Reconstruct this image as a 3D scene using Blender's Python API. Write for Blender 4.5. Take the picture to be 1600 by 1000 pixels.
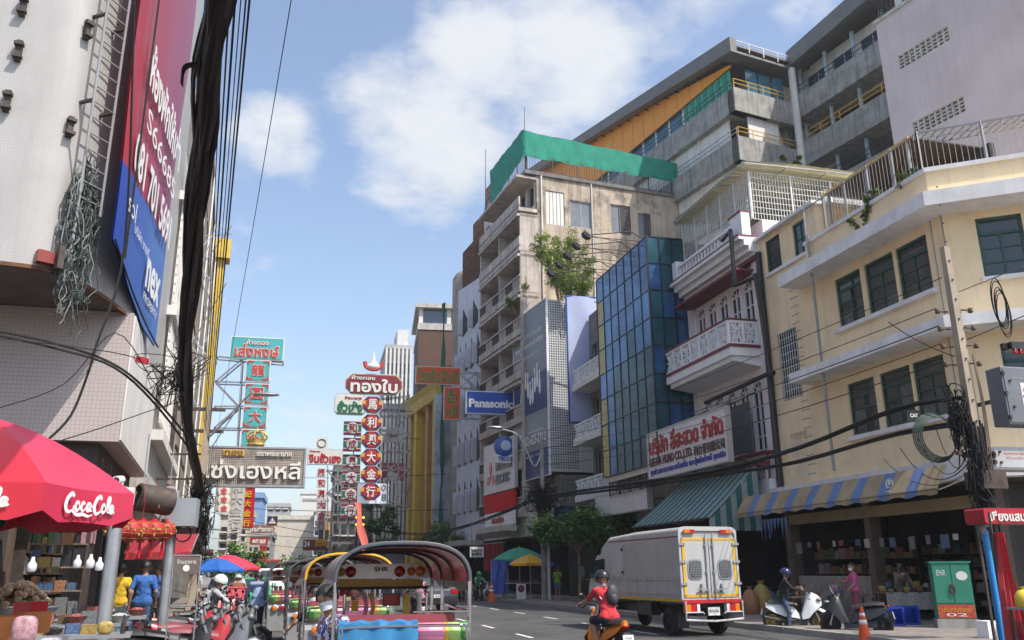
import bpy,math,random
from mathutils import Vector as V,Matrix as Mx
import mathutils
from mathutils import geometry as mgeo

for _o in list(bpy.data.objects):bpy.data.objects.remove(_o)
scene = bpy.context.scene
col = scene.collection
R = math.radians
rnd = random.Random(11)
sin,cos,pi = math.sin,math.cos,math.pi

# ------------------------------------------------------------------ camera
EYE = 1.65
CAM_PITCH,CAM_YAW,CAM_ROLL = R(16.5),R(13.0),R(0.5)
FPX = 1326.0                                    # focal length in pixels of the 1600 px wide photograph
_fw = V((sin(CAM_YAW)*cos(CAM_PITCH),cos(CAM_YAW)*cos(CAM_PITCH),sin(CAM_PITCH)))
_r0 = V((cos(CAM_YAW),-sin(CAM_YAW),0));_u0 = _r0.cross(_fw)
_r = _r0*cos(CAM_ROLL) - _u0*sin(CAM_ROLL);_u = _u0*cos(CAM_ROLL) + _r0*sin(CAM_ROLL)
CAM = V((0,0,EYE))
cd = bpy.data.cameras.new('camera');co = bpy.data.objects.new('camera',cd);col.objects.link(co)
cd.sensor_width = 36;cd.lens = 36*FPX/1600;cd.clip_start = .05;cd.clip_end = 5000
co.matrix_world = Mx(((_r.x,_u.x,-_fw.x,0),(_r.y,_u.y,-_fw.y,0),(_r.z,_u.z,-_fw.z,EYE),(0,0,0,1)))
scene.camera = co

def ray(x,y):return _fw + _r*((x-800)/FPX) + _u*((500-y)/FPX)
def P(x,y,X=None,Y=None,Z=None):
    """world point where the sight line of a photo pixel meets the plane X=, Y= or Z="""
    d = ray(x,y)
    t = (X/d.x) if X is not None else (Y/d.y) if Y is not None else (Z-EYE)/d.z
    return CAM + d*t

# ------------------------------------------------------------------ sky, sun, exposure
SUN = V((.40,-.45,.88)).normalized()          # towards the sun: behind the camera and to its right, high
sun_el = math.asin(SUN.z);sun_az = math.atan2(SUN.x,SUN.y)
world = bpy.data.worlds.new('World');scene.world = world;world.use_nodes = True
wn,wl = world.node_tree.nodes,world.node_tree.links
wn.clear()
def wnode(t,**k):
    n = wn.new(t)
    for a,b in k.items():setattr(n,a,b)
    return n
sky = wnode('ShaderNodeTexSky');sky.sky_type = 'NISHITA';sky.sun_disc = False
sky.sun_elevation = sun_el;sky.sun_rotation = sun_az;sky.air_density = 1.0;sky.dust_density = 2.2;sky.ozone_density = 1.2
tc = wnode('ShaderNodeTexCoord');DIR = tc.outputs['Generated']
def wmath(op,a,b=None,c=None):
    n = wnode('ShaderNodeMath',operation=op)
    for i,v in enumerate((a,b,c)):
        if v is None:continue
        if isinstance(v,(int,float)):n.inputs[i].default_value = v
        else:wl.new(v,n.inputs[i])
    return n.outputs[0]
sep = wnode('ShaderNodeSeparateXYZ');wl.new(DIR,sep.inputs[0])
den = wmath('ADD',sep.outputs['Z'],.22);den = wmath('MAXIMUM',den,.05)
cmb = wnode('ShaderNodeCombineXYZ')
wl.new(wmath('DIVIDE',sep.outputs['X'],den),cmb.inputs[0]);wl.new(wmath('DIVIDE',sep.outputs['Y'],den),cmb.inputs[1])
def wnoise(scale,detail,rough,off=0.):
    n = wnode('ShaderNodeTexNoise');n.inputs['Scale'].default_value = scale;n.inputs['Detail'].default_value = detail
    n.inputs['Roughness'].default_value = rough
    ad = wnode('ShaderNodeVectorMath',operation='ADD');ad.inputs[1].default_value = (off,off*.7,off*.3)
    wl.new(cmb.outputs[0],ad.inputs[0]);wl.new(ad.outputs[0],n.inputs['Vector']);return n.outputs['Fac']
cl = None                                        # cumulus drifting over the street
for (px,py,r,k) in ((700,215,.125,.95),(880,90,.12,.95),(760,90,.10,.9),(600,160,.08,.7),(640,275,.07,.7),(700,10,.06,.5),(425,222,.075,.72),(820,175,.08,.7),
                       (1040,110,.17,.42),(480,670,.055,.62),(560,640,.05,.4),(440,575,.035,.42),(1250,25,.05,.4),(1500,160,.2,.5),(60,300,.3,.55)):
    d = ray(px,py).normalized()
    dn = wnode('ShaderNodeVectorMath',operation='DISTANCE');wl.new(DIR,dn.inputs[0]);dn.inputs[1].default_value = d
    mr = wnode('ShaderNodeMapRange',interpolation_type='SMOOTHSTEP');mr.inputs['From Min'].default_value = r*1.28;mr.inputs['From Max'].default_value = r*.25
    mr.inputs['To Max'].default_value = k
    wl.new(dn.outputs['Value'],mr.inputs['Value'])
    cl = mr.outputs[0] if cl is None else wmath('MAXIMUM',cl,mr.outputs[0])
big = wnoise(1.7,3,.5,4.0)                    # the same kind of scattered cloud over the rest of the sky
bigm = wnode('ShaderNodeMapRange',interpolation_type='SMOOTHSTEP');bigm.inputs['From Min'].default_value = .50;bigm.inputs['From Max'].default_value = .70;bigm.inputs['To Max'].default_value = .6
wl.new(big,bigm.inputs['Value'])
cl = wmath('MAXIMUM',cl,bigm.outputs[0])
nz = wmath('ADD',wmath('MULTIPLY',wnoise(5.5,7,.58),.72),wmath('MULTIPLY',wnoise(15,5,.6,2.),.28))
cv = wmath('ADD',cl,wmath('MULTIPLY',wmath('SUBTRACT',nz,.5),1.9))
cm = wnode('ShaderNodeMapRange',interpolation_type='SMOOTHSTEP');cm.inputs['From Min'].default_value = .22;cm.inputs['From Max'].default_value = 1.0
wl.new(cv,cm.inputs['Value'])
cloudy = wmath('MULTIPLY',wmath('MAXIMUM',cm.outputs[0],wmath('ADD',.06,wmath('MULTIPLY',wmath('POWER',wmath('SUBTRACT',1.,wmath('MAXIMUM',sep.outputs['Z'],0.)),5.),.28))),wmath('LESS_THAN',.0,sep.outputs['Z']))
shade = wnode('ShaderNodeMix',data_type='RGBA');shade.inputs['A'].default_value = (3.3,3.4,3.6,1);shade.inputs['B'].default_value = (3.75,3.8,3.9,1)
wl.new(nz,shade.inputs['Factor'])
mix = wnode('ShaderNodeMix',data_type='RGBA');wl.new(wmath('MULTIPLY',cloudy,.93),mix.inputs['Factor'])
wl.new(sky.outputs[0],mix.inputs['A']);wl.new(shade.outputs['Result'],mix.inputs['B'])
bg = wnode('ShaderNodeBackground');bg.inputs['Strength'].default_value = .14;wl.new(mix.outputs['Result'],bg.inputs['Color'])
wo = wnode('ShaderNodeOutputWorld');wl.new(bg.outputs[0],wo.inputs[0])
world.cycles.sampling_method = 'MANUAL';world.cycles.sample_map_resolution = 512

sd = bpy.data.lights.new('sun','SUN');so = bpy.data.objects.new('sun',sd);col.objects.link(so)
sd.energy = 3.0;sd.angle = R(.53);sd.color = (1,.95,.87)
so.rotation_euler = SUN.to_track_quat('Z','Y').to_euler()
vs = scene.view_settings;vs.view_transform = 'Standard';vs.look = 'None';vs.exposure = 0.84;vs.gamma = 1.0;vs.use_curve_mapping = False
scene.cycles.max_bounces = 8;scene.cycles.diffuse_bounces = 5;scene.cycles.glossy_bounces = 3;scene.cycles.transmission_bounces = 4
scene.cycles.transparent_max_bounces = 12;scene.cycles.caustics_reflective = False;scene.cycles.caustics_refractive = False
scene.cycles.use_denoising = True

# ------------------------------------------------------------------ materials
MATS = {}
def mat(name,c,rough=.65,metal=0.,var=.18,scale=1.2,streak=0.,dirt=None,bump=0.,bscale=40.,spec=.5,alpha=1.,trans=0.,emit=0.,grime=.5,blotch=.0):
    """plain procedural material: base colour, mottled variation, rain streaks and grime, fine relief"""
    if name in MATS:return MATS[name]
    m = bpy.data.materials.new(name);m.use_nodes = True;MATS[name] = m
    n,l = m.node_tree.nodes,m.node_tree.links
    b = n['Principled BSDF'];b.inputs['Roughness'].default_value = rough;b.inputs['Metallic'].default_value = metal
    b.inputs['Specular IOR Level'].default_value = spec
    c = tuple(c[:3])
    b.inputs['Base Color'].default_value = (*c,1)
    m.diffuse_color = (*c,1)
    if trans:b.inputs['Transmission Weight'].default_value = trans
    if alpha < 1:b.inputs['Alpha'].default_value = alpha
    if emit:b.inputs['Emission Color'].default_value = (*c,1);b.inputs['Emission Strength'].default_value = emit
    if var or streak or dirt:
        g = n.new('ShaderNodeNewGeometry');pos = g.outputs['Position']
        def noise(sc,det=4,rg=.6,stretch=None):
            t = n.new('ShaderNodeTexNoise');t.inputs['Scale'].default_value = sc;t.inputs['Detail'].default_value = det;t.inputs['Roughness'].default_value = rg
            if stretch:
                mp = n.new('ShaderNodeMapping');mp.inputs['Scale'].default_value = stretch;l.new(pos,mp.inputs[0]);l.new(mp.outputs[0],t.inputs['Vector'])
            else:l.new(pos,t.inputs['Vector'])
            return t.outputs['Fac']
        def mixc(fac,a,bb,lo,hi,amt=1.):
            mr = n.new('ShaderNodeMapRange');mr.inputs['From Min'].default_value = lo;mr.inputs['From Max'].default_value = hi;mr.inputs['To Max'].default_value = amt
            l.new(fac,mr.inputs['Value'])
            mx = n.new('ShaderNodeMix');mx.data_type = 'RGBA';l.new(mr.outputs[0],mx.inputs['Factor'])
            for s,v in (('A',a),('B',bb)):
                if isinstance(v,tuple):mx.inputs[s].default_value = (*v[:3],1)
                else:l.new(v,mx.inputs[s])
            return mx.outputs['Result']
        lo = tuple(x*(1-var) for x in c);hi = tuple(min(1,x*(1+var*.7)) for x in c)
        cur = mixc(noise(scale),lo,hi,.3,.7)
        dc = dirt or tuple(x*.35+.01 for x in c)
        if blotch:cur = mixc(noise(scale*.55,8,.7),cur,dc,.5,.66,blotch)
        if streak:cur = mixc(noise(1.0,6,.7,(3.2,3.2,.22)),cur,dc,.47,.75,streak)
        if dirt and not streak:cur = mixc(noise(scale*2.3,6,.68),cur,dc,.5,.72,grime)
        l.new(cur,b.inputs['Base Color'])
        if bump:
            bp = n.new('ShaderNodeBump');bp.inputs['Strength'].default_value = bump;bp.inputs['Distance'].default_value = .02
            l.new(noise(bscale,3),bp.inputs['Height']);l.new(bp.outputs[0],b.inputs['Normal'])
    return m
def srgb(h):
    h = h.lstrip('#');v = [int(h[i:i+2],16)/255 for i in (0,2,4)]
    return tuple((x/12.92 if x <= .04045 else ((x+.055)/1.055)**2.4) for x in v)
def paint(name,h,rough=.35,**k):return mat(name,srgb(h) if isinstance(h,str) else h,rough,**{**dict(var=.07,scale=2.),**k})

# ------------------------------------------------------------------ mesh building
class B:
    def __init__(s):s.v = [];s.f = [];s.m = []
    def poly(s,pts,m=0):
        i = len(s.v);s.v += [tuple(p) for p in pts];s.f.append(tuple(range(i,i+len(pts))));s.m.append(m);return s
    def add(s,vs,fs,m=0):
        i = len(s.v);s.v += [tuple(p) for p in vs];s.f += [tuple(a+i for a in f) for f in fs];s.m += [m]*len(fs);return s
    def box(s,x0,x1,y0,y1,z0,z1,m=0):
        vs = [(x0,y0,z0),(x1,y0,z0),(x1,y1,z0),(x0,y1,z0),(x0,y0,z1),(x1,y0,z1),(x1,y1,z1),(x0,y1,z1)]
        return s.add(vs,[(3,2,1,0),(4,5,6,7),(0,1,5,4),(1,2,6,5),(2,3,7,6),(3,0,4,7)],m)
    def obox(s,c,size,rot=None,m=0):
        hx,hy,hz = (a/2 for a in size);rot = rot or Mx.Identity(3);c = V(c)
        vs = [c+rot@V(p) for p in ((-hx,-hy,-hz),(hx,-hy,-hz),(hx,hy,-hz),(-hx,hy,-hz),(-hx,-hy,hz),(hx,-hy,hz),(hx,hy,hz),(-hx,hy,hz))]
        return s.add(vs,[(3,2,1,0),(4,5,6,7),(0,1,5,4),(1,2,6,5),(2,3,7,6),(3,0,4,7)],m)
    def bar(s,a,b,w,h=None,m=0):
        a,b = V(a),V(b);d = b-a;L = d.length
        if L < 1e-5:return s
        q = d.to_track_quat('X','Z').to_matrix();return s.obox((a+b)/2,(L,w,h or w),q,m)
    def tube(s,pts,r,n=6,m=0,cap=True,closed=False):
        pts = [V(p) for p in pts];k = len(pts);rs = r if isinstance(r,(list,tuple)) else [r]*k
        base = len(s.v);up = None
        for i,p in enumerate(pts):
            if closed:d = pts[(i+1) % k]-pts[i-1]
            else:d = pts[min(i+1,k-1)]-pts[max(i-1,0)]
            d = d.normalized() if d.length > 1e-9 else V((0,0,1))
            if up is None:up = V((0,0,1)) if abs(d.z) < .9 else V((1,0,0))
            e = d.cross(up)
            if e.length < 1e-4:e = d.orthogonal()
            e.normalize();up = e.cross(d).normalized()
            for j in range(n):
                a = 2*pi*(j+.5)/n;s.v.append(tuple(p+(e*cos(a)+up*sin(a))*rs[i]))
        for i in range(k if closed else k-1):
            for j in range(n):
                a = base+i*n;b2 = base+((i+1) % k)*n
                s.f.append((a+j,b2+j,b2+(j+1) % n,a+(j+1) % n));s.m.append(m)
        if cap and not closed:
            s.f.append(tuple(base+j for j in range(n)));s.m.append(m)
            s.f.append(tuple(base+(k-1)*n+j for j in reversed(range(n))));s.m.append(m)
        return s
    def cyl(s,a,b,r0,r1=None,n=10,m=0):return s.tube([a,b],[r0,r0 if r1 is None else r1],n,m)
    def lathe(s,prof,n=16,c=(0,0,0),m=0,axis=None,sx=1.,sy=1.):
        q = V(axis).to_track_quat('Z','Y').to_matrix() if axis is not None else Mx.Identity(3)
        c = V(c);base = len(s.v)
        for (r,z) in prof:
            for j in range(n):
                a = 2*pi*j/n;s.v.append(tuple(c+q@V((r*cos(a)*sx,r*sin(a)*sy,z))))
        for i in range(len(prof)-1):
            for j in range(n):
                a,b2 = base+i*n,base+(i+1)*n
                s.f.append((a+j,a+(j+1) % n,b2+(j+1) % n,b2+j));s.m.append(m)
        if prof[0][0] > 1e-4:s.f.append(tuple(base+j for j in reversed(range(n))));s.m.append(m)
        if prof[-1][0] > 1e-4:s.f.append(tuple(base+(len(prof)-1)*n+j for j in range(n)));s.m.append(m)
        return s
    def ell(s,c,rad,n=12,k=7,m=0,rot=None):
        c = V(c);rot = rot or Mx.Identity(3);base = len(s.v)
        for i in range(k+1):
            t = pi*i/k
            for j in range(n):
                a = 2*pi*j/n;s.v.append(tuple(c+rot@V((rad[0]*sin(t)*cos(a),rad[1]*sin(t)*sin(a),-rad[2]*cos(t)))))
        for i in range(k):
            for j in range(n):
                a,b2 = base+i*n,base+(i+1)*n
                s.f.append((a+j,a+(j+1) % n,b2+(j+1) % n,b2+j));s.m.append(m)
        return s
    def prism(s,pts,y0,y1,m=0,ax='y'):
        """outline (a, b) extruded along ax: 'y' -> (a, y, b), 'x' -> (x, a, b), 'z' -> (a, b, z)"""
        mk = {'y':lambda a,b,t:(a,t,b),'x':lambda a,b,t:(t,a,b),'z':lambda a,b,t:(a,b,t)}[ax]
        k = len(pts);area = sum(pts[i][0]*pts[(i+1) % k][1]-pts[(i+1) % k][0]*pts[i][1] for i in range(k))
        pts = list(pts)
        if (area > 0) == (ax == 'y'):pts.reverse()
        if y0 > y1:y0,y1 = y1,y0
        vs = [mk(a,b,y0) for a,b in pts]+[mk(a,b,y1) for a,b in pts]
        fs = [tuple(reversed(range(k))),tuple(range(k,2*k))]+[(i,(i+1) % k,k+(i+1) % k,k+i) for i in range(k)]
        return s.add(vs,fs,m)
    def sheet(s,grid,m=0,thick=0.):
        """grid[i][j] of points -> quads, optionally given thickness along vertex normals"""
        ni,nj = len(grid),len(grid[0]);base = len(s.v)
        for row in grid:s.v += [tuple(p) for p in row]
        for i in range(ni-1):
            for j in range(nj-1):
                a = base+i*nj+j;s.f.append((a,a+1,a+nj+1,a+nj));s.m.append(m)
        return s
    def xf(s,mtx,start=0):
        s.v[start:] = [tuple(mtx @ V(p)) for p in s.v[start:]];return s
    def obj(s,name,mats,parent=None,smooth=False,ang=38):
        me = bpy.data.meshes.new(name);me.from_pydata(s.v,[],s.f)
        mats = mats if isinstance(mats,(list,tuple)) else [mats]
        for mm in mats:me.materials.append(mm)
        if len(mats) > 1:me.polygons.foreach_set('material_index',s.m)
        if smooth:
            me.polygons.foreach_set('use_smooth',[True]*len(me.polygons));me.set_sharp_from_angle(angle=R(ang))
        me.update()
        o = bpy.data.objects.new(name,me);col.objects.link(o)
        if parent is not None:o.parent = parent
        return o
def tag(o,label=None,cat=None,group=None,kind=None):
    if label:o['label'] = label
    if cat:o['category'] = cat
    if group:o['group'] = group
    if kind:o['kind'] = kind
    return o
def thing(name,label,cat,loc=(0,0,0),rz=0.,group=None):
    o = bpy.data.objects.new(name,None);col.objects.link(o);o.empty_display_size = .2
    o.location = loc;o.rotation_euler = (0,0,rz);return tag(o,label,cat,group)
def copy_tree(o,parent=None,mats=None):
    c = o.copy();col.objects.link(c);c.parent = parent
    for ch in o.children:copy_tree(ch,c)
    return c
_UNIT = {}
def piece(name,m,parent,x0,x1,y0,y1,z0,z1,rot=None):
    """a plain block that is its own object; alike blocks share one unit mesh"""
    if m.name not in _UNIT:
        b = B().box(-.5,.5,-.5,.5,-.5,.5);me = bpy.data.meshes.new('block');me.from_pydata(b.v,[],b.f);me.materials.append(m);_UNIT[m.name] = me
    o = bpy.data.objects.new(name,_UNIT[m.name]);col.objects.link(o);o.parent = parent
    o.location = ((x0+x1)/2,(y0+y1)/2,(z0+z1)/2);o.scale = (max(1e-4,abs(x1-x0)),max(1e-4,abs(y1-y0)),max(1e-4,abs(z1-z0)))
    if rot:o.rotation_euler = rot
    return o
def catmull(pts,n=6):
    pts = [V(p) for p in pts];out = []
    for i in range(len(pts)-1):
        p0,p1,p2,p3 = pts[max(i-1,0)],pts[i],pts[i+1],pts[min(i+2,len(pts)-1)]
        for k in range(n):
            t = k/n;out.append(.5*((2*p1)+(p2-p0)*t+(2*p0-5*p1+4*p2-p3)*t*t+(3*p1-p0-3*p2+p3)*t**3))
    return out+[pts[-1]]
def sag(a,b,drop,n=12):
    a,b = V(a),V(b)
    return [a.lerp(b,i/n)-V((0,0,drop*4*(i/n)*(1-i/n))) for i in range(n+1)]

# ------------------------------------------------------------------ lettering (built-in fonts only)
_GL = {}
def glyphs(body):
    if body in _GL:return _GL[body]
    c = bpy.data.curves.new('t','FONT');c.body = body;c.size = 1;c.resolution_u = 2
    o = bpy.data.objects.new('t',c);col.objects.link(o)
    dg = bpy.context.evaluated_depsgraph_get()
    cu = o.evaluated_get(dg).to_curve(dg);conts = []
    for sp in cu.splines:
        if sp.type == 'BEZIER':
            bp = sp.bezier_points;k = len(bp);pts = []
            for i in range(k):
                a,b2 = bp[i],bp[(i+1) % k]
                seg = mgeo.interpolate_bezier(a.co,a.handle_right,b2.handle_left,b2.co,4)[:-1] if (a.handle_right-a.co).length+(b2.handle_left-b2.co).length > 1e-5 and abs((b2.co-a.co).normalized().cross((a.handle_right-a.co)).length) > 1e-4 else [a.co]
                pts += [(p.x,p.y) for p in seg]
        else:pts = [(p.co.x,p.co.y) for p in sp.points]
        if len(pts) > 2:conts.append(pts)
    bpy.data.objects.remove(o);bpy.data.curves.remove(c)
    def area(p):return sum(p[i-1][0]*p[i][1]-p[i][0]*p[i-1][1] for i in range(len(p)))/2
    def inside(q,p):
        r = False
        for i in range(len(p)):
            (x1,y1),(x2,y2) = p[i-1],p[i]
            if (y1 > q[1]) != (y2 > q[1]) and q[0] < (x2-x1)*(q[1]-y1)/(y2-y1)+x1:r = not r
        return r
    ar = [area(p) for p in conts]
    sg = 1 if (max(ar,key=abs) > 0 if ar else True) else -1
    outs = [(p,[]) for p,a in zip(conts,ar) if a*sg > 0]
    for p,a in zip(conts,ar):
        if a*sg > 0:continue
        best = [o2 for o2 in outs if inside(p[0],o2[0])]
        if best:min(best,key=lambda o2:abs(area(o2[0])))[1].append(p)
    _GL[body] = (outs,sg);return _GL[body]
def _grow(p,d):
    k = len(p);out = []
    for i in range(k):
        a,b2,c = V(p[i-1]),V(p[i]),V(p[(i+1) % k]);e = (b2-a);g = (c-b2)
        if e.length < 1e-7 or g.length < 1e-7:out.append(tuple(b2));continue
        n1 = V((e.y,-e.x)).normalized();n2 = V((g.y,-g.x)).normalized();nn = n1+n2
        if nn.length < .35:nn = n1
        nn = nn.normalized()/max(.55,nn.normalized().dot(n1));out.append((b2.x+nn.x*d,b2.y+nn.y*d))
    return out
def letters(body,m,parent,c,w=None,h=None,U=(1,0,0),W=(0,0,1),bold=.0,depth=.012,name='lettering',slant=0.,sideways=False):
    """raised lettering centred at c on the plane U (reading direction) / W (up) of the parent's frame"""
    outs,sg = glyphs(body)
    xs = [q[0] for o,hs in outs for q in o];ys = [q[1] for o,hs in outs for q in o]
    if not xs:return None
    x0,x1,y0,y1 = min(xs),max(xs),min(ys),max(ys)
    sx = sy = None
    if w:sx = w/(x1-x0)
    if h:sy = h/(y1-y0)
    sx = sx or sy;sy = sy or sx
    U,W,c = V(U).normalized(),V(W).normalized(),V(c);N = U.cross(W);b = B()
    def mp(q,t):
        yy = (q[1]-(y0+y1)/2)*sy
        return c+U*((q[0]-(x0+x1)/2)*sx+slant*yy)+W*yy+N*t
    for gi,(o,hs) in enumerate(outs):
        o2 = _grow(o,bold*sg) if bold else o;hs2 = [_grow(q,bold*sg*.7) for q in hs] if bold else hs
        loops = [[V((q[0],q[1],0)) for q in lp] for lp in [o2]+hs2]
        tris = mgeo.tessellate_polygon(loops);flat = [q for lp in [o2]+hs2 for q in lp]
        dz = depth+.0006*(gi % 5)
        fs = []
        for t in tris:
            a,b2,c2 = (flat[i] for i in t)
            cr = (b2[0]-a[0])*(c2[1]-a[1])-(b2[1]-a[1])*(c2[0]-a[0])
            fs.append(t if cr > 0 else (t[0],t[2],t[1]))
        b.add([mp(q,dz) for q in flat],fs)
        if depth > .02:
            for lp in [o2]+hs2:
                for i in range(len(lp)):b.poly([mp(lp[i-1],0),mp(lp[i],0),mp(lp[i],dz),mp(lp[i-1],dz)])
    return b.obj(name,m,parent)
# ------------------------------------------------------------------ shared materials
M_conc = mat('concrete',(.34,.33,.305),.9,var=.3,streak=.75,dirt=(.06,.055,.05),bump=.3)
M_concl = mat('pale_concrete',(.54,.52,.48),.9,var=.2,streak=.4,dirt=(.10,.09,.08),bump=.2)
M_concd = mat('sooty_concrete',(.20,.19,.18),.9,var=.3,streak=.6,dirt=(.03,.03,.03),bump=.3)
M_white = mat('white_paint',(.82,.82,.82),.6,var=.08,streak=.25,dirt=(.3,.29,.27))
M_offw = mat('off_white_render',(.74,.72,.68),.75,var=.1,streak=.35,dirt=(.22,.2,.18))
M_glass = mat('dark_window_glass',(.025,.035,.04),.06,var=0,spec=.8)
M_glass2 = mat('dusty_window_glass',(.10,.11,.11),.15,var=.4,scale=4)
M_glassb = mat('blue_window_glass',(.03,.07,.12),.06,var=0,spec=.9)
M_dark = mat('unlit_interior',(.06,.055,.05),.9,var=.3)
M_steel = mat('galvanised_steel',(.42,.43,.44),.42,.7,var=.2,scale=4)
M_steeld = mat('rusty_dark_steel',(.09,.07,.06),.7,.4,var=.4,scale=6)
M_chrome = mat('chrome',(.75,.75,.76),.12,1.,var=.05)
M_alu = mat('aluminium_frame',(.50,.51,.52),.4,.6,var=.1)
M_black = mat('black_rubber',(.018,.018,.018),.55,var=.2)
M_blackp = mat('black_paint',(.02,.02,.022),.3,var=.1)
M_green = mat('dark_green_joinery',(.018,.075,.055),.45,var=.15)
M_rust = mat('rust',(.16,.07,.035),.85,var=.5,scale=9)
M_wood = mat('weathered_wood',(.26,.17,.10),.8,var=.35,scale=5)
M_brown = mat('brown_board',(.13,.09,.065),.7,var=.3)
M_cable = mat('black_cable',(.007,.007,.007),.75,var=.3,scale=10)
M_red = paint('red_paint','#b3202a');M_blue = paint('blue_paint','#1f4f9c');M_yellow = paint('yellow_paint','#d9a520')
M_lred = paint('sign_red','#a8232b',.4,streak=.12);M_wlet = paint('white_letters','#e6e6e2',.5)

class Fac:
    """a vertical facade plane: s runs along it, off outwards (to the left of s), z up"""
    def __init__(s,o,d):s.o = V((o[0],o[1],0));s.d = V((d[0],d[1],0)).normalized();s.n = V((-s.d.y,s.d.x,0));s.rz = math.atan2(s.d.y,s.d.x)
    def at(s,x,y,off=0.):
        d = ray(x,y);o = s.o+s.n*off;p = CAM+d*(((o-CAM).dot(s.n))/d.dot(s.n));return ((p-s.o).dot(s.d),p.z)
    def w(s,a,off=0.,z=0.):return s.o+s.d*a+s.n*off+V((0,0,z))
    def sub(s,a,off=0.):return Fac(s.w(a,off),s.d)
    def thing(s,name,label,cat,group=None):return thing(name,label,cat,s.o,s.rz,group)
    def rect(s,x0,y0,x1,y1,off=0.):
        a,b = s.at(x0,y0,off),s.at(x1,y1,off);return (min(a[0],b[0]),max(a[0],b[0]),min(a[1],b[1]),max(a[1],b[1]))
def wall(name,m,parent,x0,x1,z0,z1,yb,yf,holes=()):
    """wall slab with rectangular openings cut through it, reveals included"""
    xs = sorted({x0,x1,*[min(max(v,x0),x1) for h in holes for v in h[:2]]});zs = sorted({z0,z1,*[min(max(v,z0),z1) for h in holes for v in h[2:4]]});b = B()
    def hole(i,k):
        if i < 0 or k < 0 or i >= len(xs)-1 or k >= len(zs)-1:return True
        cx,cz = (xs[i]+xs[i+1])/2,(zs[k]+zs[k+1])/2
        return any(h[0] < cx < h[1] and h[2] < cz < h[3] for h in holes)
    for i in range(len(xs)-1):
        for k in range(len(zs)-1):
            if hole(i,k):continue
            a,c,e,f = xs[i],xs[i+1],zs[k],zs[k+1]
            b.poly([(c,yf,e),(a,yf,e),(a,yf,f),(c,yf,f)])
            b.poly([(a,yb,e),(c,yb,e),(c,yb,f),(a,yb,f)])
            if hole(i-1,k):b.poly([(a,yf,e),(a,yb,e),(a,yb,f),(a,yf,f)])
            if hole(i+1,k):b.poly([(c,yb,e),(c,yf,e),(c,yf,f),(c,yb,f)])
            if hole(i,k-1):b.poly([(a,yb,e),(a,yf,e),(c,yf,e),(c,yb,e)])
            if hole(i,k+1):b.poly([(a,yf,f),(a,yb,f),(c,yb,f),(c,yf,f)])
    return b.obj(name,m,parent)
def blk(name,m,parent,*bx):
    b = B();b.box(*bx);return b.obj(name,m,parent)
def window(parent,h,y,mf,mg=None,nx=2,nz=2,fr=.07,transom=None,name='window',panes=True,sill=None,fd=.08):
    """frame with mullions as the part, one pane object per light; h = (x0, x1, z0, z1)"""
    x0,x1,z0,z1 = h;mg0 = mg;mg = mg or M_glass;b = B()
    b.box(x0,x1,y-fd/2,y+fd/2,z0,z0+fr);b.box(x0,x1,y-fd/2,y+fd/2,z1-fr,z1);b.box(x0,x0+fr,y-fd/2,y+fd/2,z0+fr,z1-fr);b.box(x1-fr,x1,y-fd/2,y+fd/2,z0+fr,z1-fr)
    zt = z1-fr if not transom else z1-(z1-z0)*transom
    mw = fr*.55;cells = []
    if transom:b.box(x0+fr,x1-fr,y-fd/2,y+fd/2,zt-fr/2,zt+fr/2);cells.append((x0+fr,x1-fr,zt+fr/2,z1-fr));zt -= fr/2
    for i in range(1,nx):xm = x0+fr+(x1-x0-2*fr)*i/nx;b.box(xm-mw/2,xm+mw/2,y-fd*.4,y+fd*.4,z0+fr,zt)
    for k in range(1,nz):zm = z0+fr+(zt-z0-fr)*k/nz;b.box(x0+fr,x1-fr,y-fd*.35,y+fd*.35,zm-mw/2,zm+mw/2)
    w = b.obj(name,mf,parent)
    for i in range(nx):
        for k in range(nz):cells.append((x0+fr+(x1-x0-2*fr)*i/nx,x0+fr+(x1-x0-2*fr)*(i+1)/nx,z0+fr+(zt-z0-fr)*k/nz,z0+fr+(zt-z0-fr)*(k+1)/nz))
    if panes:
        for c in cells:piece('pane',mg0 or rnd.choice((M_glass,M_glass,M_glass,M_glass2)),w,c[0],c[1],y-.012+rnd.uniform(-.003,.003),y-.002,c[2],c[3],(rnd.uniform(-.006,.006),0,rnd.uniform(-.008,.008)))
    else:piece('pane',mg,w,x0+fr*.6,x1-fr*.6,y-.012,y-.002,z0+fr*.6,z1-fr*.6)
    if sill:b = B();b.box(x0-.06,x1+.06,y,y+sill,z0-.08,z0-.001);b.obj('sill',M_white,w)
    return w
def grille(parent,h,y,m,dx=.12,dz=.35,r=.012,name='grille',diag=False):
    x0,x1,z0,z1 = h;b = B();n = max(1,round((x1-x0)/dx));k = max(1,round((z1-z0)/dz))
    for i in range(n+1):x = x0+(x1-x0)*i/n;b.box(x-r,x+r,y-r,y+r,z0,z1)
    for i in range(k+1):z = z0+(z1-z0)*i/k;b.box(x0-r,x1+r,y-r*.8,y+r*.8,z-r,z+r)
    if diag:
        for i in range(n):
            for j in range(k):
                xa,xb = x0+(x1-x0)*i/n,x0+(x1-x0)*(i+1)/n;za,zb = z0+(z1-z0)*j/k,z0+(z1-z0)*(j+1)/k
                b.bar((xa,y,za),(xb,y,zb),r*1.4);b.bar((xa,y,zb),(xb,y,za),r*1.4)
    return b.obj(name,m,parent)

# ------------------------------------------------------------------ street axis, ground, road, pavements
A_DIR = (sin(R(-2.4)),cos(R(-2.4)));B_DIR = (sin(R(-8.)),cos(R(-8.)));L_DIR = (sin(R(-5.5)),cos(R(-5.5)))
FA = Fac((18.2,15),A_DIR);FB = Fac(FA.w(30),B_DIR)

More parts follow.
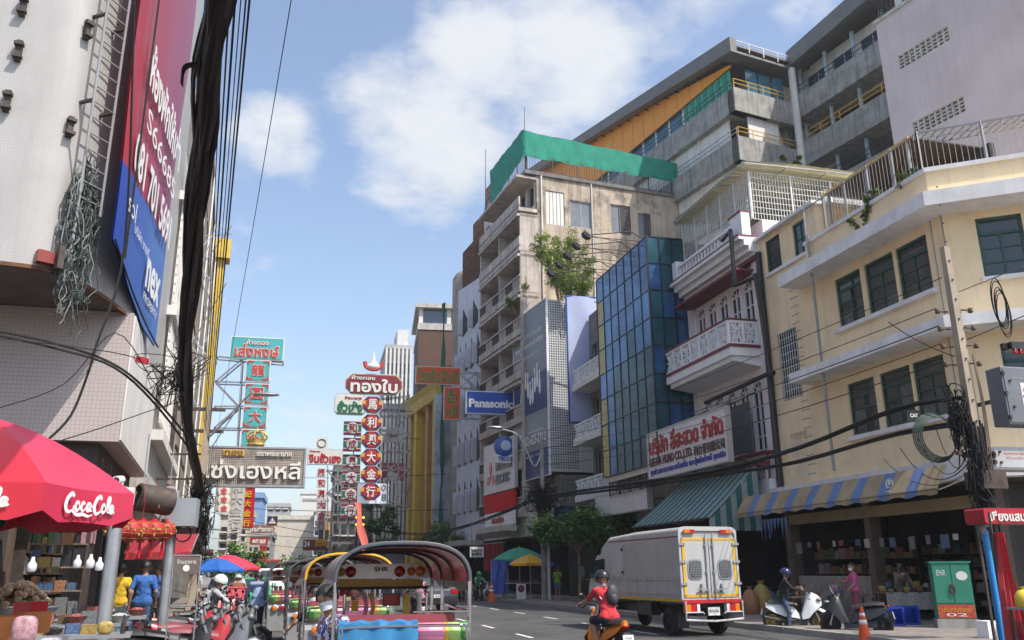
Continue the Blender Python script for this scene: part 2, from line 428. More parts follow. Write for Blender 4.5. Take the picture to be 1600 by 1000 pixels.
M_road = mat('worn_asphalt',(.075,.073,.072),.85,var=.35,scale=.6,dirt=(.028,.027,.026),grime=.75,bump=.5,bscale=120)
M_ground = mat('city_ground',(.16,.15,.14),.95,var=.2)
M_pave = mat('pavement_slab',(.23,.20,.18),.85,var=.25,scale=1.5,dirt=(.09,.08,.07),bump=.3)
M_paver = mat('red_pavement_slab',(.22,.115,.09),.85,var=.25,scale=1.5,dirt=(.09,.06,.05),bump=.3)
M_kerb = mat('kerb_stone',(.33,.32,.30),.9,var=.2,dirt=(.1,.09,.08),bump=.3)
M_mark = mat('worn_road_paint',(.62,.61,.57),.8,var=.15,scale=6,dirt=(.2,.19,.18),grime=.8)
tag(B().box(-900,900,-600,1500,-1.2,-.02).obj('ground',M_ground),kind='structure')
def kx_r(y):return 12.6-.055*max(0,y-20)-(.0009*max(0,y-45)**2 if y < 130 else .0009*85**2+(y-130)*.14)
def kx_l(y):return -2.05-.012*max(0,y-18)-(.0011*max(0,y-48)**2 if y < 130 else .0011*82**2+(y-130)*.17)
ys = list(range(-30,20,10))+[20+2.5*i for i in range(45)]+[140,160,190,230]
b = B()
for i in range(len(ys)-1):
    y0,y1 = ys[i],ys[i+1]
    b.poly([(kx_l(y0),y0,0),(kx_r(y0),y0,0),(kx_r(y1),y1,0),(kx_l(y1),y1,0)])
tag(b.obj('road',M_road),kind='structure')
for nm,kf,sgn,m in (('pavement_east',kx_r,1,M_pave),('pavement_west',kx_l,-1,M_pave)):
    b = B()
    for i in range(len(ys)-1):
        y0,y1 = ys[i],ys[i+1];a0,a1 = kf(y0)+.18*sgn,kf(y1)+.18*sgn
        q = [(a0,y0,.14),(a0+9*sgn,y0,.14),(a0+9*sgn,y1,.14),(a0,y1,.14)]
        b.poly(q if sgn > 0 else q[::-1])
    o = tag(b.obj(nm,m),kind='structure')
    # paving slabs, laid singly where they are large enough to be told apart
    if sgn < 0:
        for i in range(16):
            for j in range(9):
                y0 = 22+i*.6;x1 = kf(22)-.3-j*.6
                mm = M_paver if (j < 7 and not (i % 5 == 4)) else M_pave
                piece('slab',mm,o,x1-.592,x1,y0,y0+.592,.135,.150+rnd.uniform(-.004,.004))
    k = B()
    for i in range(len(ys)-1):
        y0,y1 = ys[i],ys[i+1];a0,a1 = kf(y0),kf(y1)
        if y0 >= 20 and y0 < 70:continue
        k.box(min(a0,a0+.18*sgn),max(a0,a0+.18*sgn),y0,y1,-.02,.15)
    ko = tag(k.obj('kerb_east' if sgn > 0 else 'kerb_west',M_kerb),kind='structure')
    for i in range(50):                             # kerb stones, painted red and white in Bangkok fashion only by the stall
        y0 = 20+i;a0 = kf(y0+.5);piece('kerb_stone',M_kerb,ko,min(a0,a0+.18*sgn),max(a0,a0+.18*sgn),y0+.012,y0+.988,-.02,.15+rnd.uniform(-.006,.006),(0,0,math.atan((kf(y0)-kf(y0+1)))))
rm = B()
for i in range(40):                                 # lane dashes
    for fx in (.30,.535,.77):
        y0 = 10+i*4.2;
        if y0 > 120:continue
        def lx(y):return kx_l(y)+(kx_r(y)-kx_l(y))*fx
        rm.poly([(lx(y0)-.06,y0,.004),(lx(y0)+.06,y0,.004),(lx(y0+1.6)+.06,y0+1.6,.004),(lx(y0+1.6)-.06,y0+1.6,.004)])
tag(rm.obj('lane_markings',M_mark),kind='structure')
drain = thing('drain_cover','small dark cast iron drain grating in the road by the kerb','drain',(12.35-.05*28,47.5,.006))
blk('frame',M_steeld,drain,-.35,.35,-.25,.25,0,.012)
for i in range(9):piece('slot_bar',M_black,drain,-.3+i*.07,-.27+i*.07,-.2,.2,.012,.02)
# ================================================================== buildings on the right-hand side of the street
M_beige = mat('cream_render',(.93,.74,.46),.85,var=.10,scale=.6,streak=.3,dirt=(.45,.35,.25),blotch=.2,bump=.15)
M_trimw = mat('peeling_white_trim',(.80,.78,.76),.8,var=.15,streak=.35,dirt=(.4,.37,.34))
M_pinkw = mat('pale_pink_render',(.80,.71,.70),.8,var=.08,scale=.6,streak=.25,dirt=(.34,.29,.28))
M_maroon = mat('maroon_trim',(.16,.035,.04),.6,var=.2)
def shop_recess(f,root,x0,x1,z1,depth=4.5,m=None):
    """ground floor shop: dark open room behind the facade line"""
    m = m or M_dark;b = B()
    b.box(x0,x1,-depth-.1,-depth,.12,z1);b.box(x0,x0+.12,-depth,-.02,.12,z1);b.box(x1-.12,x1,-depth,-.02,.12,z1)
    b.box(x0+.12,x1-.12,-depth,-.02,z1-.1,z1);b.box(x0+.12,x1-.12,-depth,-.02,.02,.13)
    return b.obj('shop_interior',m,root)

# ---- cream corner shophouse
f = FA.sub(5.2);bld = f.thing('corner_shophouse','cream corner shophouse with dark green windows and white floor ledges','building')
Lb = 9.9
D = (sin(R(-56)),cos(R(-56)));FC = Fac(f.w(0)-V((D[0],D[1],0))*9,D)       # chamfered corner wall, runs to x=9
w2 = [f.rect(1313,515,1343,424),f.rect(1360,496,1394,398),f.rect(1410,474,1447,374)]
w1 = [f.rect(1334,690,1366,600),f.rect(1386,680,1422,582),f.rect(1438,664,1474,562)]
def norm(ws,z0,z1):return [(w[0],w[1],z0,z1) for w in ws]
w2 = norm(w2,9.75,11.55);w1 = norm(w1,5.95,7.75)
g1 = f.rect(1222,600,1240,480);g2 = f.rect(1243,755,1262,682);
g1 = (g1[0],g1[1],7.9,10.6);g2 = (g2[0],g2[1],4.7,6.6)
s1 = (8.35,9.35,13.2,14.6);s2 = (6.55,7.45,13.2,14.55)
wall('wall',M_beige,bld,0,Lb,4.4,12.3,-.25,0,w1+w2+[g1,g2])
wall('attic_wall',M_beige,bld,5.9,Lb,12.3,14.75,-.25,0,[s1,s2])
blk('body',M_beige,bld,.6,Lb,-11,-.25,4.4,12.25)
blk('attic_body',M_beige,bld,5.9,Lb,-6,-.25,12.3,14.75)
blk('attic_eave',M_trimw,bld,5.7,Lb+.02,-6,.28,14.75,14.87)
for w in w1+w2:window(bld,w,-.10,M_green,None,2,3,.09,transom=.26)
for w in w2[1:2]:blk('sill',M_trimw,bld,w2[2][0]-.15,w2[0][1]+.15,-.02,.16,9.6,9.74)
blk('sill',M_trimw,bld,w1[2][0]-.15,w1[0][1]+.15,-.02,.16,5.8,5.94)
window(bld,s1,-.1,M_green,None,1,1,.09);grille(bld,s1,-.03,M_black,.14,.2,.01);window(bld,s2,-.1,M_green,None,2,2,.08)
blk('sill',M_trimw,bld,s2[0]-.1,s1[1]+.1,-.02,.1,13.06,13.19)
for g in (g1,g2):
    window(bld,g,-.14,M_green,None,1,3,.08);grille(bld,(g[0]+.03,g[1]-.03,g[2]+.03,g[3]-.03),.03,M_white,.15,.3,.008)
# ledges run round the corner
def ledge(z0,z1,off,m,x_end=7.25,name='ledge'):
    mit = off*math.tan(R(53.6/2));b = B()
    c1 = V((-mit,off));e = V((0,0))
    dirc = (FC.w(0)-f.w(0));dl = V((dirc.dot(f.d),dirc.dot(f.n))).normalized();nl = V((FC.n.dot(f.d),FC.n.dot(f.n)))
    p = [(x_end,-.1),(x_end,off),tuple(c1),tuple(dl*9+nl*off),tuple(dl*9-nl*.1),(0,-.1)]
    b.prism(p,z0,z1,ax='z');return b.obj(name,m,bld)
ledge(11.85,12.3,1.0,M_trimw);ledge(8.15,8.5,.95,M_trimw)
ledge(12.3,13.05,.62,M_beige,5.9,'parapet');ledge(13.05,13.18,.7,M_trimw,5.9,'parapet_cap')
ledge(4.0,4.6,.55,M_trimw,Lb,'shop_cornice')
# chamfered corner wall with its windows
dirc = FC.w(0)-f.w(0);croot = bld
cw = [FC.rect(1540,440,1597,345),FC.rect(1580,640,1640,548)]
cw = [(cw[0][0],cw[0][1],9.75,11.6),(cw[1][0],cw[1][1],5.95,7.75),(cw[0][0]-3.2,cw[0][1]-3.2,9.75,11.6)]
cm = bpy.data.objects.new('corner_wing',None);col.objects.link(cm);cm.parent = bld;loc = V(((FC.w(0)-f.o).dot(f.d),(FC.w(0)-f.o).dot(f.n),0));cm.location = loc;cm.rotation_euler = (0,0,FC.rz-f.rz)
wall('wall',M_beige,cm,0,9,4.4,12.3,-.25,0,cw);blk('body',M_beige,cm,-1,8.8,-9,-.26,4.4,12.2)
blk('pier',M_brown,cm,8.6,9.,-.6,-.002,.1,4.4);blk('pier',M_brown,cm,-.8,.2,-.6,-.002,.1,4.4);shop_recess(None,cm,-.8,8.6,4.0,3.5)
for w in cw:
    b = B();x0,x1,z0,z1 = w;b.box(x0,x1,-.14,-.06,z0,z0+.09);b.box(x0,x1,-.14,-.06,z1-.09,z1);b.box(x0,x0+.09,-.14,-.06,z0,z1);b.box(x1-.09,x1,-.14,-.06,z0,z1)
    zt = z1-.5;b.box(x0,x1,-.14,-.06,zt-.05,zt+.05);xm = (x0+x1)/2;b.box(xm-.04,xm+.04,-.13,-.07,z0,zt)
    for k in (1,2):zz = z0+(zt-z0)*k/3;b.box(x0,x1,-.125,-.075,zz-.025,zz+.025)
    b.obj('window',M_green,cm);blk('sill',M_trimw,cm,x0-.1,x1+.1,-.02,.14,z0-.13,z0-.01)
    blk('pane',M_glass,cm,x0+.05,x1-.05,-.115,-.105,z0+.05,z1-.05)
# roof terrace railing: posts, rails and staves, with the shade slats above it
def railing(parent,p0,p1,z0,z1,m,step=.13,posts=4,name='railing',r=.012):
    p0,p1 = V((*p0,0)),V((*p1,0));L = (p1-p0).length;b = B();n = int(L/step)
    for i in range(n+1):q = p0.lerp(p1,i/n);b.box(q.x-r,q.x+r,q.y-r,q.y+r,z0,z1)
    for z in (z0+.06,z1-.03):b.bar((*p0.xy,z),(*p1.xy,z),.04,.03)
    o = b.obj(name,m,parent)
    for i in range(posts+1):q = p0.lerp(p1,i/posts);piece('post',m,o,q.x-.03,q.x+.03,q.y-.03,q.y+.03,z0,z1+.03)
    return o
M_railw = mat('white_railing',(.30,.30,.30),.5,.2,var=.1)
nl = V((FC.n.dot(f.d),FC.n.dot(f.n)));dl = V((dirc.dot(f.d),dirc.dot(f.n))).normalized()
railing(bld,(5.85,.55),(-.15,.55),13.18,14.5,M_railw,.16,5,r=.006)
pc = V((-.15,.55));railing(bld,pc,pc+dl*7,13.18,14.5,M_railw,.16,4,r=.006)
b = B()                                             # slatted sunshade lying over the corner terrace
for i in range(26):
    for seg in range(1):
        t = i/25;a = pc+dl*(.1+6.5*t)+V((0,0));bb = a-nl*3.2
        b.bar((a.x,a.y,14.52),(bb.x,bb.y,15.6),.05,.02)
for t in (0,.5,1):a = pc+dl*.1-nl*3.2*t;bb = pc+dl*6.6-nl*3.2*t;b.bar((a.x,a.y,14.5+1.08*t),(bb.x,bb.y,14.5+1.08*t),.05,.04)
b.obj('sunshade_slats',M_railw,bld)
b = B();b.prism([(5.8,-.4),(1.2,-.4),(1.2,-3.2),(5.8,-3.2)],15.15,15.2,ax='z');b.obj('terrace_roof',M_steeld,bld)
blk('roof_edge',M_yellow,bld,1.2,5.8,-.4,-.34,15.1,15.2)
for x in (1.4,3.5,5.6):piece('roof_post',M_railw,bld,x-.04,x+.04,-.5,-.42,13.1,15.15)
blk('terrace_back',M_dark,bld,.8,5.85,-3.4,-3.2,12.3,15.15)
# ground floor: open shopfront with piers, beam, roller shutter
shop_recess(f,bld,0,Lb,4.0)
for x0,x1 in ((0,.35),(5.0,5.3),(Lb-.3,Lb)):blk('pier',M_brown,bld,x0,x1,-.4,0,.12,4.0)
blk('beam',mat('ochre_beam',(.30,.21,.10),.8,var=.2),bld,.35,Lb-.3,-.3,.02,3.25,3.6)
for i in range(11):piece('shutter_slat',M_steel,bld,5.35,9.5,-.16+(i % 2)*.012,-.1+(i % 2)*.012,.15+i*.115,.15+i*.115+.108)
# faded awning with blue panels
M_awb = mat('faded_blue_canvas',(.13,.21,.40),.9,var=.2,streak=.2,dirt=(.05,.07,.12));M_awt = mat('faded_tan_canvas',(.36,.28,.17),.9,var=.2,streak=.35,dirt=(.09,.07,.05))
aw = FA.sub(4.6);awn = aw.thing('shop_awning','faded tan canvas awning with blue squares along the cream shophouse','awning')
N = 17;Ltot = 10.2
def awp(x,t):return (x,1.72+.4*t,4.28-.62*t+.006*sin(x*5))
for i in range(N):
    x0 = Ltot*(i//2*2+(i % 2)*1.25)/N;x1 = Ltot*(i//2*2+(1.25 if i % 2 == 0 else 2))/N;g = [[awp(x0+(x1-x0)*k/3,t/4) for k in range(4)] for t in range(5)]
    b = B();b.sheet(g);g2 = [[(p[0],p[1]-.01,p[2]-.015) for p in r] for r in g][::-1];b.sheet(g2)
    x_ = [awp(x0+(x1-x0)*k/3,1) for k in range(4)];b.sheet([x_,[(p[0],p[1]+.01,p[2]-.16-.03*sin(p[0]*7)) for p in x_]]);b.obj('canvas_panel',M_awb if i % 2 else M_awt,awn,smooth=True)
b = B();b.cyl((0,2.1,3.62),(Ltot,2.1,3.62),.025);
for x in (0,3.4,6.8,Ltot):b.cyl((x,.0,4.3),(x,2.08,3.6),.02)
b.obj('frame',M_steeld,awn)
g = thing('awning_emblem','x','x');bpy.data.objects.remove(g)
b = B()                                            # printed round emblem on a blue square
for rr in (.16,.12):
    b.tube([(1.95+rr*cos(a*pi/10),2.0,3.95+rr*.9*sin(a*pi/10)) for a in range(20)],.009,4,closed=True)
b.ell((1.95,2.0,3.98),(.06,.006,.08),8,5);b.box(1.83,2.07,2.1,2.12,3.72,3.74);b.obj('emblem',M_wlet,awn)
b = B();rg = random.Random(3)                      # torn strip of canvas hanging at the far end
for i in range(8):
    x = 7.4+i*.22;z = 3.35;b.poly([(x,1.9,z),(x+.2,1.9,z),(x+.17+rg.uniform(-.1,.1),1.85,z-rg.uniform(.25,1.0)),(x+.06,1.95,z-rg.uniform(.2,.7))])
b.obj('torn_strip',M_awb,awn)
# fixed ladder on the far end of the cream shophouse
lad = FA.sub(12.3,.35).thing('wall_ladder','thin white steel ladder fixed to the end of the cream shophouse','ladder')
b = B()
for x in (0,.45):b.cyl((x,0,4.7),(x,0,13.4),.022)
b.obj('side_rail',M_railw,lad)
for i in range(25):piece('rung',M_railw,lad,0,.45,-.015,.015,4.9+i*.33,4.93+i*.33)
b = B();b.tube([(-1.6,.4,13.3),(-1.6,.4,8.6),(-1.62,.42,4.8)],.05,8);b.tube([(2.7,-.2,12.4),(2.7,-.2,4.6)],.03,6);b.obj('drain_pipe',M_railw,lad)
lad.children[-1].parent = bld;bld.children[-1].matrix_parent_inverse = Mx.Identity(4);bld.children[-1].location = (7.1,.35,0)

# ---- pale pink colonial shophouse
f = FA.sub(15.1);bld = f.thing('pink_shophouse','pale pink shophouse with arched windows, balcony and caged roof terrace','building')
W = 6.4
aw_ = [(.75+i*1.06,.75+i*1.06+.82) for i in range(5)]
holes = [(a,c,10.2,13.5) for a,c in aw_];holes1 = [(a,c,6.2,9.1) for a,c in aw_]
wall('wall',M_pinkw,bld,0,W,4.3,14.6,-.3,0,holes+holes1)
blk('body',M_pinkw,bld,0,W,-12,-.3,4.3,15.9)
def arch_window(x0,x1,z0,z1,parent):
    r = (x1-x0)/2;xc = (x0+x1)/2;zs = z1-r;b = B()
    # spandrel that turns the square opening into an arch
    arc = [(xc+r*cos(pi*i/12),zs+r*sin(pi*i/12)) for i in range(13)]
    for i in range(12):
        (ax,az),(bx_,bz) = arc[i],arc[i+1];b.add([(ax,-.06,az),(bx_,-.06,bz),(bx_,-.06,z1),(ax,-.06,z1)],[(0,1,2,3)]);b.add([(ax,-.06,az),(bx_,-.06,bz),(bx_,-.2,bz),(ax,-.2,az)],[(0,3,2,1)])
    b.obj('arch_spandrel',M_white,parent)
    b = B();b.tube([(p[0],-.1,p[1]) for p in arc],.04,4)
    for i in (3,6,9):b.bar((xc,-.12,zs),(arc[i][0],-.12,arc[i][1]),.04,.04)
    b.tube([(xc+r*.38*cos(pi*i/8),-.12,zs+r*.38*sin(pi*i/8)) for i in range(9)],.022,4)
    b.box(x0,x1,-.15,-.07,zs-.05,zs+.03);b.box(x0,x0+.07,-.15,-.07,z0,zs-.05);b.box(x1-.07,x1,-.15,-.07,z0,zs-.05);b.box(x0+.07,x1-.07,-.15,-.07,z0,z0+.1)
    b.box(xc-.04,xc+.04,-.15,-.075,z0,zs)
    for k in range(1,4):z = z0+(zs-z0)*k/4;b.box(x0+.07,x1-.07,-.14,-.09,z-.025,z+.025)
    w = b.obj('arched_window',M_white,parent)
    piece('pane',M_glass,w,x0+.02,x1-.02,-.19,-.18,z0,z1)
    return w
for a,c in aw_:
    arch_window(a,c,10.2,13.5,bld);arch_window(a,c,6.2,9.1,bld)
for x in (0,W-.45):blk('pilaster',M_pinkw,bld,x,x+.45,.0,.14,4.3,14.3)
b = B()
for (z0,z1,o) in ((14.2,14.35,.25),(14.35,14.6,.5),(14.6,14.85,.72),(14.85,15.0,.95)):b.box(-.1,W+.1,-.3,o,z0,z1)
b.obj('cornice',M_white,bld)
blk('cornice_band',M_maroon,bld,-.12,W+.12,-.3,.3,14.02,14.2);blk('cornice_cap',M_maroon,bld,-.12,W+.12,-.3,.97,15.0,15.06)
blk('awning_band',M_maroon,bld,.3,W-.3,0,1.0,13.62,13.72)
# balcony with pierced panels
b = B();b.box(.35,W-.05,0,1.5,9.95,10.3);b.prism([(0,9.55),(1.35,9.75),(1.35,9.95),(0,9.95)],.45,W-.15,ax='x');b.obj('balcony_slab',M_white,bld)
blk('balcony_trim',M_maroon,bld,.3,W,0,1.56,10.3,10.42)
def pierced(parent,p0,p1,z0,z1,n,name='balcony_panel'):
    p0,p1 = V((*p0,0)),V((*p1,0))
    for i in range(n):
        a,c = p0.lerp(p1,i/n),p0.lerp(p1,(i+1)/n);b = B();d = (c-a).normalized()*.05
        b.bar((a.x,a.y,z0+.05),(c.x,c.y,z0+.05),.09,.1);b.bar((a.x,a.y,z1-.05),(c.x,c.y,z1-.05),.09,.1)
        q = a+d;b.box(q.x-.06,q.x+.06,q.y-.045,q.y+.045,z0+.1,z1-.1)
        a2,c2 = a.lerp(c,.15),a.lerp(c,.92);zm = (z0+z1)/2
        for s in (0,1):
            for o in (-.07,.07):
                za,zb = (z0+.1,z1-.1) if s else (z1-.1,z0+.1);b.bar((a2.x,a2.y,za+o),(c2.x,c2.y,zb+o),.05,.045)
        mid = a2.lerp(c2,.5);b.bar((a2.x,a2.y,zm),(c2.x,c2.y,zm),.05,.05);b.bar((mid.x,mid.y,z0+.1),(mid.x,mid.y,z1-.1),.05,.05)
        b.obj(name,M_white,parent)
pierced(bld,(.45,1.45),(W-.1,1.45),10.42,11.45,7);pierced(bld,(.45,.15),(.45,1.4),10.42,11.45,2)
blk('balcony_rail',M_maroon,bld,.38,W-.05,1.38,1.53,11.45,11.53);blk('balcony_rail',M_maroon,bld,.38,.53,.05,1.38,11.45,11.53)
pierced(bld,(.45,.3),(W-.1,.3),5.0,6.0,7)
blk('lower_ledge',M_white,bld,0,W,0,.5,4.4,5.0);blk('lower_trim',M_maroon,bld,0,W,0,.55,6.0,6.1)
blk('side_board',mat('grey_board',(.10,.10,.10),.7),bld,1.0,2.6,.45,.5,6.2,8.2)
# roof balustrade: turned balusters between piers
bp = B().lathe([(.05,0),(.07,.06),(.05,.12),(.09,.3),(.05,.55),(.07,.62),(.07,.68)],8)
bo = bp.obj('baluster',M_white,bld,True);bo.location = (1.0,.55,15.06)
for i in range(1,17):
    c = bo.copy();col.objects.link(c);c.location = (1.0+i*.31,.55,15.06)
blk('balustrade_rail',M_white,bld,.8,W,.43,.67,15.74,15.86)
for x in (-.1,W-.3):blk('balustrade_pier',M_white,bld,x,x+.95 if x < 0 else x+.4,.35,.75,15.06,16.1)
blk('pier_cap',M_maroon,bld,-.12,.9,.3,.8,16.1,16.16)
# wire cage on the terrace and translucent corrugated canopy
M_cage = mat('white_cage_wire',(.60,.60,.58),.5,.3,var=.08)
cg = bpy.data.objects.new('terrace_cage',None);col.objects.link(cg);cg.parent = bld
b = B()
def cageface(p0,p1,z0,z1):
    p0,p1 = V((*p0,0)),V((*p1,0));L = (p1-p0).length;n = int(L/.14)
    for i in range(n+1):q = p0.lerp(p1,i/n);b.box(q.x-.011,q.x+.011,q.y-.011,q.y+.011,z0,z1)
    for k in range(9):z = z0+(z1-z0)*k/8;b.bar((*p0.xy,z),(*p1.xy,z),.022,.022)
cageface((W-.1,.1),(.05,.1),15.9,18.1);cageface((.05,.1),(.05,-6),15.9,18.1)
b.obj('mesh',M_cage,cg)
for i in range(6):x = .05+i*(W-.15)/5;piece('post',M_cage,cg,x-.035,x+.035,.1,.17,15.9,18.1)
for i in range(4):y = .1-i*2.0;piece('post',M_cage,cg,.0,.07,y-.035,y+.035,15.9,18.1)
M_canopy = mat('yellowed_plastic_sheet',(.55,.52,.28),.4,var=.2,streak=.3,dirt=(.3,.26,.12),trans=.25)
g = [[(x,y,18.25+(.25 if y < 0 else .1)+.03*sin(x*22)) for y in (.55,-2,-4.5,-6.6)] for x in [(-.4+(W+.5)*i/90) for i in range(91)]]
b = B();b.sheet(g);b.obj('canopy_sheet',M_canopy,bld)
b = B()
for i in range(10):x = -.35+i*(W+.4)/9;b.bar((x,.55,18.27),(x,-6.6,18.42),.04,.03)
for y in (.5,-1.5,-3.5,-6):b.bar((-.4,y,18.26),(W+.1,y,18.26),.04,.03)
b.obj('canopy_frame',M_steel,bld)
blk('terrace_wall',M_offw,bld,.6,W,-9,-4,15.9,18.0)
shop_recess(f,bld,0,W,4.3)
# black drain pipe stepping round the cornice
b = B();b.tube(catmull([(1.4,.85,15.35),(.35,1.05,15.35),(.33,1.05,15.2),(.33,1.05,13.2),(.35,1.05,12.95),(-.6,.75,12.95),(-.7,.7,12.8),(-.72,.5,9.2),(-.6,.5,9.0),(3.5,1.1,8.6)],3),.09,8);b.obj('drain_pipe',M_blackp,bld,True)
b = B();b.tube([(-.12,.12,14.3),(-.12,.12,4.4)],.13,8);b.obj('corner_pipe',M_blackp,bld,True)
# shop sign board
M_signw = mat('dusty_white_sign',(.78,.73,.72),.8,var=.06,streak=.2,dirt=(.4,.36,.34))
fs = FA.sub(15.4,2.0);sg = fs.thing('shop_sign_board','long white company sign with red, maroon and blue lettering above green striped awning','sign')
w_,zc = 7.45,6.74
blk('panel',M_signw,sg,0,w_,-.18,0,5.7,7.78)
b = B();b.box(-.04,w_+.04,-.2,.03,5.64,5.7);b.box(-.04,w_+.04,-.2,.03,7.78,7.84);b.box(-.06,0,-.2,.03,5.7,7.78);b.box(w_,w_+.06,-.2,.03,5.7,7.78);b.obj('frame',M_alu,sg)
UB = dict(U=(-1,0,0))
letters('บริษัท ลี่ฮะฮวด จำกัด',M_lred,sg,(3.7,0,7.22),w=6.9,h=.85,bold=.022,depth=.05,**UB)
letters('LEE HA HUAD CO.,LTD.',mat('maroon_letters',(.12,.02,.03),.5),sg,(5.1,0,6.42),w=4.3,h=.42,bold=.02,depth=.04,**UB)
letters('利合發有限公司',M_brown,sg,(1.5,0,6.42),w=2.6,h=.42,bold=.01,depth=.04,**UB)
letters('ศูนย์รวมอาหารและเครื่องดื่ม และตู้แช่อย่างดี ทุกชนิด',paint('blue_letters','#1c3c9a'),sg,(3.7,0,5.98),w=7.,h=.36,bold=.02,depth=.03,**UB)
b = B()
for x in (.8,2.8,4.8,6.8):b.bar((x,-.1,7.8),(x,-1.9,8.6),.05);b.bar((x,-.1,5.8),(x,-1.9,5.8),.05)
b.obj('bracket',M_steeld,sg)
# green and white striped awning
M_ag = mat('green_stripe_canvas',(.03,.13,.13),.85,var=.2,streak=.25,dirt=(.03,.05,.05));M_ag2 = mat('pale_stripe_canvas',(.25,.31,.30),.85,var=.15,streak=.35,dirt=(.12,.14,.13))
fa = FA.sub(15.3,.9);aw3 = fa.thing('striped_awning','green and pale striped sloping canvas awning under the white company sign','awning')
n = 26;L = 6.6
for i in range(n):
    x0,x1 = L*i/n,L*(i+1)/n;g = []
    for t in range(7):
        u = t/6;fl = 1+.12*u*u
        g.append([((xx-L*.15)*fl+L*.15,2.2*u**.9,5.5-1.95*u-.1*sin(pi*u)) for xx in (x0,x1)])
    b = B();b.sheet(g);b.sheet([[(p[0],p[1],p[2]-.02) for p in r] for r in g][::-1]);b.obj('stripe',M_ag if i % 2 else M_ag2,aw3,True)
for i in range(9):
    t0,t1 = 2.2*i/9,2.2*(i+1)/9
    def ed(y):u = (y/2.2)**(1/.9);return 5.5-1.95*u-.1*sin(pi*u)
    b = B();b.add([(-.02,t0,3.05),(-.02,t1,3.05),(-.02,t1,ed(t1)+.0),(-.02,t0,ed(t0))],[(0,1,2,3)]);b.box(-.03,-.025,t0,t1,3.05,ed(t1));b.obj('side_stripe',M_ag if i % 2 else M_ag2,aw3)
b = B();b.cyl((-.05,0,5.52),(L,0,5.52),.04);b.cyl((-.05,2.2,3.5),(L*1.1,2.2,3.5),.03);
for x in (0,L*.5,L):b.cyl((x,0,5.4),(x,2.2,3.45),.025)
b.obj('frame',M_steeld,aw3)
blk('valance_wall',M_maroon,aw3,-.2,L+.1,-.5,-.02,5.5,5.68)

# ---- blue mirror-glass building projecting over the pavement
f = FA.sub(21.7);bld = f.thing('glass_building','blue mirror glass curtain-wall building beside the pink shophouse','building')
gl1 = mat('blue_mirror_glass',(.06,.19,.40),.22,.2,var=.45,scale=.8);gl2 = mat('teal_mirror_glass',(.03,.12,.16),.22,.25,var=.4,scale=.8);gl3 = mat('deep_blue_glass',(.04,.13,.30),.2,.2,var=.4)
M_yel = mat('yellow_curtain_behind_glass',(.42,.31,.03),.25,var=.3,scale=3);M_mull = mat('dark_mullion',(.02,.035,.045),.4,.4)
blk('body',M_dark,bld,.1,7.0,-11,1.9,6.4,17.4)
nx,nz,x1 = 7,8,7.0
b = B()
for i in range(nx+1):x = x1*i/nx;b.box(x-.02,x+.02,1.93,2.02,6.4,17.5)
for k in range(nz+1):z = 6.4+11.1*k/nz;b.box(0,x1,1.94,2.015,z-.02,z+.02)
for i in range(4):y = 2.0*i/3;b.box(-.05,.07,y-.03,y+.03,6.4,17.5)
for k in range(nz+1):z = 6.4+11.1*k/nz;b.box(-.04,.06,-.0,2.0,z-.03,z+.03)
b.obj('mullion_grid',M_mull,bld)
for i in range(nx):
    for k in range(nz):
        x0,xx = x1*i/nx+.03,x1*(i+1)/nx-.03;z0,z1 = 6.4+11.1*k/nz+.03,6.4+11.1*(k+1)/nz-.03
        m = M_yel if (i == 6 and k < 7 and k != 3) else gl1 if (k > 3 or i > 4) and rnd.random() < .75 else gl2 if k < 5 else gl3
        piece('glass_panel',m,bld,x0,xx,1.96,1.985,z0,z1,(rnd.uniform(-.004,.004),0,rnd.uniform(-.006,.006)))
for i in range(3):
    for k in range(nz):
        y0,y1 = 2.0*i/3+.03,2.0*(i+1)/3-.03;z0,z1 = 6.4+11.1*k/nz+.03,6.4+11.1*(k+1)/nz-.03
        piece('glass_panel',gl1 if k > 8 else (gl2 if rnd.random() < .5 else gl3),bld,.0,.025,y0,y1,z0,z1,(0,rnd.uniform(-.004,.004),rnd.uniform(-.006,.006)))
blk('base_band',M_offw,bld,0,7.,0,1.9,6.1,6.38);blk('soffit_wall',M_concl,bld,.0,7.,-.2,.3,3.8,6.1)
railing(bld,(.2,1.7),(6.9,1.7),5.4,6.1,M_steeld,.45,5)
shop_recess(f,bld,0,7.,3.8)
for k in range(5):                                  # floodlight arms craning over the parapet
    fl = FA.sub(22.2+k*1.45,2.0);z = 17.45+.0*k
    t = fl.thing('floodlight',('nearest','second nearest','middle','second farthest','farthest')[k]+' black floodlight on a long arm over the blue glass parapet','floodlight','floodlights over the glass building')
    b = B();b.tube([(0,-.2,z),(.15,.5,z+.5),(.5,2.6,z+.25)],.03,5);b.tube([(.12,-.2,z),(.62,2.6,z+.2)],.02,5);b.tube([(0,.0,z-.3),(.5,2.5,z+.2)],.02,5);b.obj('arm',M_steeld,t)
    b = B();b.obox((.6,2.75,z+.2),(.36,.3,.14),Mx.Rotation(R(35),3,'X'));b.prism([(2.55,z+.05),(2.95,z+.35),(2.88,z+.45),(2.6,z+.28)],.44,.76,ax='x');b.obj('lamp_head',M_blackp,t)
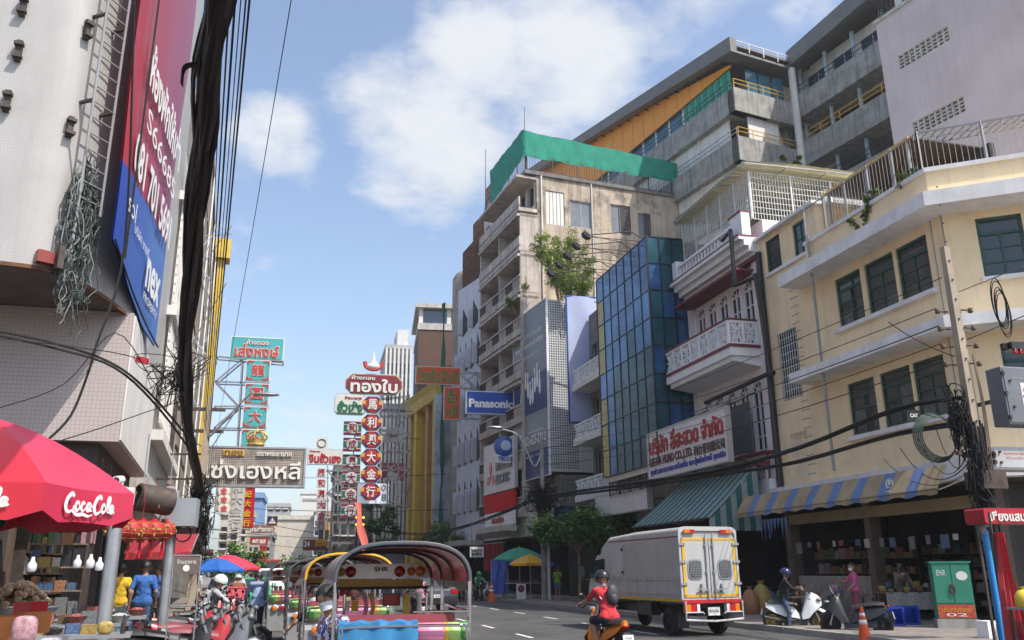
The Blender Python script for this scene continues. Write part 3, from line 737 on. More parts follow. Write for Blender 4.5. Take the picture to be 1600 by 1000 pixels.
# ---- white blank sign box and small roof below
fs = FA.sub(24.1,1.6);t = fs.thing('blank_sign_box','blank dusty white sign box above the shutters under the blue glass building','sign')
blk('panel',M_signw,t,0,7.0,-.25,0,4.5,5.55);b = B();b.box(-.05,7.05,-.28,.02,4.44,4.5);b.box(-.05,7.05,-.28,.02,5.55,5.61);b.box(-.05,0,-.28,.02,4.5,5.55);b.box(7.,7.05,-.28,.02,4.5,5.55);b.obj('frame',M_alu,t)
b = B();[b.bar((x,-.2,5.0),(x,-1.7,5.0),.06) for x in (.6,3.5,6.4)];b.obj('bracket',M_steeld,t)
# ---- narrow grey shophouse between glass and billboard
f = FA.sub(28.75);bld = f.thing('grey_shophouse','narrow grey shophouse with stacked white balconies left of the blue glass building','building')
Wn = 6.6
hs = [(.5+i*1.5,1.7+i*1.5,z,z+2.0) for i in range(4) for z in (6.6,10.0,13.4)]
wall('wall',M_concd,bld,0,Wn,4.2,17.5,-.3,0,hs);blk('body',M_concd,bld,0,Wn,-11,-.3,4.2,17.4)
for h in hs:window(bld,h,-.15,M_alu,None,2,1,.06)
for z in (5.6,9.0,12.4):
    blk('balcony_slab',M_offw,bld,0,Wn,0,1.3,z,z+.35)
    pierced(bld,(.05,1.2),(Wn-.05,1.2),z+.35,z+1.3,6)
    pierced(bld,(.05,.05),(.05,1.15),z+.35,z+1.3,1)
shop_recess(f,bld,0,Wn,4.2)
blk('blue_fascia',mat('blue_shop_fascia',(.05,.15,.22),.6),bld,.2,Wn,.05,.25,3.9,5.0)
for i in range(24):piece('shutter_slat',M_steel,bld,1.2,3.4,-.1+(i % 2)*.015,-.05+(i % 2)*.015,.15+i*.12,.15+i*.12+.112)
blk('door',paint('dark_blue_door','#20304f'),bld,3.9,5.6,-.12,-.04,.15,3.2)
blk('pier',M_offw,bld,.0,1.1,-.3,.02,.15,4.2);blk('pier',M_offw,bld,3.45,3.85,-.3,.02,.15,4.2)

# ---- billboard block with its perforated side screen
f = FB.sub(8.2);bld = f.thing('billboard_block','tall grey advertising billboard block with white perforated side and phone number','billboard')
Wb = 6.2;OF = 1.2
M_perf = mat('perforated_white_panel',(.55,.56,.56),.6,var=.08,streak=.25,dirt=(.3,.3,.28));M_grey = mat('grey_poster',(.24,.25,.27),.45,var=.1,scale=.5);M_navy = mat('navy_poster',(.03,.05,.16),.45,var=.15,scale=.5)
f_ = FB;z0,z1 = 7.6,19.4
blk('box',M_perf,bld,0.1,Wb,-6,OF-.06,z0+.2,z1)
blk('poster',M_grey,bld,0.05,Wb,OF-.05,OF,z0,z1)
blk('poster_band',M_navy,bld,.05,Wb,OF,OF+.006,12.0,14.6);blk('poster_fade',M_navy,bld,.05,Wb,OF,OF+.005,z0,9.4)
b = B()
for (a0,a1,c0,c1) in ((-.02,.05,z0-.05,z1+.08),(Wb,Wb+.07,z0-.05,z1+.08),(.05,Wb,z0-.05,z0),(.05,Wb,z1,z1+.08)):b.box(a0,a1,OF-.1,OF+.05,c0,c1)
b.obj('frame',M_white,bld)
b = B()                                              # holes of the screen as small dark recesses
for i in range(12):
    for k in range(66):
        y = -.9+i*.17;z = z0+.4+k*.172;b.box(.085,.1,y,y+.085,z,z+.085)
tag(b.obj('perforations',M_dark,bld),kind='stuff')
kw = dict(U=(-1,0,0));wl_ = M_wlet
letters('MISEN BEAUTY & WELLNESS',wl_,bld,(3.2,OF+.01,17.6),w=4.6,h=.3,**kw)
letters('ลงทุนกองทุนบัวท้อง',wl_,bld,(3.2,OF+.01,16.9),w=5.2,h=.55,bold=.02,**kw)
letters('เริ่มง่ายกับเราทุกวัน',wl_,bld,(3.4,OF+.01,16.1),w=3.8,h=.38,**kw)
letters('รายละเอียดเพิ่มเติม',wl_,bld,(2.2,OF+.01,10.75),w=2.6,h=.22,**kw)
letters('02-623-2212',wl_,bld,(2.3,OF+.01,10.2),w=3.6,h=.62,bold=.025,**kw)
b = B();b.lathe([(.42,0),(.42,.01),(0,.012)],20,(4.9,OF+.006,10.4),axis=(0,1,0));b.obj('phone_roundel',M_wlet,bld)
b = B();b.tube(catmull([(5.05,OF+.03,10.62),(5.0,OF+.03,10.4),(4.78,OF+.03,10.2)]),.05,6);b.obj('handset_mark',M_blue,bld)
letters('สอบถามข้อมูล  ธนาคาร',wl_,bld,(3.0,OF+.01,9.1),w=4.0,h=.26,**kw)
b = B();rg = random.Random(5)                       # cluster of white bottles pictured on the poster
for i in range(9):
    x = 1.4+i*.42;z = 13.9+.55*sin(i*1.3);hh = 1.1+.5*rg.random()
    for (r,a,h_) in ((.2,-.15,.42),(.1,.3,.3),(.13,.5,.12)):b.ell((x,OF+.01,z+hh*a),(r,.012+.001*i,hh*h_),12,6)
b.obj('pictured_bottles',wl_,bld)
b = B();[b.bar((x,.5,z0-.1),(x,-1,z0-.1),.12) for x in (.5,3,5.7)];b.box(0,Wb,-3,.5,5.6,z0);b.obj('support',M_concd,bld)
shop_recess(f,bld,0,Wb,4.1);blk('lower_wall',M_blue,bld,0,Wb,-.2,.05,4.1,5.6)
blk('shop_board',M_concl,bld,.2,Wb-.2,.9,1.1,3.9,5.5)
# ---- long blank vinyl banner hanging edge-on to the street
pA,pB = P(886,462,Y=50.5),P(937,660,Y=50.5)
t = thing('vinyl_banner','tall blank pale blue vinyl banner hanging beside the perforated billboard','banner',(pA.x,50.5,pB.z))
M_vin = mat('pale_blue_vinyl',(.42,.47,.66),.55,var=.06,scale=.5);wv,hv = pB.x-pA.x,pA.z-pB.z
b = B();g = [[(x,.04*sin(x*3+z),z) for x in [wv*i/8 for i in range(9)]] for z in [hv*k/16 for k in range(17)]];b.sheet(g);b.sheet([[(p[0],p[1]+.02,p[2]) for p in r] for r in g][::-1]);b.obj('sheet',M_vin,t,True)
b = B();b.cyl((-.1,.05,-.02),(wv+.1,.05,-.02),.05);b.cyl((-.1,.05,hv),(wv+.1,.05,hv),.05);b.cyl((-.06,.05,0),(-.06,.05,hv),.06);[b.cyl((-.2+wv,.06,z),(wv+1.6,.1,z),.04) for z in (.3,hv-.3)];b.obj('frame',M_blue,t)

# ---- tall grey-cream apartment block with balconies, stained end wall and green net
f = FB.sub(12.35);bld = f.thing('apartment_block','tall stained apartment block with tiered balconies and green net round its roof','building')
M_stain = mat('stained_render',(.52,.43,.33),.9,var=.2,scale=.75,streak=.75,dirt=(.07,.06,.055),bump=.2,blotch=.9)
M_cream = mat('grey_cream_render',(.64,.60,.56),.85,var=.15,streak=.7,dirt=(.16,.14,.13),blotch=.3);M_balc = mat('balcony_concrete',(.53,.46,.41),.85,var=.2,streak=.75,dirt=(.11,.095,.08),blotch=.3)
La,Dp,Ht = 12.2,14.,30.9
blk('body',M_cream,bld,.3,La,-Dp+.2,-.5,4,Ht-.2)
ew = [(-1.5,26.8,29.6,1.55),(-3.7,26.9,29.1,1.9),(-7.1,26.9,29.3,1.7),(-9.2,26.7,28.9,1.1),(-12.6,26.6,28.9,1.0)]
# end wall with window openings, seen face on from down the street
wv_ = bpy.data.objects.new('end_wall',None);col.objects.link(wv_);wv_.parent = bld;wv_.location = (.0,-Dp,0);wv_.rotation_euler = (0,0,R(90))   # local x -> street side, local y -> away... 
# local frame: x runs from the back (0) to the street (Dp); outward normal is +y
hol = [(Dp+y-w_/2,Dp+y+w_/2,a,c) for (y,a,c,w_) in ew]
wall('stained_wall',M_stain,wv_,0,Dp,4,Ht,-.3,0,hol)
for h in hol:window(wv_,h,-.12,M_alu,mat('grey_shutter_glass',(.20,.22,.24),.25,var=.2),2,1,.06)
b = B();[b.box(hol[0][0]+.05+i*.3,hol[0][0]+.3+i*.3,-.1,-.06,hol[0][2]+.05,hol[0][3]-.05) for i in range(5)];b.obj('shutter',M_offw,wv_)
for h in hol[2:]:grille(wv_,(h[0],(h[0]+h[1])/2,h[2],h[3]),.02,M_steeld,.2,.22,.02)
b = B();b.cyl((Dp-.35,.08,6),(Dp-.35,.08,Ht),.07);b.cyl((Dp-4.6,.08,12),(Dp-4.6,.08,Ht),.05);b.obj('drain_pipe',M_offw,wv_)
fl_z = [5.2+3.2*i for i in range(8)]
hs = []
for z in fl_z:hs += [(.6+i*1.8,1.9+i*1.8,z+.9,z+2.7) for i in range(5)]
hs2 = [(9.4,10.1,z+.4,z+2.7) for z in fl_z]+[(10.5,11.8,z+.2,z+2.8) for z in fl_z]
wall('wall',M_cream,bld,.3,La,4,Ht,-.5,0,hs+hs2)
for h in hs:window(bld,h,-.3,M_steeld,None,2,1,.05,panes=False)
for h in hs2:window(bld,h,-.3,M_blackp,None,2,4,.05,panes=False)
for h in hs2[8:]:railing(bld,(h[0],.12),(h[1],.12),h[2],h[2]+.9,M_steeld,.15,1)
for i,z in enumerate(fl_z):
    b = B();b.box(-.02,9.2,0,1.5,z,z+.28);b.box(-.02,9.2,1.38,1.5,z+.28,z+.5);b.obj('balcony_slab',M_balc,bld)
    blk('sun_visor',M_balc,bld,.0,9.0,0,1.65,z+2.75,z+2.95) if i > 1 else None
    if i >= 6:blk('parapet',M_balc,bld,-.02,9.2,1.38,1.5,z+.28,z+1.15)
    else:
        for k in range(6):grille(bld,(.05+k*1.52,1.5+k*1.52,z+.5,z+1.2),1.43,M_steeld if k % 2 else M_balc,.16,.25,.022,'balcony_rail',diag=True)
        blk('handrail',M_balc,bld,-.02,9.2,1.36,1.52,z+1.2,z+1.32)
        grille(bld,(.0,.05,z+.5,z+1.2),1.0,M_steeld,.1,.25,.02,'balcony_end')
for k in range(3):blk('fin',M_balc,bld,-.0+k*4.5,.22+k*4.5,0,1.4,5.5,Ht-3.5)
# arched window column heads
for z in (fl_z[7]+2.8,fl_z[3]+2.8):
    b = B();b.prism([(10.5+.65+.7*cos(pi*i/10),z-.2+.75*sin(pi*i/10)) for i in range(11)],-.02,.03);b.obj('arched_head',M_blackp,bld)
blk('parapet',M_cream,bld,9.2,La,-.3,.02,Ht,Ht+2.2)
# roof rail, frames and the green shade net
railing(bld,(.1,.8),(9.3,.8),Ht+.1,Ht+1.5,M_steeld,.22,5);railing(wv_,(0,.1),(Dp+.8,.1),Ht+.1,Ht+1.4,M_steeld,.22,7)
blk('roof_slab',M_concd,bld,-.15,9.4,-Dp,1.0,Ht-.2,Ht+.1)
M_net = mat('green_shade_net',(.014,.25,.17),.85,var=.2,scale=1.2,streak=.25,dirt=(.01,.2,.13),bump=.4,bscale=30)
b = B()
g = []
path = [(7.5,1.1),(3.7,1.1),(-.05,1.1),(-.12,.9),(-.12,-3),(-.12,-7),(-.12,-11),(-.12,-Dp-.5)]
pp = []
for i in range(len(path)-1):
    for k in range(10):pp.append((path[i][0]+(path[i+1][0]-path[i][0])*k/10,path[i][1]+(path[i+1][1]-path[i][1])*k/10))
for k in range(7):
    row = []
    for i,p in enumerate(pp):
        u = i/len(pp);top = Ht+3.5-(.9*max(0,(u-.3)))-.04*sin(i*.6);bot = Ht+1.2+.05*sin(i*.9)
        if u < .28:bot = Ht+.2+1.0*(u/.28)
        row.append((p[0]-.03*sin(i*1.9+k),p[1]+.03*sin(i*1.7+k*1.3),bot+(top-bot)*k/6))
    g.append(row)
b.sheet(g);b.sheet([[(p[0]+.015,p[1]-.015,p[2]) for p in r] for r in g][::-1]);b.obj('shade_net',M_net,bld,True)
for (x,y,h) in ((.05,.9,5.5),(9.3,.9,6.5)):b = B();b.cyl((x,y,Ht),(x,y,Ht+h),.04,.02);b.obj('mast',M_steeld,bld)
b = B();b.box(8,La-.2,-6,-2,Ht,Ht+3.6);b.obj('roof_shed',M_concl,bld);grille(bld,(7.6,La,Ht+2.2,Ht+4.0),-.1,M_rust,.25,.4,.02,'roof_cage',True)
shop_recess(f,bld,.0,La,4.0)
# shop panels on its street front: electrical dealer
UB = dict(U=(-1,0,0))
t = FB.sub(12.9,1.8).thing('dealer_sign','white electrical dealer sign with red three-diamond mark and black lettering','sign')
L8 = 6.4
blk('panel',M_signw,t,0,L8,-.2,0,7.2,10.7);b = B();[b.box(a,c,-.22,.03,e,h) for a,c,e,h in ((-.06,L8+.06,7.14,7.2),(-.06,L8+.06,10.7,10.76),(-.06,0,7.2,10.7),(L8,L8+.06,7.2,10.7))];b.obj('frame',M_alu,t)
letters('MITSUBISHI',M_blackp,t,(2.1,0,9.0),w=3.3,h=.62,bold=.03,depth=.06,**UB);letters('ELECTRIC',M_blackp,t,(2.35,0,8.05),w=2.8,h=.62,bold=.03,depth=.06,**UB)
b = B();
def rhomb(cx,cz,a):
    r = 1.05;d = V((cos(a),sin(a)))*r;n2 = V((-sin(a),cos(a)))*r*.42;o = V((cx,cz));b.prism([tuple(o),tuple(o+d*.5+n2*.7),tuple(o+d),tuple(o+d*.5-n2*.7)],.0,.06)
for a in (90,210,330):rhomb(4.9,8.4,R(a))
b.obj('diamond_mark',M_red,t)
t = FB.sub(13.0,1.85).thing('red_shop_sign','bright red shop panel over a small white tiled sign strip under the dealer sign','sign')
blk('panel',paint('bright_red_panel','#cc2a2e',.75,spec=.1),t,0,L8-.2,-.2,0,5.75,7.05)
for i in range(12):
    for k in range(3):piece('tile',M_white,t,.02+i*.51,.5+i*.51,-.15,-.02+rnd.uniform(0,.006),4.75+k*.33,5.06+k*.33)
letters('แหลมเลี้ยง',M_lred,t,(3.2,0,5.2),w=2.4,h=.5,bold=.03,depth=.03,**UB)
blk('canopy',M_concl,t,0,L8-.2,-.2,.6,4.3,4.7);blk('canopy_edge',M_brown,t,0,L8-.2,.2,.65,3.95,4.3)

# ---- white building with pointed window slits
f = FB.sub(24.6);bld = f.thing('slit_window_building','white building with rows of pointed slit windows and a rounded brown concrete end','building')
Ls = 7.6;M_lil = mat('pale_lilac_white_render',(.62,.62,.68),.8,var=.08,streak=.35,dirt=(.3,.3,.32))
blk('body',M_lil,bld,0,Ls,-14,0,4.2,26.0)
b = B();b.prism([(0,26),(Ls,26),(Ls,27.6),(4,27.2),(0,26.8)],-.3,0);b.obj('parapet',M_lil,bld)
for r_,z in enumerate((6.4,10.6,14.8,19.0,22.6)):
    n = 4 if r_ < 4 else 2
    for i in range(n):
        x = .9+i*1.7 if n == 4 else 1.6+i*3.0;hgt = 2.9 if n == 4 else 2.7;ww = .9 if n == 4 else 1.4
        b = B();b.prism([(x,z+.3),(x+ww,z),(x+ww,z+hgt),(x,z+hgt*.5)],-.02,.03);o = b.obj('slit_window',M_dark,bld)
        b = B();b.prism([(x+ww,z+.2),(x+ww+.12,z+.1),(x+ww+.12,z+hgt*.7),(x+ww,z+hgt*.55)],0,.5);b.obj('fin',M_lil,o)
b = B();b.lathe([(1.9,4),(1.9,29.5),(1.6,30.0),(0,30.2)],24,(Ls+1.7,-1.9,0));b.box(Ls+.2,Ls+3.5,-14,-1.9,4,29.5);b.obj('rounded_end',mat('brown_concrete',(.34,.29,.24),.9,var=.2,streak=.4,dirt=(.1,.08,.06)),bld,True)
grille(bld,(0,4.2,27,33.2),-.4,M_rust,.5,.8,.05,'roof_cage',True);blk('roof_hut',M_rust,bld,.2,6.2,-6,-1,26.5,32.8);grille(bld,(4.4,7.4,27,31.5),-.4,M_rust,.5,.8,.05,'roof_cage',True)
shop_recess(f,bld,0,Ls+3.4,4.2);blk('shop_canopy',M_concl,bld,0,Ls,0,1.8,3.7,4.1)
b = B();g = [[(Ls+3.2+.7*k/4+.1*sin(z),.4+.15*sin(z*.8+k),z) for k in range(5)] for z in [4.5+23*i/22 for i in range(23)]];b.sheet(g);b.sheet([[(p[0]+.02,p[1]-.02,p[2]) for p in r] for r in g][::-1]);b.obj('green_net_drop',mat('dark_green_net',(.01,.13,.09),.8,var=.25),bld,True)
# ---- yellow-columned building with a bare stained party wall
f = FB.sub(36.0);bld = f.thing('yellow_column_building','narrow building with tall yellow columns and a bare stained blue-grey party wall','building')
M_ych = mat('ochre_yellow_paint',(.60,.40,.05),.7,var=.15,streak=.25,dirt=(.2,.13,.04));M_party = mat('stained_party_wall',(.50,.54,.62),.9,var=.2,scale=.5,dirt=(.07,.07,.08),blotch=.8)
blk('party_wall',M_party,bld,0,.4,-13,1.0,.2,18.3);blk('body',M_ych,bld,.4,12,-13,-.6,4,18.6)
for i,x in enumerate((.4,4.0,7.6,11.0)):blk('column',M_ych if i != 1 else mat('orange_ochre',(.45,.22,.05),.7),bld,x,x+1.0,-.6,.9-(.25 if i % 2 else 0),.2,17.8)
for x in (1.9,2.9,5.6,6.6,9.4):b = B();b.cyl((x,-.2,4),(x,-.2,17.6),.22,n=8);b.obj('slim_column',M_offw,bld,True)
b = B();b.box(.41,12.2,-1,.98,17.8,18.9);b.prism([(-.6,18.9),(1.0,18.9),(1.3,19.5)],.41,12,ax='x');b.obj('cornice',M_ych,bld)
for z in (7,10.5,14):blk('spandrel',M_brown,bld,1.4,11.2,-.5,-.3,z,z+1.2)
shop_recess(f,bld,.4,12,4)
# ---- brown tower with a glazed top storey, set behind
p0 = P(655,475,Y=98);t = thing('brown_tower','plain brown tower with glazed white top storey behind the yellow columns','building',(p0.x,98,0),R(-4))
H_ = p0.z;ww = 10.5
blk('shaft',mat('brown_render',(.13,.075,.055),.9,var=.15,streak=.2,dirt=(.07,.05,.04)),t,0,ww,0,12,0,H_-3.2);blk('roof',M_concl,t,-.4,ww+.2,-.4,12.4,H_-.5,H_);blk('top_storey',M_dark,t,.4,ww-.2,.5,11.5,H_-3.0,H_-.5);blk('top_parapet',M_concl,t,-.1,ww,-.1,12,H_-3.2,H_-2.4)
for x in (0,3.4,6.8,ww-.6):piece('mullion',M_offw,t,x,x+.5,.1,.5,H_-2.4,H_-.5)
for i in range(3):piece('pane',M_glassb,t,.5+i*3.4,3.4+i*3.4,.35,.4,H_-2.4,H_-.5)

# ================================================================== concrete parking block behind, with orange cladding
a_ = R(-12);FP = Fac((P(1152,147,Y=52).x,52),(sin(a_),cos(a_)))
bld = FP.thing('parking_block','weathered concrete block with orange cladding and stacked access balconies behind the shophouses','building')
M_or = mat('orange_metal_cladding',(.85,.33,.025),.5,var=.06,streak=.12,dirt=(.35,.12,.02));M_or2 = mat('orange_cladding_joint',(.30,.10,.015),.6)
M_roofm = mat('grey_roof_fascia',(.17,.165,.155),.6,var=.15,streak=.25,dirt=(.09,.08,.07))
ZL = 36.3;SP = 4.05
Lw = 34.
for k in range(4):
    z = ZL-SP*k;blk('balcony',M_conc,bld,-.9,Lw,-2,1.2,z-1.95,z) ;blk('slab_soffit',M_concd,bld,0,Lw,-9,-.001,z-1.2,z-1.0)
blk('core',M_offw,bld,.25,Lw,-16,-1.6,12,ZL+2.3)
for k in range(1,4):
    z = ZL-SP*k
    for i in range(9):piece('wall_panel',M_offw,bld,.4+i*3.7,4.0+i*3.7,.62+rnd.uniform(-.02,.02),.7,z,z+SP-1.95)
    for i in range(8):b = B();b.cyl((4.05+i*3.7,.75,z),(4.05+i*3.7,.75,z+SP-1.95),.1,n=6);b.obj('pipe_column',M_offw,bld)
for k in range(3):
    z = ZL-SP*k;b = B();[b.cyl((x,1.1,z),(x,1.1,z+.75),.03,n=5) for x in [i*2.2-.8 for i in range(16)]];[b.cyl((-.85,1.1,z+h),(Lw,1.1,z+h),.035,n=5) for h in (.4,.75)];b.obj('handrail',M_steel if k else M_steeld,bld)
# top storey: blue windows, then orange cladding that widens with distance under a sloping roof
M_win = mat('blue_tinted_glazing',(.05,.16,.22),.12,var=.3,scale=.7)
for i in range(16):
    x0 = .6+i*2.0;piece('pane',M_win,bld,x0,x0+1.8,.12,.17,ZL,ZL+2.4);piece('mullion',M_offw,bld,x0+1.8,x0+2.0,.1,.22,ZL,ZL+2.4)
zr = [(0.,ZL+3.4),(Lw,ZL+1.0)]
M_sheet = mat('green_corrugated_sheet',(.02,.26,.18),.6,var=.2)
for i in range(14):x0 = .3+i*.42;piece('corrugated_sheet',M_sheet if i % 2 else mat('light_green_corrugated_sheet',(.05,.38,.27),.6),bld,x0,x0+.4,.24,.28+(i % 2)*.05,ZL+.4,ZL+2.4)
for i in range(20):
    u0,u1 = i/20,(i+1)/20;x0,x1 = Lw*u0,Lw*u1
    za = lambda u:ZL+2.45-.75*u;zb = lambda u:ZL+2.65+.2*Lw*u
    b = B();b.prism([(x0+.03,za(u0)-.15*u0),(x1-.03,za(u1)-.15*u1),(x1-.03,zb(u1)),(x0+.03,zb(u0))],.35-.6*(1-u0)*0,.5);b.obj('cladding_panel',M_or,bld)
b = B();b.prism([(0,ZL+2.45),(Lw,ZL+1.7),(Lw,ZL+9),(0,ZL+2.6)],.3,.345);b.obj('cladding_backing',M_or2,bld)
b = B();b.prism([(-1.4,ZL+2.75),(-1.4,ZL+4.0),(Lw+2,ZL+9.2),(Lw+2,ZL+8.4)],.9,1.5);b.obj('roof_fascia',M_roofm,bld)
b = B();b.prism([(-1.3,ZL+3.4),(-1.3,ZL+3.6),(Lw+2,ZL+8.9),(Lw+2,ZL+8.7)],-15,.89);b.obj('roof',M_roofm,bld)
b = B();[b.bar((x,-.6,ZL+2.6+x*.155),(x+.6,.9,ZL+3.0+x*.158),.08) for x in [1.5*i for i in range(20)]];b.obj('roof_struts',M_steeld,bld)
# side that faces down the street, then the recessed second wing
fw2 = -11.
wroot = bpy.data.objects.new('near_wing',None);col.objects.link(wroot);wroot.parent = bld;wroot.location = (fw2,0,0)
for k in range(4):
    z = ZL-SP*k
    b = B();b.box(fw2,-.9,-7.2,-6.0,z-1.25,z) if False else None
    blk('end_balcony',M_conc,bld,-1.0,-.25,-4.9,1.2,z-1.95,z)
for i in range(3):piece('end_pane',M_win,bld,-.3,-.24,-1.8-i*1.3,-.7-i*1.3,ZL,ZL+2.4);piece('mullion',M_offw,bld,-.12,0,-1.95-i*1.3,-1.8-i*1.3,ZL,ZL+2.4)
b = B();[b.cyl((-.95,1.1-i*1.4,z),(-.95,1.1-i*1.4,z+.75),.03,n=5) for i in range(5) for z in (ZL,ZL-SP)];[b.cyl((-.95,1.1,z),(-.95,-4.7,z),.035,n=5) for z in (ZL+.4,ZL+.75,ZL-SP+.4,ZL-SP+.75)];b.obj('end_handrail',M_yellow,bld)
for k in (1,2):
    for i in range(1):piece('end_panel',M_offw,bld,-.6,-.5,-3.2-i*3.1,-.25-i*3.1,ZL-SP*k,ZL-SP*k+2.7)
b = B();[b.box(-.3,.0,-4.4-i*.3,-4.2-i*.3,ZL-SP+.3+.3*(i % 2),ZL-SP+2.2) for i in range(4)];b.obj('meter_boxes',M_steel,bld)
b = B();b.box(-1.2,0,-4.9,.95,ZL+2.9,ZL+3.1);b.obj('end_roof',M_roofm,bld);b = B();[b.bar((-1.3,y,ZL+3.9),(-1.3,y-1.4,ZL+3.9),.06) for y in (1,-.4,-1.8,-3.2)];[b.bar((-1.3,y,ZL+3.1),(-1.3,y,ZL+3.9),.06) for y in (1,-.4,-1.8,-3.2)];b.obj('roof_rail',M_offw,bld)
yo = -4.8                                         # recessed wing, nearer to the camera
Xw = -13.5
for k in range(4):
    z = ZL-SP*k;blk('balcony',M_conc,bld,Xw,-.9,yo-1.6,yo,z-1.4,z+.55)
    b = B();[b.cyl((x,yo-.1,z+.5),(x,yo-.1,z+1.35),.035,n=5) for x in [-1.2-i*1.9 for i in range(9)]];[b.cyl((-1,yo-.1,z+h),(Xw,yo-.1,z+h),.035,n=5) for h in (.95,1.35)];b.obj('handrail',M_yellow if k == 1 else M_steeld,bld)
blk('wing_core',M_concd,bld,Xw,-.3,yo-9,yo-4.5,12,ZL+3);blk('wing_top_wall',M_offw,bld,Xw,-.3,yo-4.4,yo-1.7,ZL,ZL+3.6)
for i in range(5):
    for j in range(2):piece('pane',M_glassb,bld,-2.0-i*2.7-j*1.1,-1.0-i*2.7-j*1.1,yo-1.72,yo-1.66,ZL+.7,ZL+2.7)
    b = B();b.cyl((-.9-i*2.7,yo-.9,ZL-SP*3),(-.9-i*2.7,yo-.9,ZL+3.3),.16,n=8);b.obj('column',mat('pale_blue_pipe',(.36,.48,.55),.6),bld)
b = B();b.prism([(Xw-1,ZL+4.3),(Xw-1,ZL+5.7),(-1.0,ZL+4.5),(-1.0,ZL+3.1)],yo-.2,yo+.4);b.obj('wing_roof_fascia',M_roofm,bld)
b = B();b.prism([(Xw-1,ZL+4.9),(Xw-1,ZL+5.1),(-1.0,ZL+3.9),(-1.0,ZL+3.7)],yo-9,yo-.21);b.obj('wing_roof',M_roofm,bld)
bpy.data.objects.remove(wroot)
b = B();b.cyl((-1.1,yo+.1,ZL-SP*2),(-1.1,yo+.1,ZL+3),.3,n=10);b.obj('stack_pipe',M_offw,bld,True)
# ---- lilac-pink tower at the top edge
a_ = R(-14);p0 = P(1395,215,Y=36);FT = Fac((p0.x,36),(sin(a_),cos(a_)))
bld = FT.thing('lilac_tower','blank lilac-pink tower with two bands of breeze-block vents','building')
M_lilac = mat('dusty_lilac_render',(.63,.55,.55),.85,var=.1,scale=.4,streak=.3,dirt=(.4,.33,.33),blotch=.2)
v1,v2 = FT.rect(1404,105,1483,40),FT.rect(1425,205,1507,153)
v1 = FT.at(1404,98)+FT.at(1483,52);v2 = FT.at(1426,200)+FT.at(1508,165)
vh = []
for (sa,za,sb,zb) in (v1,v2):zz = (za+zb)/2;vh.append((min(sa,sb),max(sa,sb),zz-.42,zz+.42))
Wt = 16.
ZT = 31.45
wall('wall',M_lilac,bld,-Wt,0,10,ZT,-.4,0,vh);blk('body',M_lilac,bld,-Wt,0,-10,-.42,10,ZT)
for h in vh:
    n = 9
    for i in range(n+1):x = h[0]+(h[1]-h[0])*i/n;piece('vent_pier',M_concl,bld,x-.05,x+.05,-.3,-.02,h[2],h[3])
    for k in range(5):z = h[2]+(h[3]-h[2])*k/4;piece('vent_louvre',M_concl,bld,h[0],h[1],-.28,-.05,z-.03,z+.05)
blk('coping',M_concl,bld,-Wt,.1,-10,.1,ZT,ZT+.2)
grille(bld,(-1.3,-.2,ZT+.2,ZT+2.4),-.2,M_steeld,.28,.5,.03,'roof_lattice',True);grille(bld,(-4.6,-1.8,ZT+.2,ZT+2.4),-.2,M_steeld,.28,.5,.03,'roof_lattice',True)
blk('roof_column',M_offw,bld,-1.75,-1.35,-.5,-.05,ZT+.2,ZT+3);blk('roof_cap',M_concd,bld,-Wt,.3,-9,.3,ZT+2.6,ZT+3.2);blk('roof_wall',M_concd,bld,-Wt,-.3,-9,-3,ZT+.2,ZT+2.6)
# ================================================================== left-hand side of the street
FL = Fac((-3.87,18.3),(-L_DIR[0],-L_DIR[1]))
def LF(far):return FL.sub(-far)
def tilemat(name,c,size,grout,var=.06,streak=.12,dirt=(.35,.33,.31)):
    m = mat(name,c,.45,var=var,scale=.8,streak=streak,dirt=dirt)
    n,l = m.node_tree.nodes,m.node_tree.links;b = n['Principled BSDF'];src = b.inputs['Base Color'].links[0].from_socket
    g = n.new('ShaderNodeNewGeometry');sp = n.new('ShaderNodeSeparateXYZ');l.new(g.outputs['Position'],sp.inputs[0])
    def mth(op,a,v):
        k = n.new('ShaderNodeMath');k.operation = op;l.new(a,k.inputs[0])
        if isinstance(v,float):k.inputs[1].default_value = v
        else:l.new(v,k.inputs[1])
        return k.outputs[0]
    s1 = mth('ADD',sp.outputs['X'],mth('MULTIPLY',sp.outputs['Y'],.93))
    lines = None
    for a in (s1,sp.outputs['Z']):
        q = mth('FRACT',mth('DIVIDE',a,size),0.);e = mth('LESS_THAN',q,.14);lines = e if lines is None else mth('MAXIMUM',lines,e)
    mx = n.new('ShaderNodeMix');mx.data_type = 'RGBA';l.new(lines,mx.inputs['Factor']);l.new(src,mx.inputs['A']);mx.inputs['B'].default_value = (*grout,1);l.new(mx.outputs['Result'],b.inputs['Base Color'])
    bp = n.new('ShaderNodeBump');bp.inputs['Strength'].default_value = .5;bp.inputs['Distance'].default_value = .01;bp.invert = True;l.new(lines,bp.inputs['Height']);l.new(bp.outputs[0],b.inputs['Normal'])
    return m
M_mos = tilemat('white_mosaic_tile',(.43,.42,.405),.06,(.39,.38,.365),var=.12,streak=.55,dirt=(.30,.28,.26));M_mosp = tilemat('pinkish_mosaic_tile',(.50,.43,.41),.085,(.37,.32,.31))
bld = thing('mosaic_corner_building','white mosaic-tiled building with a rounded overhanging upper corner above the stalls','building',(-3.87,18.3,0),0)
o0 = V((-3.87,18.3,0))
ld = V((L_DIR[0],L_DIR[1],0))
def lp(x,y):return (x+3.87,y-18.3)
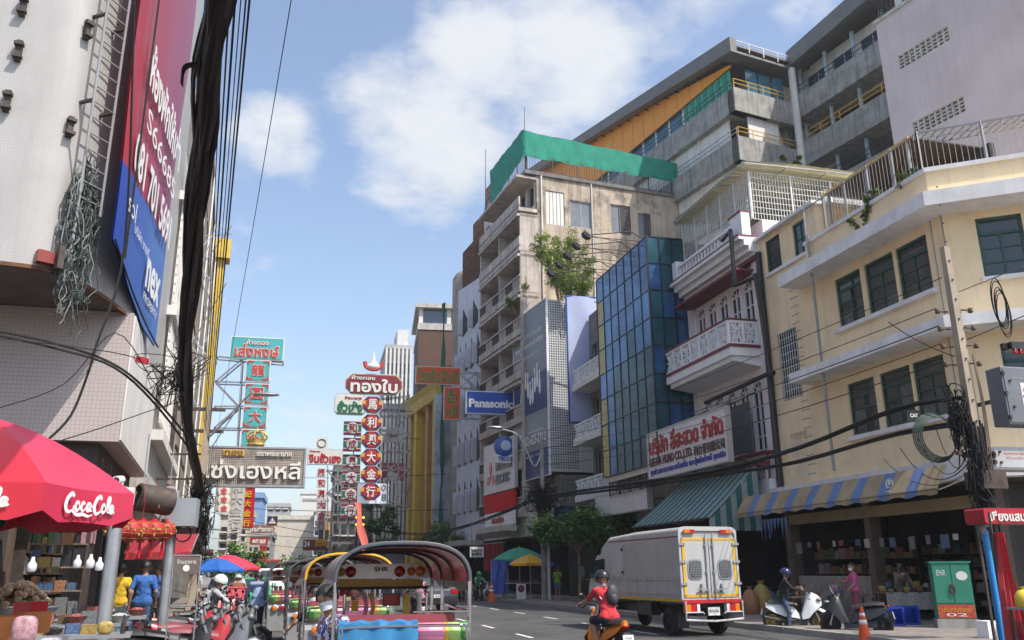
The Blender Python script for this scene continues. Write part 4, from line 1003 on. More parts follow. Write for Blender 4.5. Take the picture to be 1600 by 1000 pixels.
# upper volume: plan curve swept upwards
cur = [lp(-20,14.6),lp(-9,15.0)]+[tuple(p.xy) for p in catmull([(*lp(-5.9,15.45),0),(*lp(-5.0,15.62),0),(*lp(-4.6,16.1),0),(*lp(-4.3,16.9),0),(*lp(-4.1,17.9),0),(*lp(-4.02,18.8),0),(*lp(-4.02,19.6),0)],4)]
e = V((-4.02+3.87,1.3,0))+ld*7.4;cur += [tuple(e.xy),(e.x-16,e.y)]
b = B();k = len(cur);zs = [6.9,10.05,10.07,13.2,13.22,16.5,24]
for z in zs:b.v += [(p[0],p[1],z) for p in cur]
for i in range(len(zs)-1):
    for j in range(k-1):b.f.append((i*k+j,i*k+j+1,(i+1)*k+j+1,(i+1)*k+j));b.m.append(0)
b.obj('upper_wall',M_mos,bld,True)
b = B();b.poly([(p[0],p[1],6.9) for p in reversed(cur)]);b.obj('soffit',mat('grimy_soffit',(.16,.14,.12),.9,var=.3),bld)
b = B();b.poly([(p[0],p[1],24) for p in cur]);b.obj('roof',M_concd,bld)
b = B();b.tube([(p[0]*1.,p[1]-.004,6.86) for p in cur[1:-1]],.05,4);b.obj('drip_edge',M_rust,bld)
# lower block with its street face, bottom at 4.2 m
fc = [lp(-20,17.7),lp(-3.87,18.25)];e2 = V((0,0,0))+ld*6.9;e2 = (e2.x,e2.y)
b = B();b.prism([fc[0],fc[1],e2,(e2[0]-16,e2[1])],4.2,6.88,ax='z');b.obj('lower_wall',M_mosp,bld)
b = B();b.prism([(fc[1][0]+.02,fc[1][1]+.1),(e2[0]+.02,e2[1]),(e2[0]-.1,e2[1]),(fc[1][0]-.1,fc[1][1]+.1)],4.25,6.85,ax='z');b.obj('street_face',M_offw,bld)
b = B();b.prism([(fc[0][0],fc[0][1]+.3),(fc[1][0]-.4,fc[1][1]+.3),(e2[0]-.4,e2[1]),(e2[0]-16,e2[1])],3.6,4.2,ax='z');b.obj('soffit_beam',M_steeld,bld)
blk('window_recess',M_brown,bld,-2.9,-2.35,-.04,.2,4.6,5.6)
# ground floor: dark shop behind the pavement stalls
b = B();b.box(-16,-1.9,3.0,3.2,.1,3.6);b.box(-16,-15.8,-6,3.2,.1,3.6);b.obj('shop_back',M_dark,bld)
b = B();b.prism([(-1.9,0.2),(-1.9,3.2),(-2.3,7.0),(-2.6,7.0),(-2.3,.2)],.1,3.6,ax='z');b.obj('shop_side',M_dark,bld)
for i,x in enumerate((-2.0,-4.6,-7.4,-10.4)):blk('pier',M_brown,bld,x-.15,x+.15,.5,.8,.1,3.6)
b = B();b.prism([(-7,-6),(.0,-6),(-.1,-.2),(-7,-.2)],3.05,3.1,ax='z');b.obj('stall_canopy',M_steeld,bld);b = B();[b.bar((x,-6,3.02),(x,0,3.02),.06) for x in (-6,-3.5,-1,-.1)];b.obj('canopy_frame',M_steel,bld)  # canopy and its frame added to keep the sun off the stall goods
# rusty brackets and fittings on the curved wall
def on_curve(px,py):
    d = ray(px,py);best = None
    for i in range(1,len(cur)-2):
        a,c = V((cur[i][0]-3.87,cur[i][1]+18.3)),V((cur[i+1][0]-3.87,cur[i+1][1]+18.3));e_ = c-a
        den = d.x*e_.y-d.y*e_.x
        if abs(den) < 1e-9:continue
        t = (a.x*e_.y-a.y*e_.x)/den;u = (a.x*d.y-a.y*d.x)/den
        if t > 0 and 0 <= u <= 1 and (best is None or t < best[0]):best = (t,V((e_.y,-e_.x)).normalized())
    t,n = best;return CAM+d*t,V((n.x,n.y,0))
for i,(px,py) in enumerate(((37,12),(12,160),(108,200),(134,48),(30,82))):
    p,n = on_curve(px,py);b = B();q = p-o0;t_ = V((-n.y,n.x,0));rot = Mx((t_,n,V((0,0,1)))).transposed()
    b.obox(q+n*.05,(.1,.1,.42),rot);b.obox(q+n*.1+V((0,0,.12)),(.16,.12,.06),rot);b.obox(q+n*.1-V((0,0,.14)),(.16,.12,.06),rot);b.obj('rusty_bracket',M_steeld,bld)
p,n = on_curve(68,405);b = B();rot = Mx((V((-n.y,n.x,0)),n,V((0,0,1)))).transposed();b.obox(p-o0+n*.1,(.3,.18,.22),rot);b.obj('alarm_box',paint('dull_red','#8c3a32'),bld)
b = B();b.obox(p-o0+n*.12+V((.22,0,.0)),(.1,.2,.42),rot);b.obj('alarm_bracket',M_steeld,bld)
# ladder standing off the curved wall
t = thing('steel_ladder','white steel ladder fixed up the curved mosaic wall beside the banner','ladder',(0,0,0))
pl,nl_ = on_curve(118,210);pr_,nr_ = on_curve(160,190)
t.location = (pl.x,pl.y,0)
bl = V((pl.x,pl.y,0));nn = (nl_+nr_).normalized();tt = V((-nn.y,nn.x,0));tt = tt if tt.x > 0 else -tt
off = nn*.32;wd = .52
for s in (0,1):
    a = off+tt*wd*s;b = B();b.cyl((a.x,a.y,7.2+.9*s),(a.x,a.y,20),.028,n=8);b.obj('side_rail',M_railw,t)
for i in range(36):
    z = 8.3+i*.33;b = B();a,c = off,off+tt*wd;b.cyl((a.x,a.y,z),(c.x,c.y,z),.017,n=6);b.obj('rung',M_railw,t)
for i in range(6):
    z = 8.4+i*1.9
    for s in (0,1):a = off+tt*wd*s;b = B();b.bar((a.x,a.y,z),(a.x-nn.x*.36,a.y-nn.y*.36,z),.06,.05);b.obj('wall_bracket',M_steeld,t)
# knot of old communication wire hanging from the ladder foot
t = thing('wire_tangle','grey-green knot of abandoned wires hanging from the foot of the white ladder','cables',(pl.x,pl.y,5.0))
M_gw = mat('grey_green_wire',(.05,.065,.06),.6,var=.4,scale=12);M_fgw = mat('pale_grey_wire',(.2,.21,.2),.6)
rg = random.Random(9)
for q in range(12):
    b = B()
    for w_ in range(4):
        z = 3.9+rg.uniform(-.3,.2);x = rg.uniform(-.1,.55);y = -.3+rg.uniform(-.15,.15);pts = []
        zlow = rg.uniform(.6,2.2)
        while z > zlow:pts.append(off+V((0,0,0))+tt*x+nn*(.05+y*.4)+V((0,0,z)));x += rg.uniform(-.14,.14);x = min(.6,max(-.12,x));y += rg.uniform(-.1,.1);z -= rg.uniform(.02,.3)*(1 if rg.random() < .8 else -.6)
        if len(pts) > 2:b.tube(catmull(pts,3),.008+.006*rg.random(),4)
    b.obj('wire',M_gw if q % 4 else M_fgw,t)
# long vinyl banner along the street face
bs,be = V((-3.93,15.85,0)),V((-3.95,21.2,0));Lbn = (be-bs).length
FBn = Fac(be,(bs-be).xy);t = thing('rental_banner','large red and blue vinyl banner with white phone number on the rounded building','banner',be,FBn.rz)
mb = bpy.data.materials.new('banner_vinyl');mb.use_nodes = True;n_,l_ = mb.node_tree.nodes,mb.node_tree.links
tcn = n_.new('ShaderNodeTexCoord');sp = n_.new('ShaderNodeSeparateXYZ');l_.new(tcn.outputs['Object'],sp.inputs[0])
def mm_(op,a,v):
    k = n_.new('ShaderNodeMath');k.operation = op
    for i,q in enumerate((a,v)):
        if isinstance(q,(int,float)):k.inputs[i].default_value = q
        else:l_.new(q,k.inputs[i])
    return k.outputs[0]
fade = n_.new('ShaderNodeMapRange');fade.inputs['From Min'].default_value = Lbn;fade.inputs['From Max'].default_value = 1.0;l_.new(sp.outputs['X'],fade.inputs['Value'])
isb = mm_('LESS_THAN',sp.outputs['Z'],mm_('ADD',9.2,mm_('MULTIPLY',mm_('SUBTRACT',sp.outputs['X'],Lbn),-.06)))
rc = n_.new('ShaderNodeMix');rc.data_type = 'RGBA';rc.inputs['A'].default_value = (*srgb('#a31c2c'),1);rc.inputs['B'].default_value = (*srgb('#8b4464'),1);l_.new(fade.outputs[0],rc.inputs['Factor'])
bc = n_.new('ShaderNodeMix');bc.data_type = 'RGBA';bc.inputs['A'].default_value = (*srgb('#1d3f9e'),1);bc.inputs['B'].default_value = (*srgb('#4a72b4'),1);l_.new(fade.outputs[0],bc.inputs['Factor'])
mxx = n_.new('ShaderNodeMix');mxx.data_type = 'RGBA';l_.new(isb,mxx.inputs['Factor']);l_.new(rc.outputs['Result'],mxx.inputs['A']);l_.new(bc.outputs['Result'],mxx.inputs['B'])
l_.new(mxx.outputs['Result'],n_['Principled BSDF'].inputs['Base Color']);n_['Principled BSDF'].inputs['Roughness'].default_value = .42
def bany(x,z):return .02+.03*sin(x*.9+z*.5)+.02*sin(z*.9)+.01*sin(x*3.1)
g = []
for k in range(25):
    row = []
    for i in range(25):
        x = Lbn*i/24;zb = 6.9+.7*i/24-.15*sin(pi*i/24);zt = 21.;z = zb+(zt-zb)*k/24;row.append((x,bany(x,z),z))
    g.append(row)
b = B();b.sheet([r[::-1] for r in g]);b.sheet([[(p[0],p[1]-.03,p[2]) for p in r] for r in g]);b.obj('sheet',mb,t,True)
kw = dict(U=(-1,0,0),depth=.005)
for body,x,z,w_,h_,bo in (('ห้องพักให้เช่า',2.2,12.0,4.2,1.0,.03),('S66685 บาท',2.2,10.85,3.8,.5,.0),('081 701 5691',2.5,9.75,4.5,.8,.03),('sol',4.4,8.65,.75,.42,.0),('บริษัท ขายดี',3.2,8.4,1.6,.22,0),('nex',1.6,8.0,1.6,.62,.03),('PROPERTY',1.6,7.45,1.7,.18,0)):
    letters(body,M_wlet,t,(x,.10,z),w=w_,h=h_,bold=bo,**kw)
b = B();b.tube([(x,.08,6.9+.7*x/Lbn-.15*sin(pi*x/Lbn)) for x in [Lbn*i/12 for i in range(13)]],.02,4);b.tube([(4.6,.12,7.5),(4.5,.12,14),(4.4,.12,21)],.025,4);b.obj('rope',M_cable,t)

# ---- next buildings on the left row
bld = LF(18).thing('lattice_screen_building','white shophouse behind a lattice of breeze-block screen past the mosaic building','building');L_ = 10.
blk('body',M_concl,bld,0,L_,-12,-.1,3.6,15.5)
for x0 in (5.2,7.6):grille(bld,(x0,x0+2.1,6,13),.1,M_offw,.3,.3,.04,'breeze_screen')
for z in (5.4,9.2,13):blk('slab',M_offw,bld,0,L_,-.1,.25,z,z+.3)
for i in range(3):
    for z in (6.2,10):window(bld,(.4+i*1.6,1.7+i*1.6,z,z+2),-.02,M_steeld,None,2,2,.06)
blk('roof_shed',M_concd,bld,.5,L_-.5,-8,-1.5,15.5,17.6);railing(bld,(.1,.2),(L_-.1,.2),13.35,14.4,M_steeld,.2,5)
b = B();rg = random.Random(4)
for i in range(14):x = rg.uniform(.5,9.5);b.bar((x,.1,rg.uniform(8,15)),(x+rg.uniform(-.5,.5),rg.uniform(.9,1.6),rg.uniform(7,16)),.03)
b.obj('aerials',M_steel,bld)
blk('shop',M_dark,bld,0,L_,-12,-2.2,.1,3.6)
bld = LF(44).thing('louvred_building','tall brown building faced with horizontal louvres along the left pavement','building');L_ = 25.
M_louv = mat('grey_brown_louvre',(.28,.24,.20),.75,var=.2,streak=.3,dirt=(.09,.08,.07))
blk('body',M_concd,bld,0,L_,-12,-.3,3.8,23)
for k in range(11):
    for i in range(7):piece('louvre_panel',M_louv,bld,.1+i*3.55,3.45+i*3.55,-.28,.0+.03*(k % 2),5.2+k*1.62,5.2+k*1.62+1.42)
blk('band',M_concl,bld,0,L_,-.3,.12,4.2,5.1);blk('coping',M_concl,bld,0,L_,-12,.1,23,23.3)
b = B();[b.cyl((x,.1,5),(x,.1,23),.06,n=5) for x in (2.0,9.1,16.2,23.3)];b.obj('drain_pipe',M_offw,bld)
blk('shop',M_dark,bld,0,L_,-12,-2.2,.1,3.8);blk('shop_canopy',M_steeld,bld,0,L_,-.3,1.2,3.45,3.6)
bld = LF(78).thing('yellow_fin_building','slab building with a tall yellow fin and rooftop cage behind the louvred facade','building');L_ = 30.
blk('body',M_louv,bld,0,L_,-14,-1.6,4,28)
M_fin = mat('yellow_fin_paint',(.62,.42,.05),.6,var=.1,streak=.2,dirt=(.3,.2,.05))
for x in (29.2,):blk('yellow_fin',M_fin,bld,x,x+.8,-.8,.62,4,25.4)
blk('fin_head',M_fin,bld,28.8,30.4,-1.1,.95,25.4,27.0)
for z in [6+3*i for i in range(8)]:blk('floor_slab',M_concl,bld,.8,29.1,-1.6,-.2,z,z+.5);blk('window_band',M_glass,bld,.8,29.1,-1.6,-1.55,z+.6,z+2.6)
grille(bld,(25,30,27,30),.6,M_steel,.4,.5,.03,'roof_cage',True);grille(bld,(25,30,27,30),-1.5,M_steel,.4,.5,.03,'roof_cage',True)
blk('shop',M_dark,bld,0,L_,-12,-2.2,.1,4)
M_rooft = mat('terracotta_tile_roof',(.28,.12,.08),.8)

# ================================================================== far end of the street
def far_block(name,label,x0,y0,x1,Y,depth,m,nx,nz,zb=0.,wm=None,roof=None,wz=.55,wx=.62,base=4.,rz=0.):
    a,c = P(x0,y0,Y=Y),P(x1,y0,Y=Y);w,h = c.x-a.x,(a.z+c.z)/2
    t = thing(name,label,'building',(a.x,Y,0),rz);blk('walls',m,t,0,w,0,depth,zb,h)
    wm = wm or M_glass
    for i in range(nx):
        for k in range(nz):
            cx = w*(i+.5)/nx;cw = w/nx*wx/2;dz = (h-base-1)/nz;z = base+dz*(k+.5);ch = dz*wz/2
            piece('window',wm,t,cx-cw,cx+cw,-.06,.05,z-ch,z+ch);piece('sill',M_offw,t,cx-cw-.1,cx+cw+.1,-.3,.0,z-ch-.15,z-ch)
    blk('parapet',roof or m,t,-.2,w+.2,-.25,depth,h,h+.7);return t,w,h
M_fw = mat('far_white_render',(.62,.61,.58),.8,var=.08,streak=.25,dirt=(.35,.33,.3));M_fg = mat('far_grey_render',(.40,.40,.40),.85,var=.15,streak=.35,dirt=(.15,.15,.15));M_fc = mat('far_cream_render',(.58,.52,.43),.85,var=.12,streak=.3,dirt=(.3,.25,.2))
t,w,h = far_block('corner_white_building','plain cream-white rounded corner building closing the end of the street',424,812,500,150,20,M_fc,0,0)
b = B();b.lathe([(4.2,0),(4.2,h)],24,(w,4.2,0));b.obj('rounded_corner',M_fc,t,True)
for k in range(4):
    for i in range(3):piece('window',M_glass,t,w+3.6+i*.1,w+5.5+i*.1,5.5+i*3.2,7.5+i*3.2,4+k*3.4,5.8+k*3.4)
far_block('white_office_tower','distant white office tower with dark window bands above the street end',470,772,520,230,16,M_fw,1,6,wx=.8,base=20)
far_block('grey_block_far','low grey rooftop block behind the cream corner building',418,792,452,175,14,M_fg,3,1,base=14)
far_block('blue_sided_building','white building with a blue side panel above the left shop signs',384,782,400,120,12,M_fw,1,3)
far_block('blue_panel_building','plain pale blue building wall between white blocks at the street end',398,778,410,118,10,mat('sky_blue_render',(.22,.36,.62),.7),0,0)
far_block('ribbed_apartment_tower','pale apartment tower with vertical ribs behind the octagonal gold shop signs',604,545,642,150,14,M_fg,0,0)
tt_ = bpy.data.objects['ribbed_apartment_tower']
w = P(642,545,Y=150).x-P(604,545,Y=150).x;h = P(604,545,Y=150).z
for i in range(7):piece('rib',M_fw,tt_,w*i/6-.18,w*i/6+.18,-.6,0,6,h)
for i in range(6):
    for k in range(13):piece('window',M_glass,tt_,w*(i+.22)/6,w*(i+.78)/6,-.08,.02,6+k*(h-8)/13,6+k*(h-8)/13+1.9)
blk('stair_head',M_fw,tt_,w*.45,w*.9,1,8,h,h+4.0)
far_block('grey_shophouse_row','sooty grey shophouse with balconies behind the green and maroon sign column',524,735,560,100,14,M_concd,3,4,base=3)
far_block('ribbed_grey_shophouse','grey shophouse with pale vertical fins beyond the truss of gold shop signs',588,640,642,104,14,M_fg,0,0)
q_ = bpy.data.objects['ribbed_grey_shophouse'];w = P(642,640,Y=104).x-P(588,640,Y=104).x;h = P(588,640,Y=104).z
for i in range(9):piece('fin',M_offw,q_,w*i/9+.1,w*i/9+.4,-.9,0,4,h-.5)
for i in range(9):
    for k in range(6):piece('window',M_glass,q_,w*i/9+.5,w*(i+1)/9,-.05,.02,4.5+k*(h-5)/6,4.5+k*(h-5)/6+1.6)
far_block('cream_side_shophouse','small cream shophouse wall behind the truss near the yellow columns',560,790,612,108,10,M_fc,4,2,base=3)
far_block('ornate_white_shophouse','peeling white shophouse with ornate gable behind the cream medallion sign',345,805,376,95,12,M_fw,2,3,base=4)
far_block('ochre_shophouse_far','ochre-fronted shophouse beside the peeling white gable',376,800,388,98,12,M_fc,1,4,base=4)
far_block('grey_glass_shophouse','grey framed shophouse with tall windows behind the pink street sign',388,838,424,104,12,M_fg,4,2,base=3)
far_block('dark_blue_shophouse','slate blue shophouse strip beside the dark red price sign',499,810,508,128,10,paint('slate_blue','#3c4660'),0,0)
far_block('yellow_board_shophouse','orange-yellow fronted shophouse behind the dark red sign',507,810,527,126,10,mat('yellow_board',(.55,.33,.08),.7,var=.3),2,2,base=3)
far_block('pale_shophouse_far','pale grey shophouse under the white and red gold shop sign',492,800,530,140,10,M_fw,4,4,base=4)
# left row beyond, seen edge-on under the signs
bld = LF(60).thing('shuttered_shophouse','brown shophouse with slatted shutters and canopy beside the cable pole','building')
blk('body',M_concd,bld,0,14,-6,.3,.1,5.4)
for k in range(14):piece('shutter_slat',M_louv,bld,8,13.8,.3,.4,3.6+k*.125,3.7+k*.125)
blk('canopy',M_maroon,bld,0,14,.3,1.6,3.1,3.3)
# ================================================================== hanging signs over the street
def sroot(name,label,px,py,Y,cat='sign',rz=0.,group=None):
    p = P(px,py,Y=Y);t = thing(name,label,cat,p,rz,group);t['_Y'] = Y;return t
def loc(t,px,py):p = P(px,py,Y=t['_Y']);return p.x-t.location.x,p.z-t.location.z
def panel(t,x0,y0,x1,y1,m,depth=.22,y=0.,cut=0.,frame=None,fw=.05,name='panel'):
    """board from photo corners, front face at local y (street-ward is -y)"""
    a,c = loc(t,x0,y0),loc(t,x1,y1);X0,X1,Z0,Z1 = min(a[0],c[0]),max(a[0],c[0]),min(a[1],c[1]),max(a[1],c[1])
    def outl(g):
        k = cut+g*.4 if cut else 0
        if not cut:return [(X0-g,Z0-g),(X1+g,Z0-g),(X1+g,Z1+g),(X0-g,Z1+g)]
        return [(X0-g+k,Z0-g),(X1+g-k,Z0-g),(X1+g,Z0-g+k),(X1+g,Z1+g-k),(X1+g-k,Z1+g),(X0-g+k,Z1+g),(X0-g,Z1+g-k),(X0-g,Z0-g+k)]
    b = B();b.prism(outl(0),y,y+depth);o = b.obj(name,m,t)
    if frame:b = B();b.prism(outl(fw),y+.02,y+depth-.02);b.obj('frame',frame,o)
    return o,((X0+X1)/2,y,(Z0+Z1)/2),X1-X0,Z1-Z0
def lt(o,body,m,c,w=None,h=None,bold=.02,out=None,depth=.02,dx=0,dz=0,ob=.05):
    c = (c[0]+dx,c[1],c[2]+dz)
    if out:letters(body,out,o,c,w=w,h=h,bold=bold+ob,depth=depth*.5);
    return letters(body,m,o,c,w=w,h=h,bold=bold,depth=depth+.01)
def truss(t,pts,m=None,r=.035):
    b = B()
    for a,c in pts:
        a,c = loc(t,*a),loc(t,*c);b.bar((a[0],.15,a[1]),(c[0],.15,c[1]),r*2)
        b.bar((a[0],.75,a[1]),(c[0],.75,c[1]),r*1.6)
    for a,c in pts:
        for q in (a,c):q = loc(t,*q);b.bar((q[0],.15,q[1]),(q[0],.75,q[1]),r*1.4)
    return b.obj('truss',m or M_steel,t)
M_teal = mat('turquoise_panel',(.07,.40,.42),.5,var=.1,streak=.2,dirt=(.05,.28,.3));M_pinkr = paint('coral_red_letters','#c94a44');M_wt = paint('sign_white','#dcdcd6',.5,streak=.15);M_gold = mat('gold_relief',(.50,.36,.10),.4,.3,var=.3,scale=8)
M_dkr = paint('maroon_panel','#7d1f2d',.45,streak=.12);M_grn = paint('sign_green','#1c6b4c',.45);M_ylw = paint('sign_yellow','#d8a21c',.45);M_nvy = paint('sign_navy','#23275e',.45)

# turquoise gold shop sign
t = sroot('turquoise_shop_sign','turquoise gold shop sign, header board over four square characters on a steel truss',363,700,40)
o,c,w,h = panel(t,363,526,441,562,M_teal,frame=M_wt)
lt(o,'ห้างทอง',M_wt,c,w=w*.42,h=h*.24,dz=h*.28,out=M_pinkr,ob=.03);lt(o,'เล่งหงษ์',M_pinkr,c,w=w*.84,h=h*.58,dz=-h*.12,bold=.02,out=M_wt,ob=.035)
for (x,y),ch in zip(((403.5,578.5),(401.5,615),(398.5,651),(395.5,686.5)),'龍圓大金'):
    o,c,w,h = panel(t,x-16.5,y-15.5,x+16.5,y+15.5,M_teal,frame=M_wt,fw=.04,name='character_square')
    lt(o,ch,M_pinkr,c,w=w*.55,h=h*.6,bold=.012,out=M_wt,ob=.03)
    b = B()
    for sx in (-1,1):
        for sz in (-1,1):b.box(c[0]+sx*w*.46-.03,c[0]+sx*w*.46+.03,-.02,0,c[2]+sz*h*.3,c[2]+sz*h*.46);b.box(c[0]+sx*w*.28-.07,c[0]+sx*w*.46,-.02,0,c[2]+sz*h*.46-.03,c[2]+sz*h*.46+.03) if sx > 0 else b.box(c[0]+sx*w*.46,c[0]+sx*w*.28+.07,-.02,0,c[2]+sz*h*.46-.03,c[2]+sz*h*.46+.03)
    b.obj('corner_fret',M_pinkr,o)
truss(t,[((338,556),(442,565)),((336,595),(420,598)),((335,634),(418,634)),((334,668),(414,669)),((378,560),(370,700)),((336,595),(378,560)),((336,595),(373,634)),((334,668),(373,634))])
# crown figure in front of the lowest square
t = sroot('crown_emblem','gilded crown emblem standing on top of the mesh shop sign',400,697,31,'emblem');b = B()
r0 = .32
b.lathe([(r0*.8,0),(r0*.95,.05),(r0*.85,.1),(r0*1.05,.24)],16,sy=.5)
for i in range(7):a = pi*2*i/7;b.tube(catmull([(r0*cos(a),r0*.5*sin(a),.22),(r0*1.1*cos(a),r0*.55*sin(a),.36),(r0*.6*cos(a),r0*.3*sin(a),.5),(0,0,.47)],3),.035,5);b.ell((r0*1.02*cos(a),r0*.5*sin(a),.38),(.05,.05,.05),6,4)
b.ell((0,0,.52),(.06,.06,.08),8,5);b.box(-.015,.015,-.015,.015,.58,.72);b.obj('crown',M_gold,t,True)
b = B();b.cyl((0,.1,-.25),(0,.05,.1),.03);b.obj('mount',M_steeld,t)

# big mesh sign with raised letters
t = sroot('mesh_shop_sign','weathered mesh panel gold shop sign with big pale Thai letters',318,759,30)
a,c2 = loc(t,318,699),loc(t,473,759);X0,X1,Z0,Z1 = a[0],c2[0],c2[1],a[1]
M_mesh = mat('grimy_cream_mesh',(.46,.40,.35),.7,var=.35,scale=2.5,streak=.35,dirt=(.12,.09,.07))
b = B();nx,nz = 52,21
for i in range(nx+1):x = X0+(X1-X0)*i/nx;b.box(x-.011,x+.011,-.02,.02,Z0,Z1)
for k in range(nz+1):z = Z0+(Z1-Z0)*k/nz;b.box(X0,X1,-.018,.022,z-.011,z+.011)
b.obj('mesh_panel',M_mesh,t);b = B()
for i in range(nx+1):x = X0+(X1-X0)*i/nx;b.box(x-.011,x+.011,.3,.33,Z0,Z1)
for k in range(nz+1):z = Z0+(Z1-Z0)*k/nz;b.box(X0,X1,.302,.332,z-.011,z+.011)
b.obj('back_mesh',M_mesh,t)
b = B();[b.box(*q) for q in ((X0-.06,X1+.06,-.04,.38,Z1,Z1+.06),(X0-.06,X1+.06,-.04,.38,Z0-.06,Z0),(X0-.06,X0,-.04,.38,Z0,Z1),(X1,X1+.06,-.04,.38,Z0,Z1))];b.obj('frame',M_steel,t)
blk('backing',mat('dirty_backing',(.17,.14,.12),.8,var=.4,scale=3),t,X0+.01,X1-.01,.15,.17,Z0+.01,Z1-.01)
cx,cz = (X0+X1)/2,(Z0+Z1)/2;W_,H_ = X1-X0,Z1-Z0
letters('เซ่งเฮงหลี',M_wt,t,(cx,-.03,cz-H_*.08),w=W_*.93,h=H_*.5,bold=.012,depth=.08);b = B();b.box(cx-W_*.3,cx-W_*.1,-.06,-.025,cz+H_*.29,cz+H_*.44);o = b.obj('yellow_plate',M_ylw,t)
letters('ทอง',M_brown,o,(cx-W_*.2,-.06,cz+H_*.365),w=W_*.17,h=H_*.12,bold=.02,depth=.02);letters('ตราพระยานาค',M_wt,t,(cx+W_*.2,-.03,cz+H_*.34),w=W_*.34,h=H_*.1,bold=.02,depth=.06)
b = B();[b.bar((X0+.0,.2,z),(X0-2.2,.6,z),.06) for z in (Z0+.2,Z1-.2)];b.bar((X0,.2,Z1),(X0-2.2,.6,Z1+1.4),.03);b.obj('bracket',M_steeld,t)
# cream medallion column and pale column beyond it
t = sroot('medallion_sign_column','cream column sign with three round red medallions under the mesh sign',340,815,46)
o,c,w,h = panel(t,340,752,360,800,mat('aged_cream_panel',(.42,.36,.28),.7,var=.25,streak=.3,dirt=(.2,.15,.12)))
for y in (767,780.5,794.5):
    q = loc(t,350,y);b = B();b.lathe([(.3,0),(.3,.05),(.24,.06)],20,(q[0],0,q[1]),axis=(0,-1,0));m_ = b.obj('medallion',M_wt,t,True);letters('金',M_pinkr,m_,(q[0],-.06,q[1]),w=.3,h=.32,bold=.03)
b = B();b.bar((-.2,.2,-.6),(-.2,.2,2),.05);b.obj('post',M_steel,t)
t = sroot('pale_character_column','pale weathered column sign with grey raised Chinese characters',361,830,48)
o,c,w,h = panel(t,361,752,378,828,mat('weathered_white_panel',(.50,.48,.45),.7,var=.3,scale=2.5,dirt=(.2,.19,.18)))
for i,ch in enumerate('和大金行'):lt(o,ch,M_fg,c,w=w*.7,h=h*.19,dz=h*(.36-.24*i),bold=.02,out=M_wt,ob=.03)
t = sroot('red_character_column','red square column sign with yellow characters under the mesh sign',378,826,52)
for i,(y,ch) in enumerate(zip((757,772,787,802,817.5),'元記大金行')):
    o,c,w,h = panel(t,379.5-i*.8,y-6,397-i*.8,y+6,M_red,frame=M_red,name='character_square');lt(o,ch,M_ylw,c,w=w*.6,h=h*.82,bold=.03)
b = B();b.bar((0,.2,-.3),(0,.2,3.4),.06);b.bar((0,.2,2.5),(-3,.2,2.5),.06);b.obj('post',M_steel,t)
# white and red sign, mid distance
t = sroot('white_red_shop_sign','white gold shop sign with red Thai letters over a column of six characters',495,826,78)
o,c,w,h = panel(t,482,702,534,726,M_wt,frame=M_alu);lt(o,'จินฮั้วเฮง',M_lred,c,w=w*.92,h=h*.62,dz=-h*.08,bold=.045);lt(o,'ห้างทอง',M_lred,c,w=w*.3,h=h*.14,dz=h*.38,dx=-w*.3)
q = loc(t,503,692);b = B();b.box(q[0]-.5,q[0]+.5,0,.15,q[1]-.6,q[1]+.5);o = b.obj('crest_plate',M_wt,t);b = B();b.tube([(q[0]+.36*cos(a*pi/9),-.02,q[1]+.36*sin(a*pi/9)) for a in range(18)],.06,5,closed=True);b.obj('crest_ring',M_fg,o)
for y,ch in zip((738,755,771.5,788.5,805,820),'振和興大金行'):
    o,c,w,h = panel(t,495,y-7.2,509,y+7.2,M_wt if y < 780 else mat('shadowed_white_panel',(.45,.45,.46),.6),name='character_square');lt(o,ch,M_lred,c,w=w*.7,h=h*.8,bold=.02)  # lower three squares coloured greyer, as lying in shadow
truss(t,[((509,735),(545,735)),((509,770),(545,770)),((509,805),(545,805)),((512,728),(512,826)),((512,735),(545,770)),((545,735),(512,770)),((512,770),(545,805)),((528,728),(528,826)),((545,728),(545,826))],r=.05)
# octagonal gold shop sign with crest
t = sroot('octagon_shop_sign','red octagonal gold shop sign with white Thai letters over six octagonal character boards',600,790,62)
for g_,m_ in ((0,M_nvy),(.10,M_ylw),(.18,M_dkr)):
    k = g_*8
    o,c,w,h = panel(t,541+k,583.5+k,628-k,617-k,m_,depth=.25-g_*.3,y=-g_*.3,cut=.45,frame=M_wt if g_ == 0 else None,name='header_board' if g_ == 0 else 'header_band')
lt(o,'ทองใบ',M_wt,c,w=w*.84,h=h*.72,dz=-h*.1,bold=.03,depth=.05);lt(o,'ห้างทอง',M_wt,c,w=w*.42,h=h*.24,dz=h*.34,dx=-w*.2,depth=.05)
q = loc(t,583,581);b = B()
b.tube(catmull([(q[0]-.62,0,q[1]+.75),(q[0]-.5,0,q[1]+.35),(q[0],-.05,q[1]+.18),(q[0]+.5,0,q[1]+.35),(q[0]+.62,0,q[1]+.75)],5),.16,6);o = b.obj('crest_ribbon',M_pinkr,t,True)
b = B();b.lathe([(.5,0),(.42,.2),(.3,.25),(.26,.5),(.14,.55),(.1,.85),(.02,1.25)],10,(q[0],0,q[1]+.3),sy=.5);b.ell((q[0],-.05,q[1]+.4),(.5,.22,.25),12,6);b.obj('crest_pagoda',M_wt,t,True)
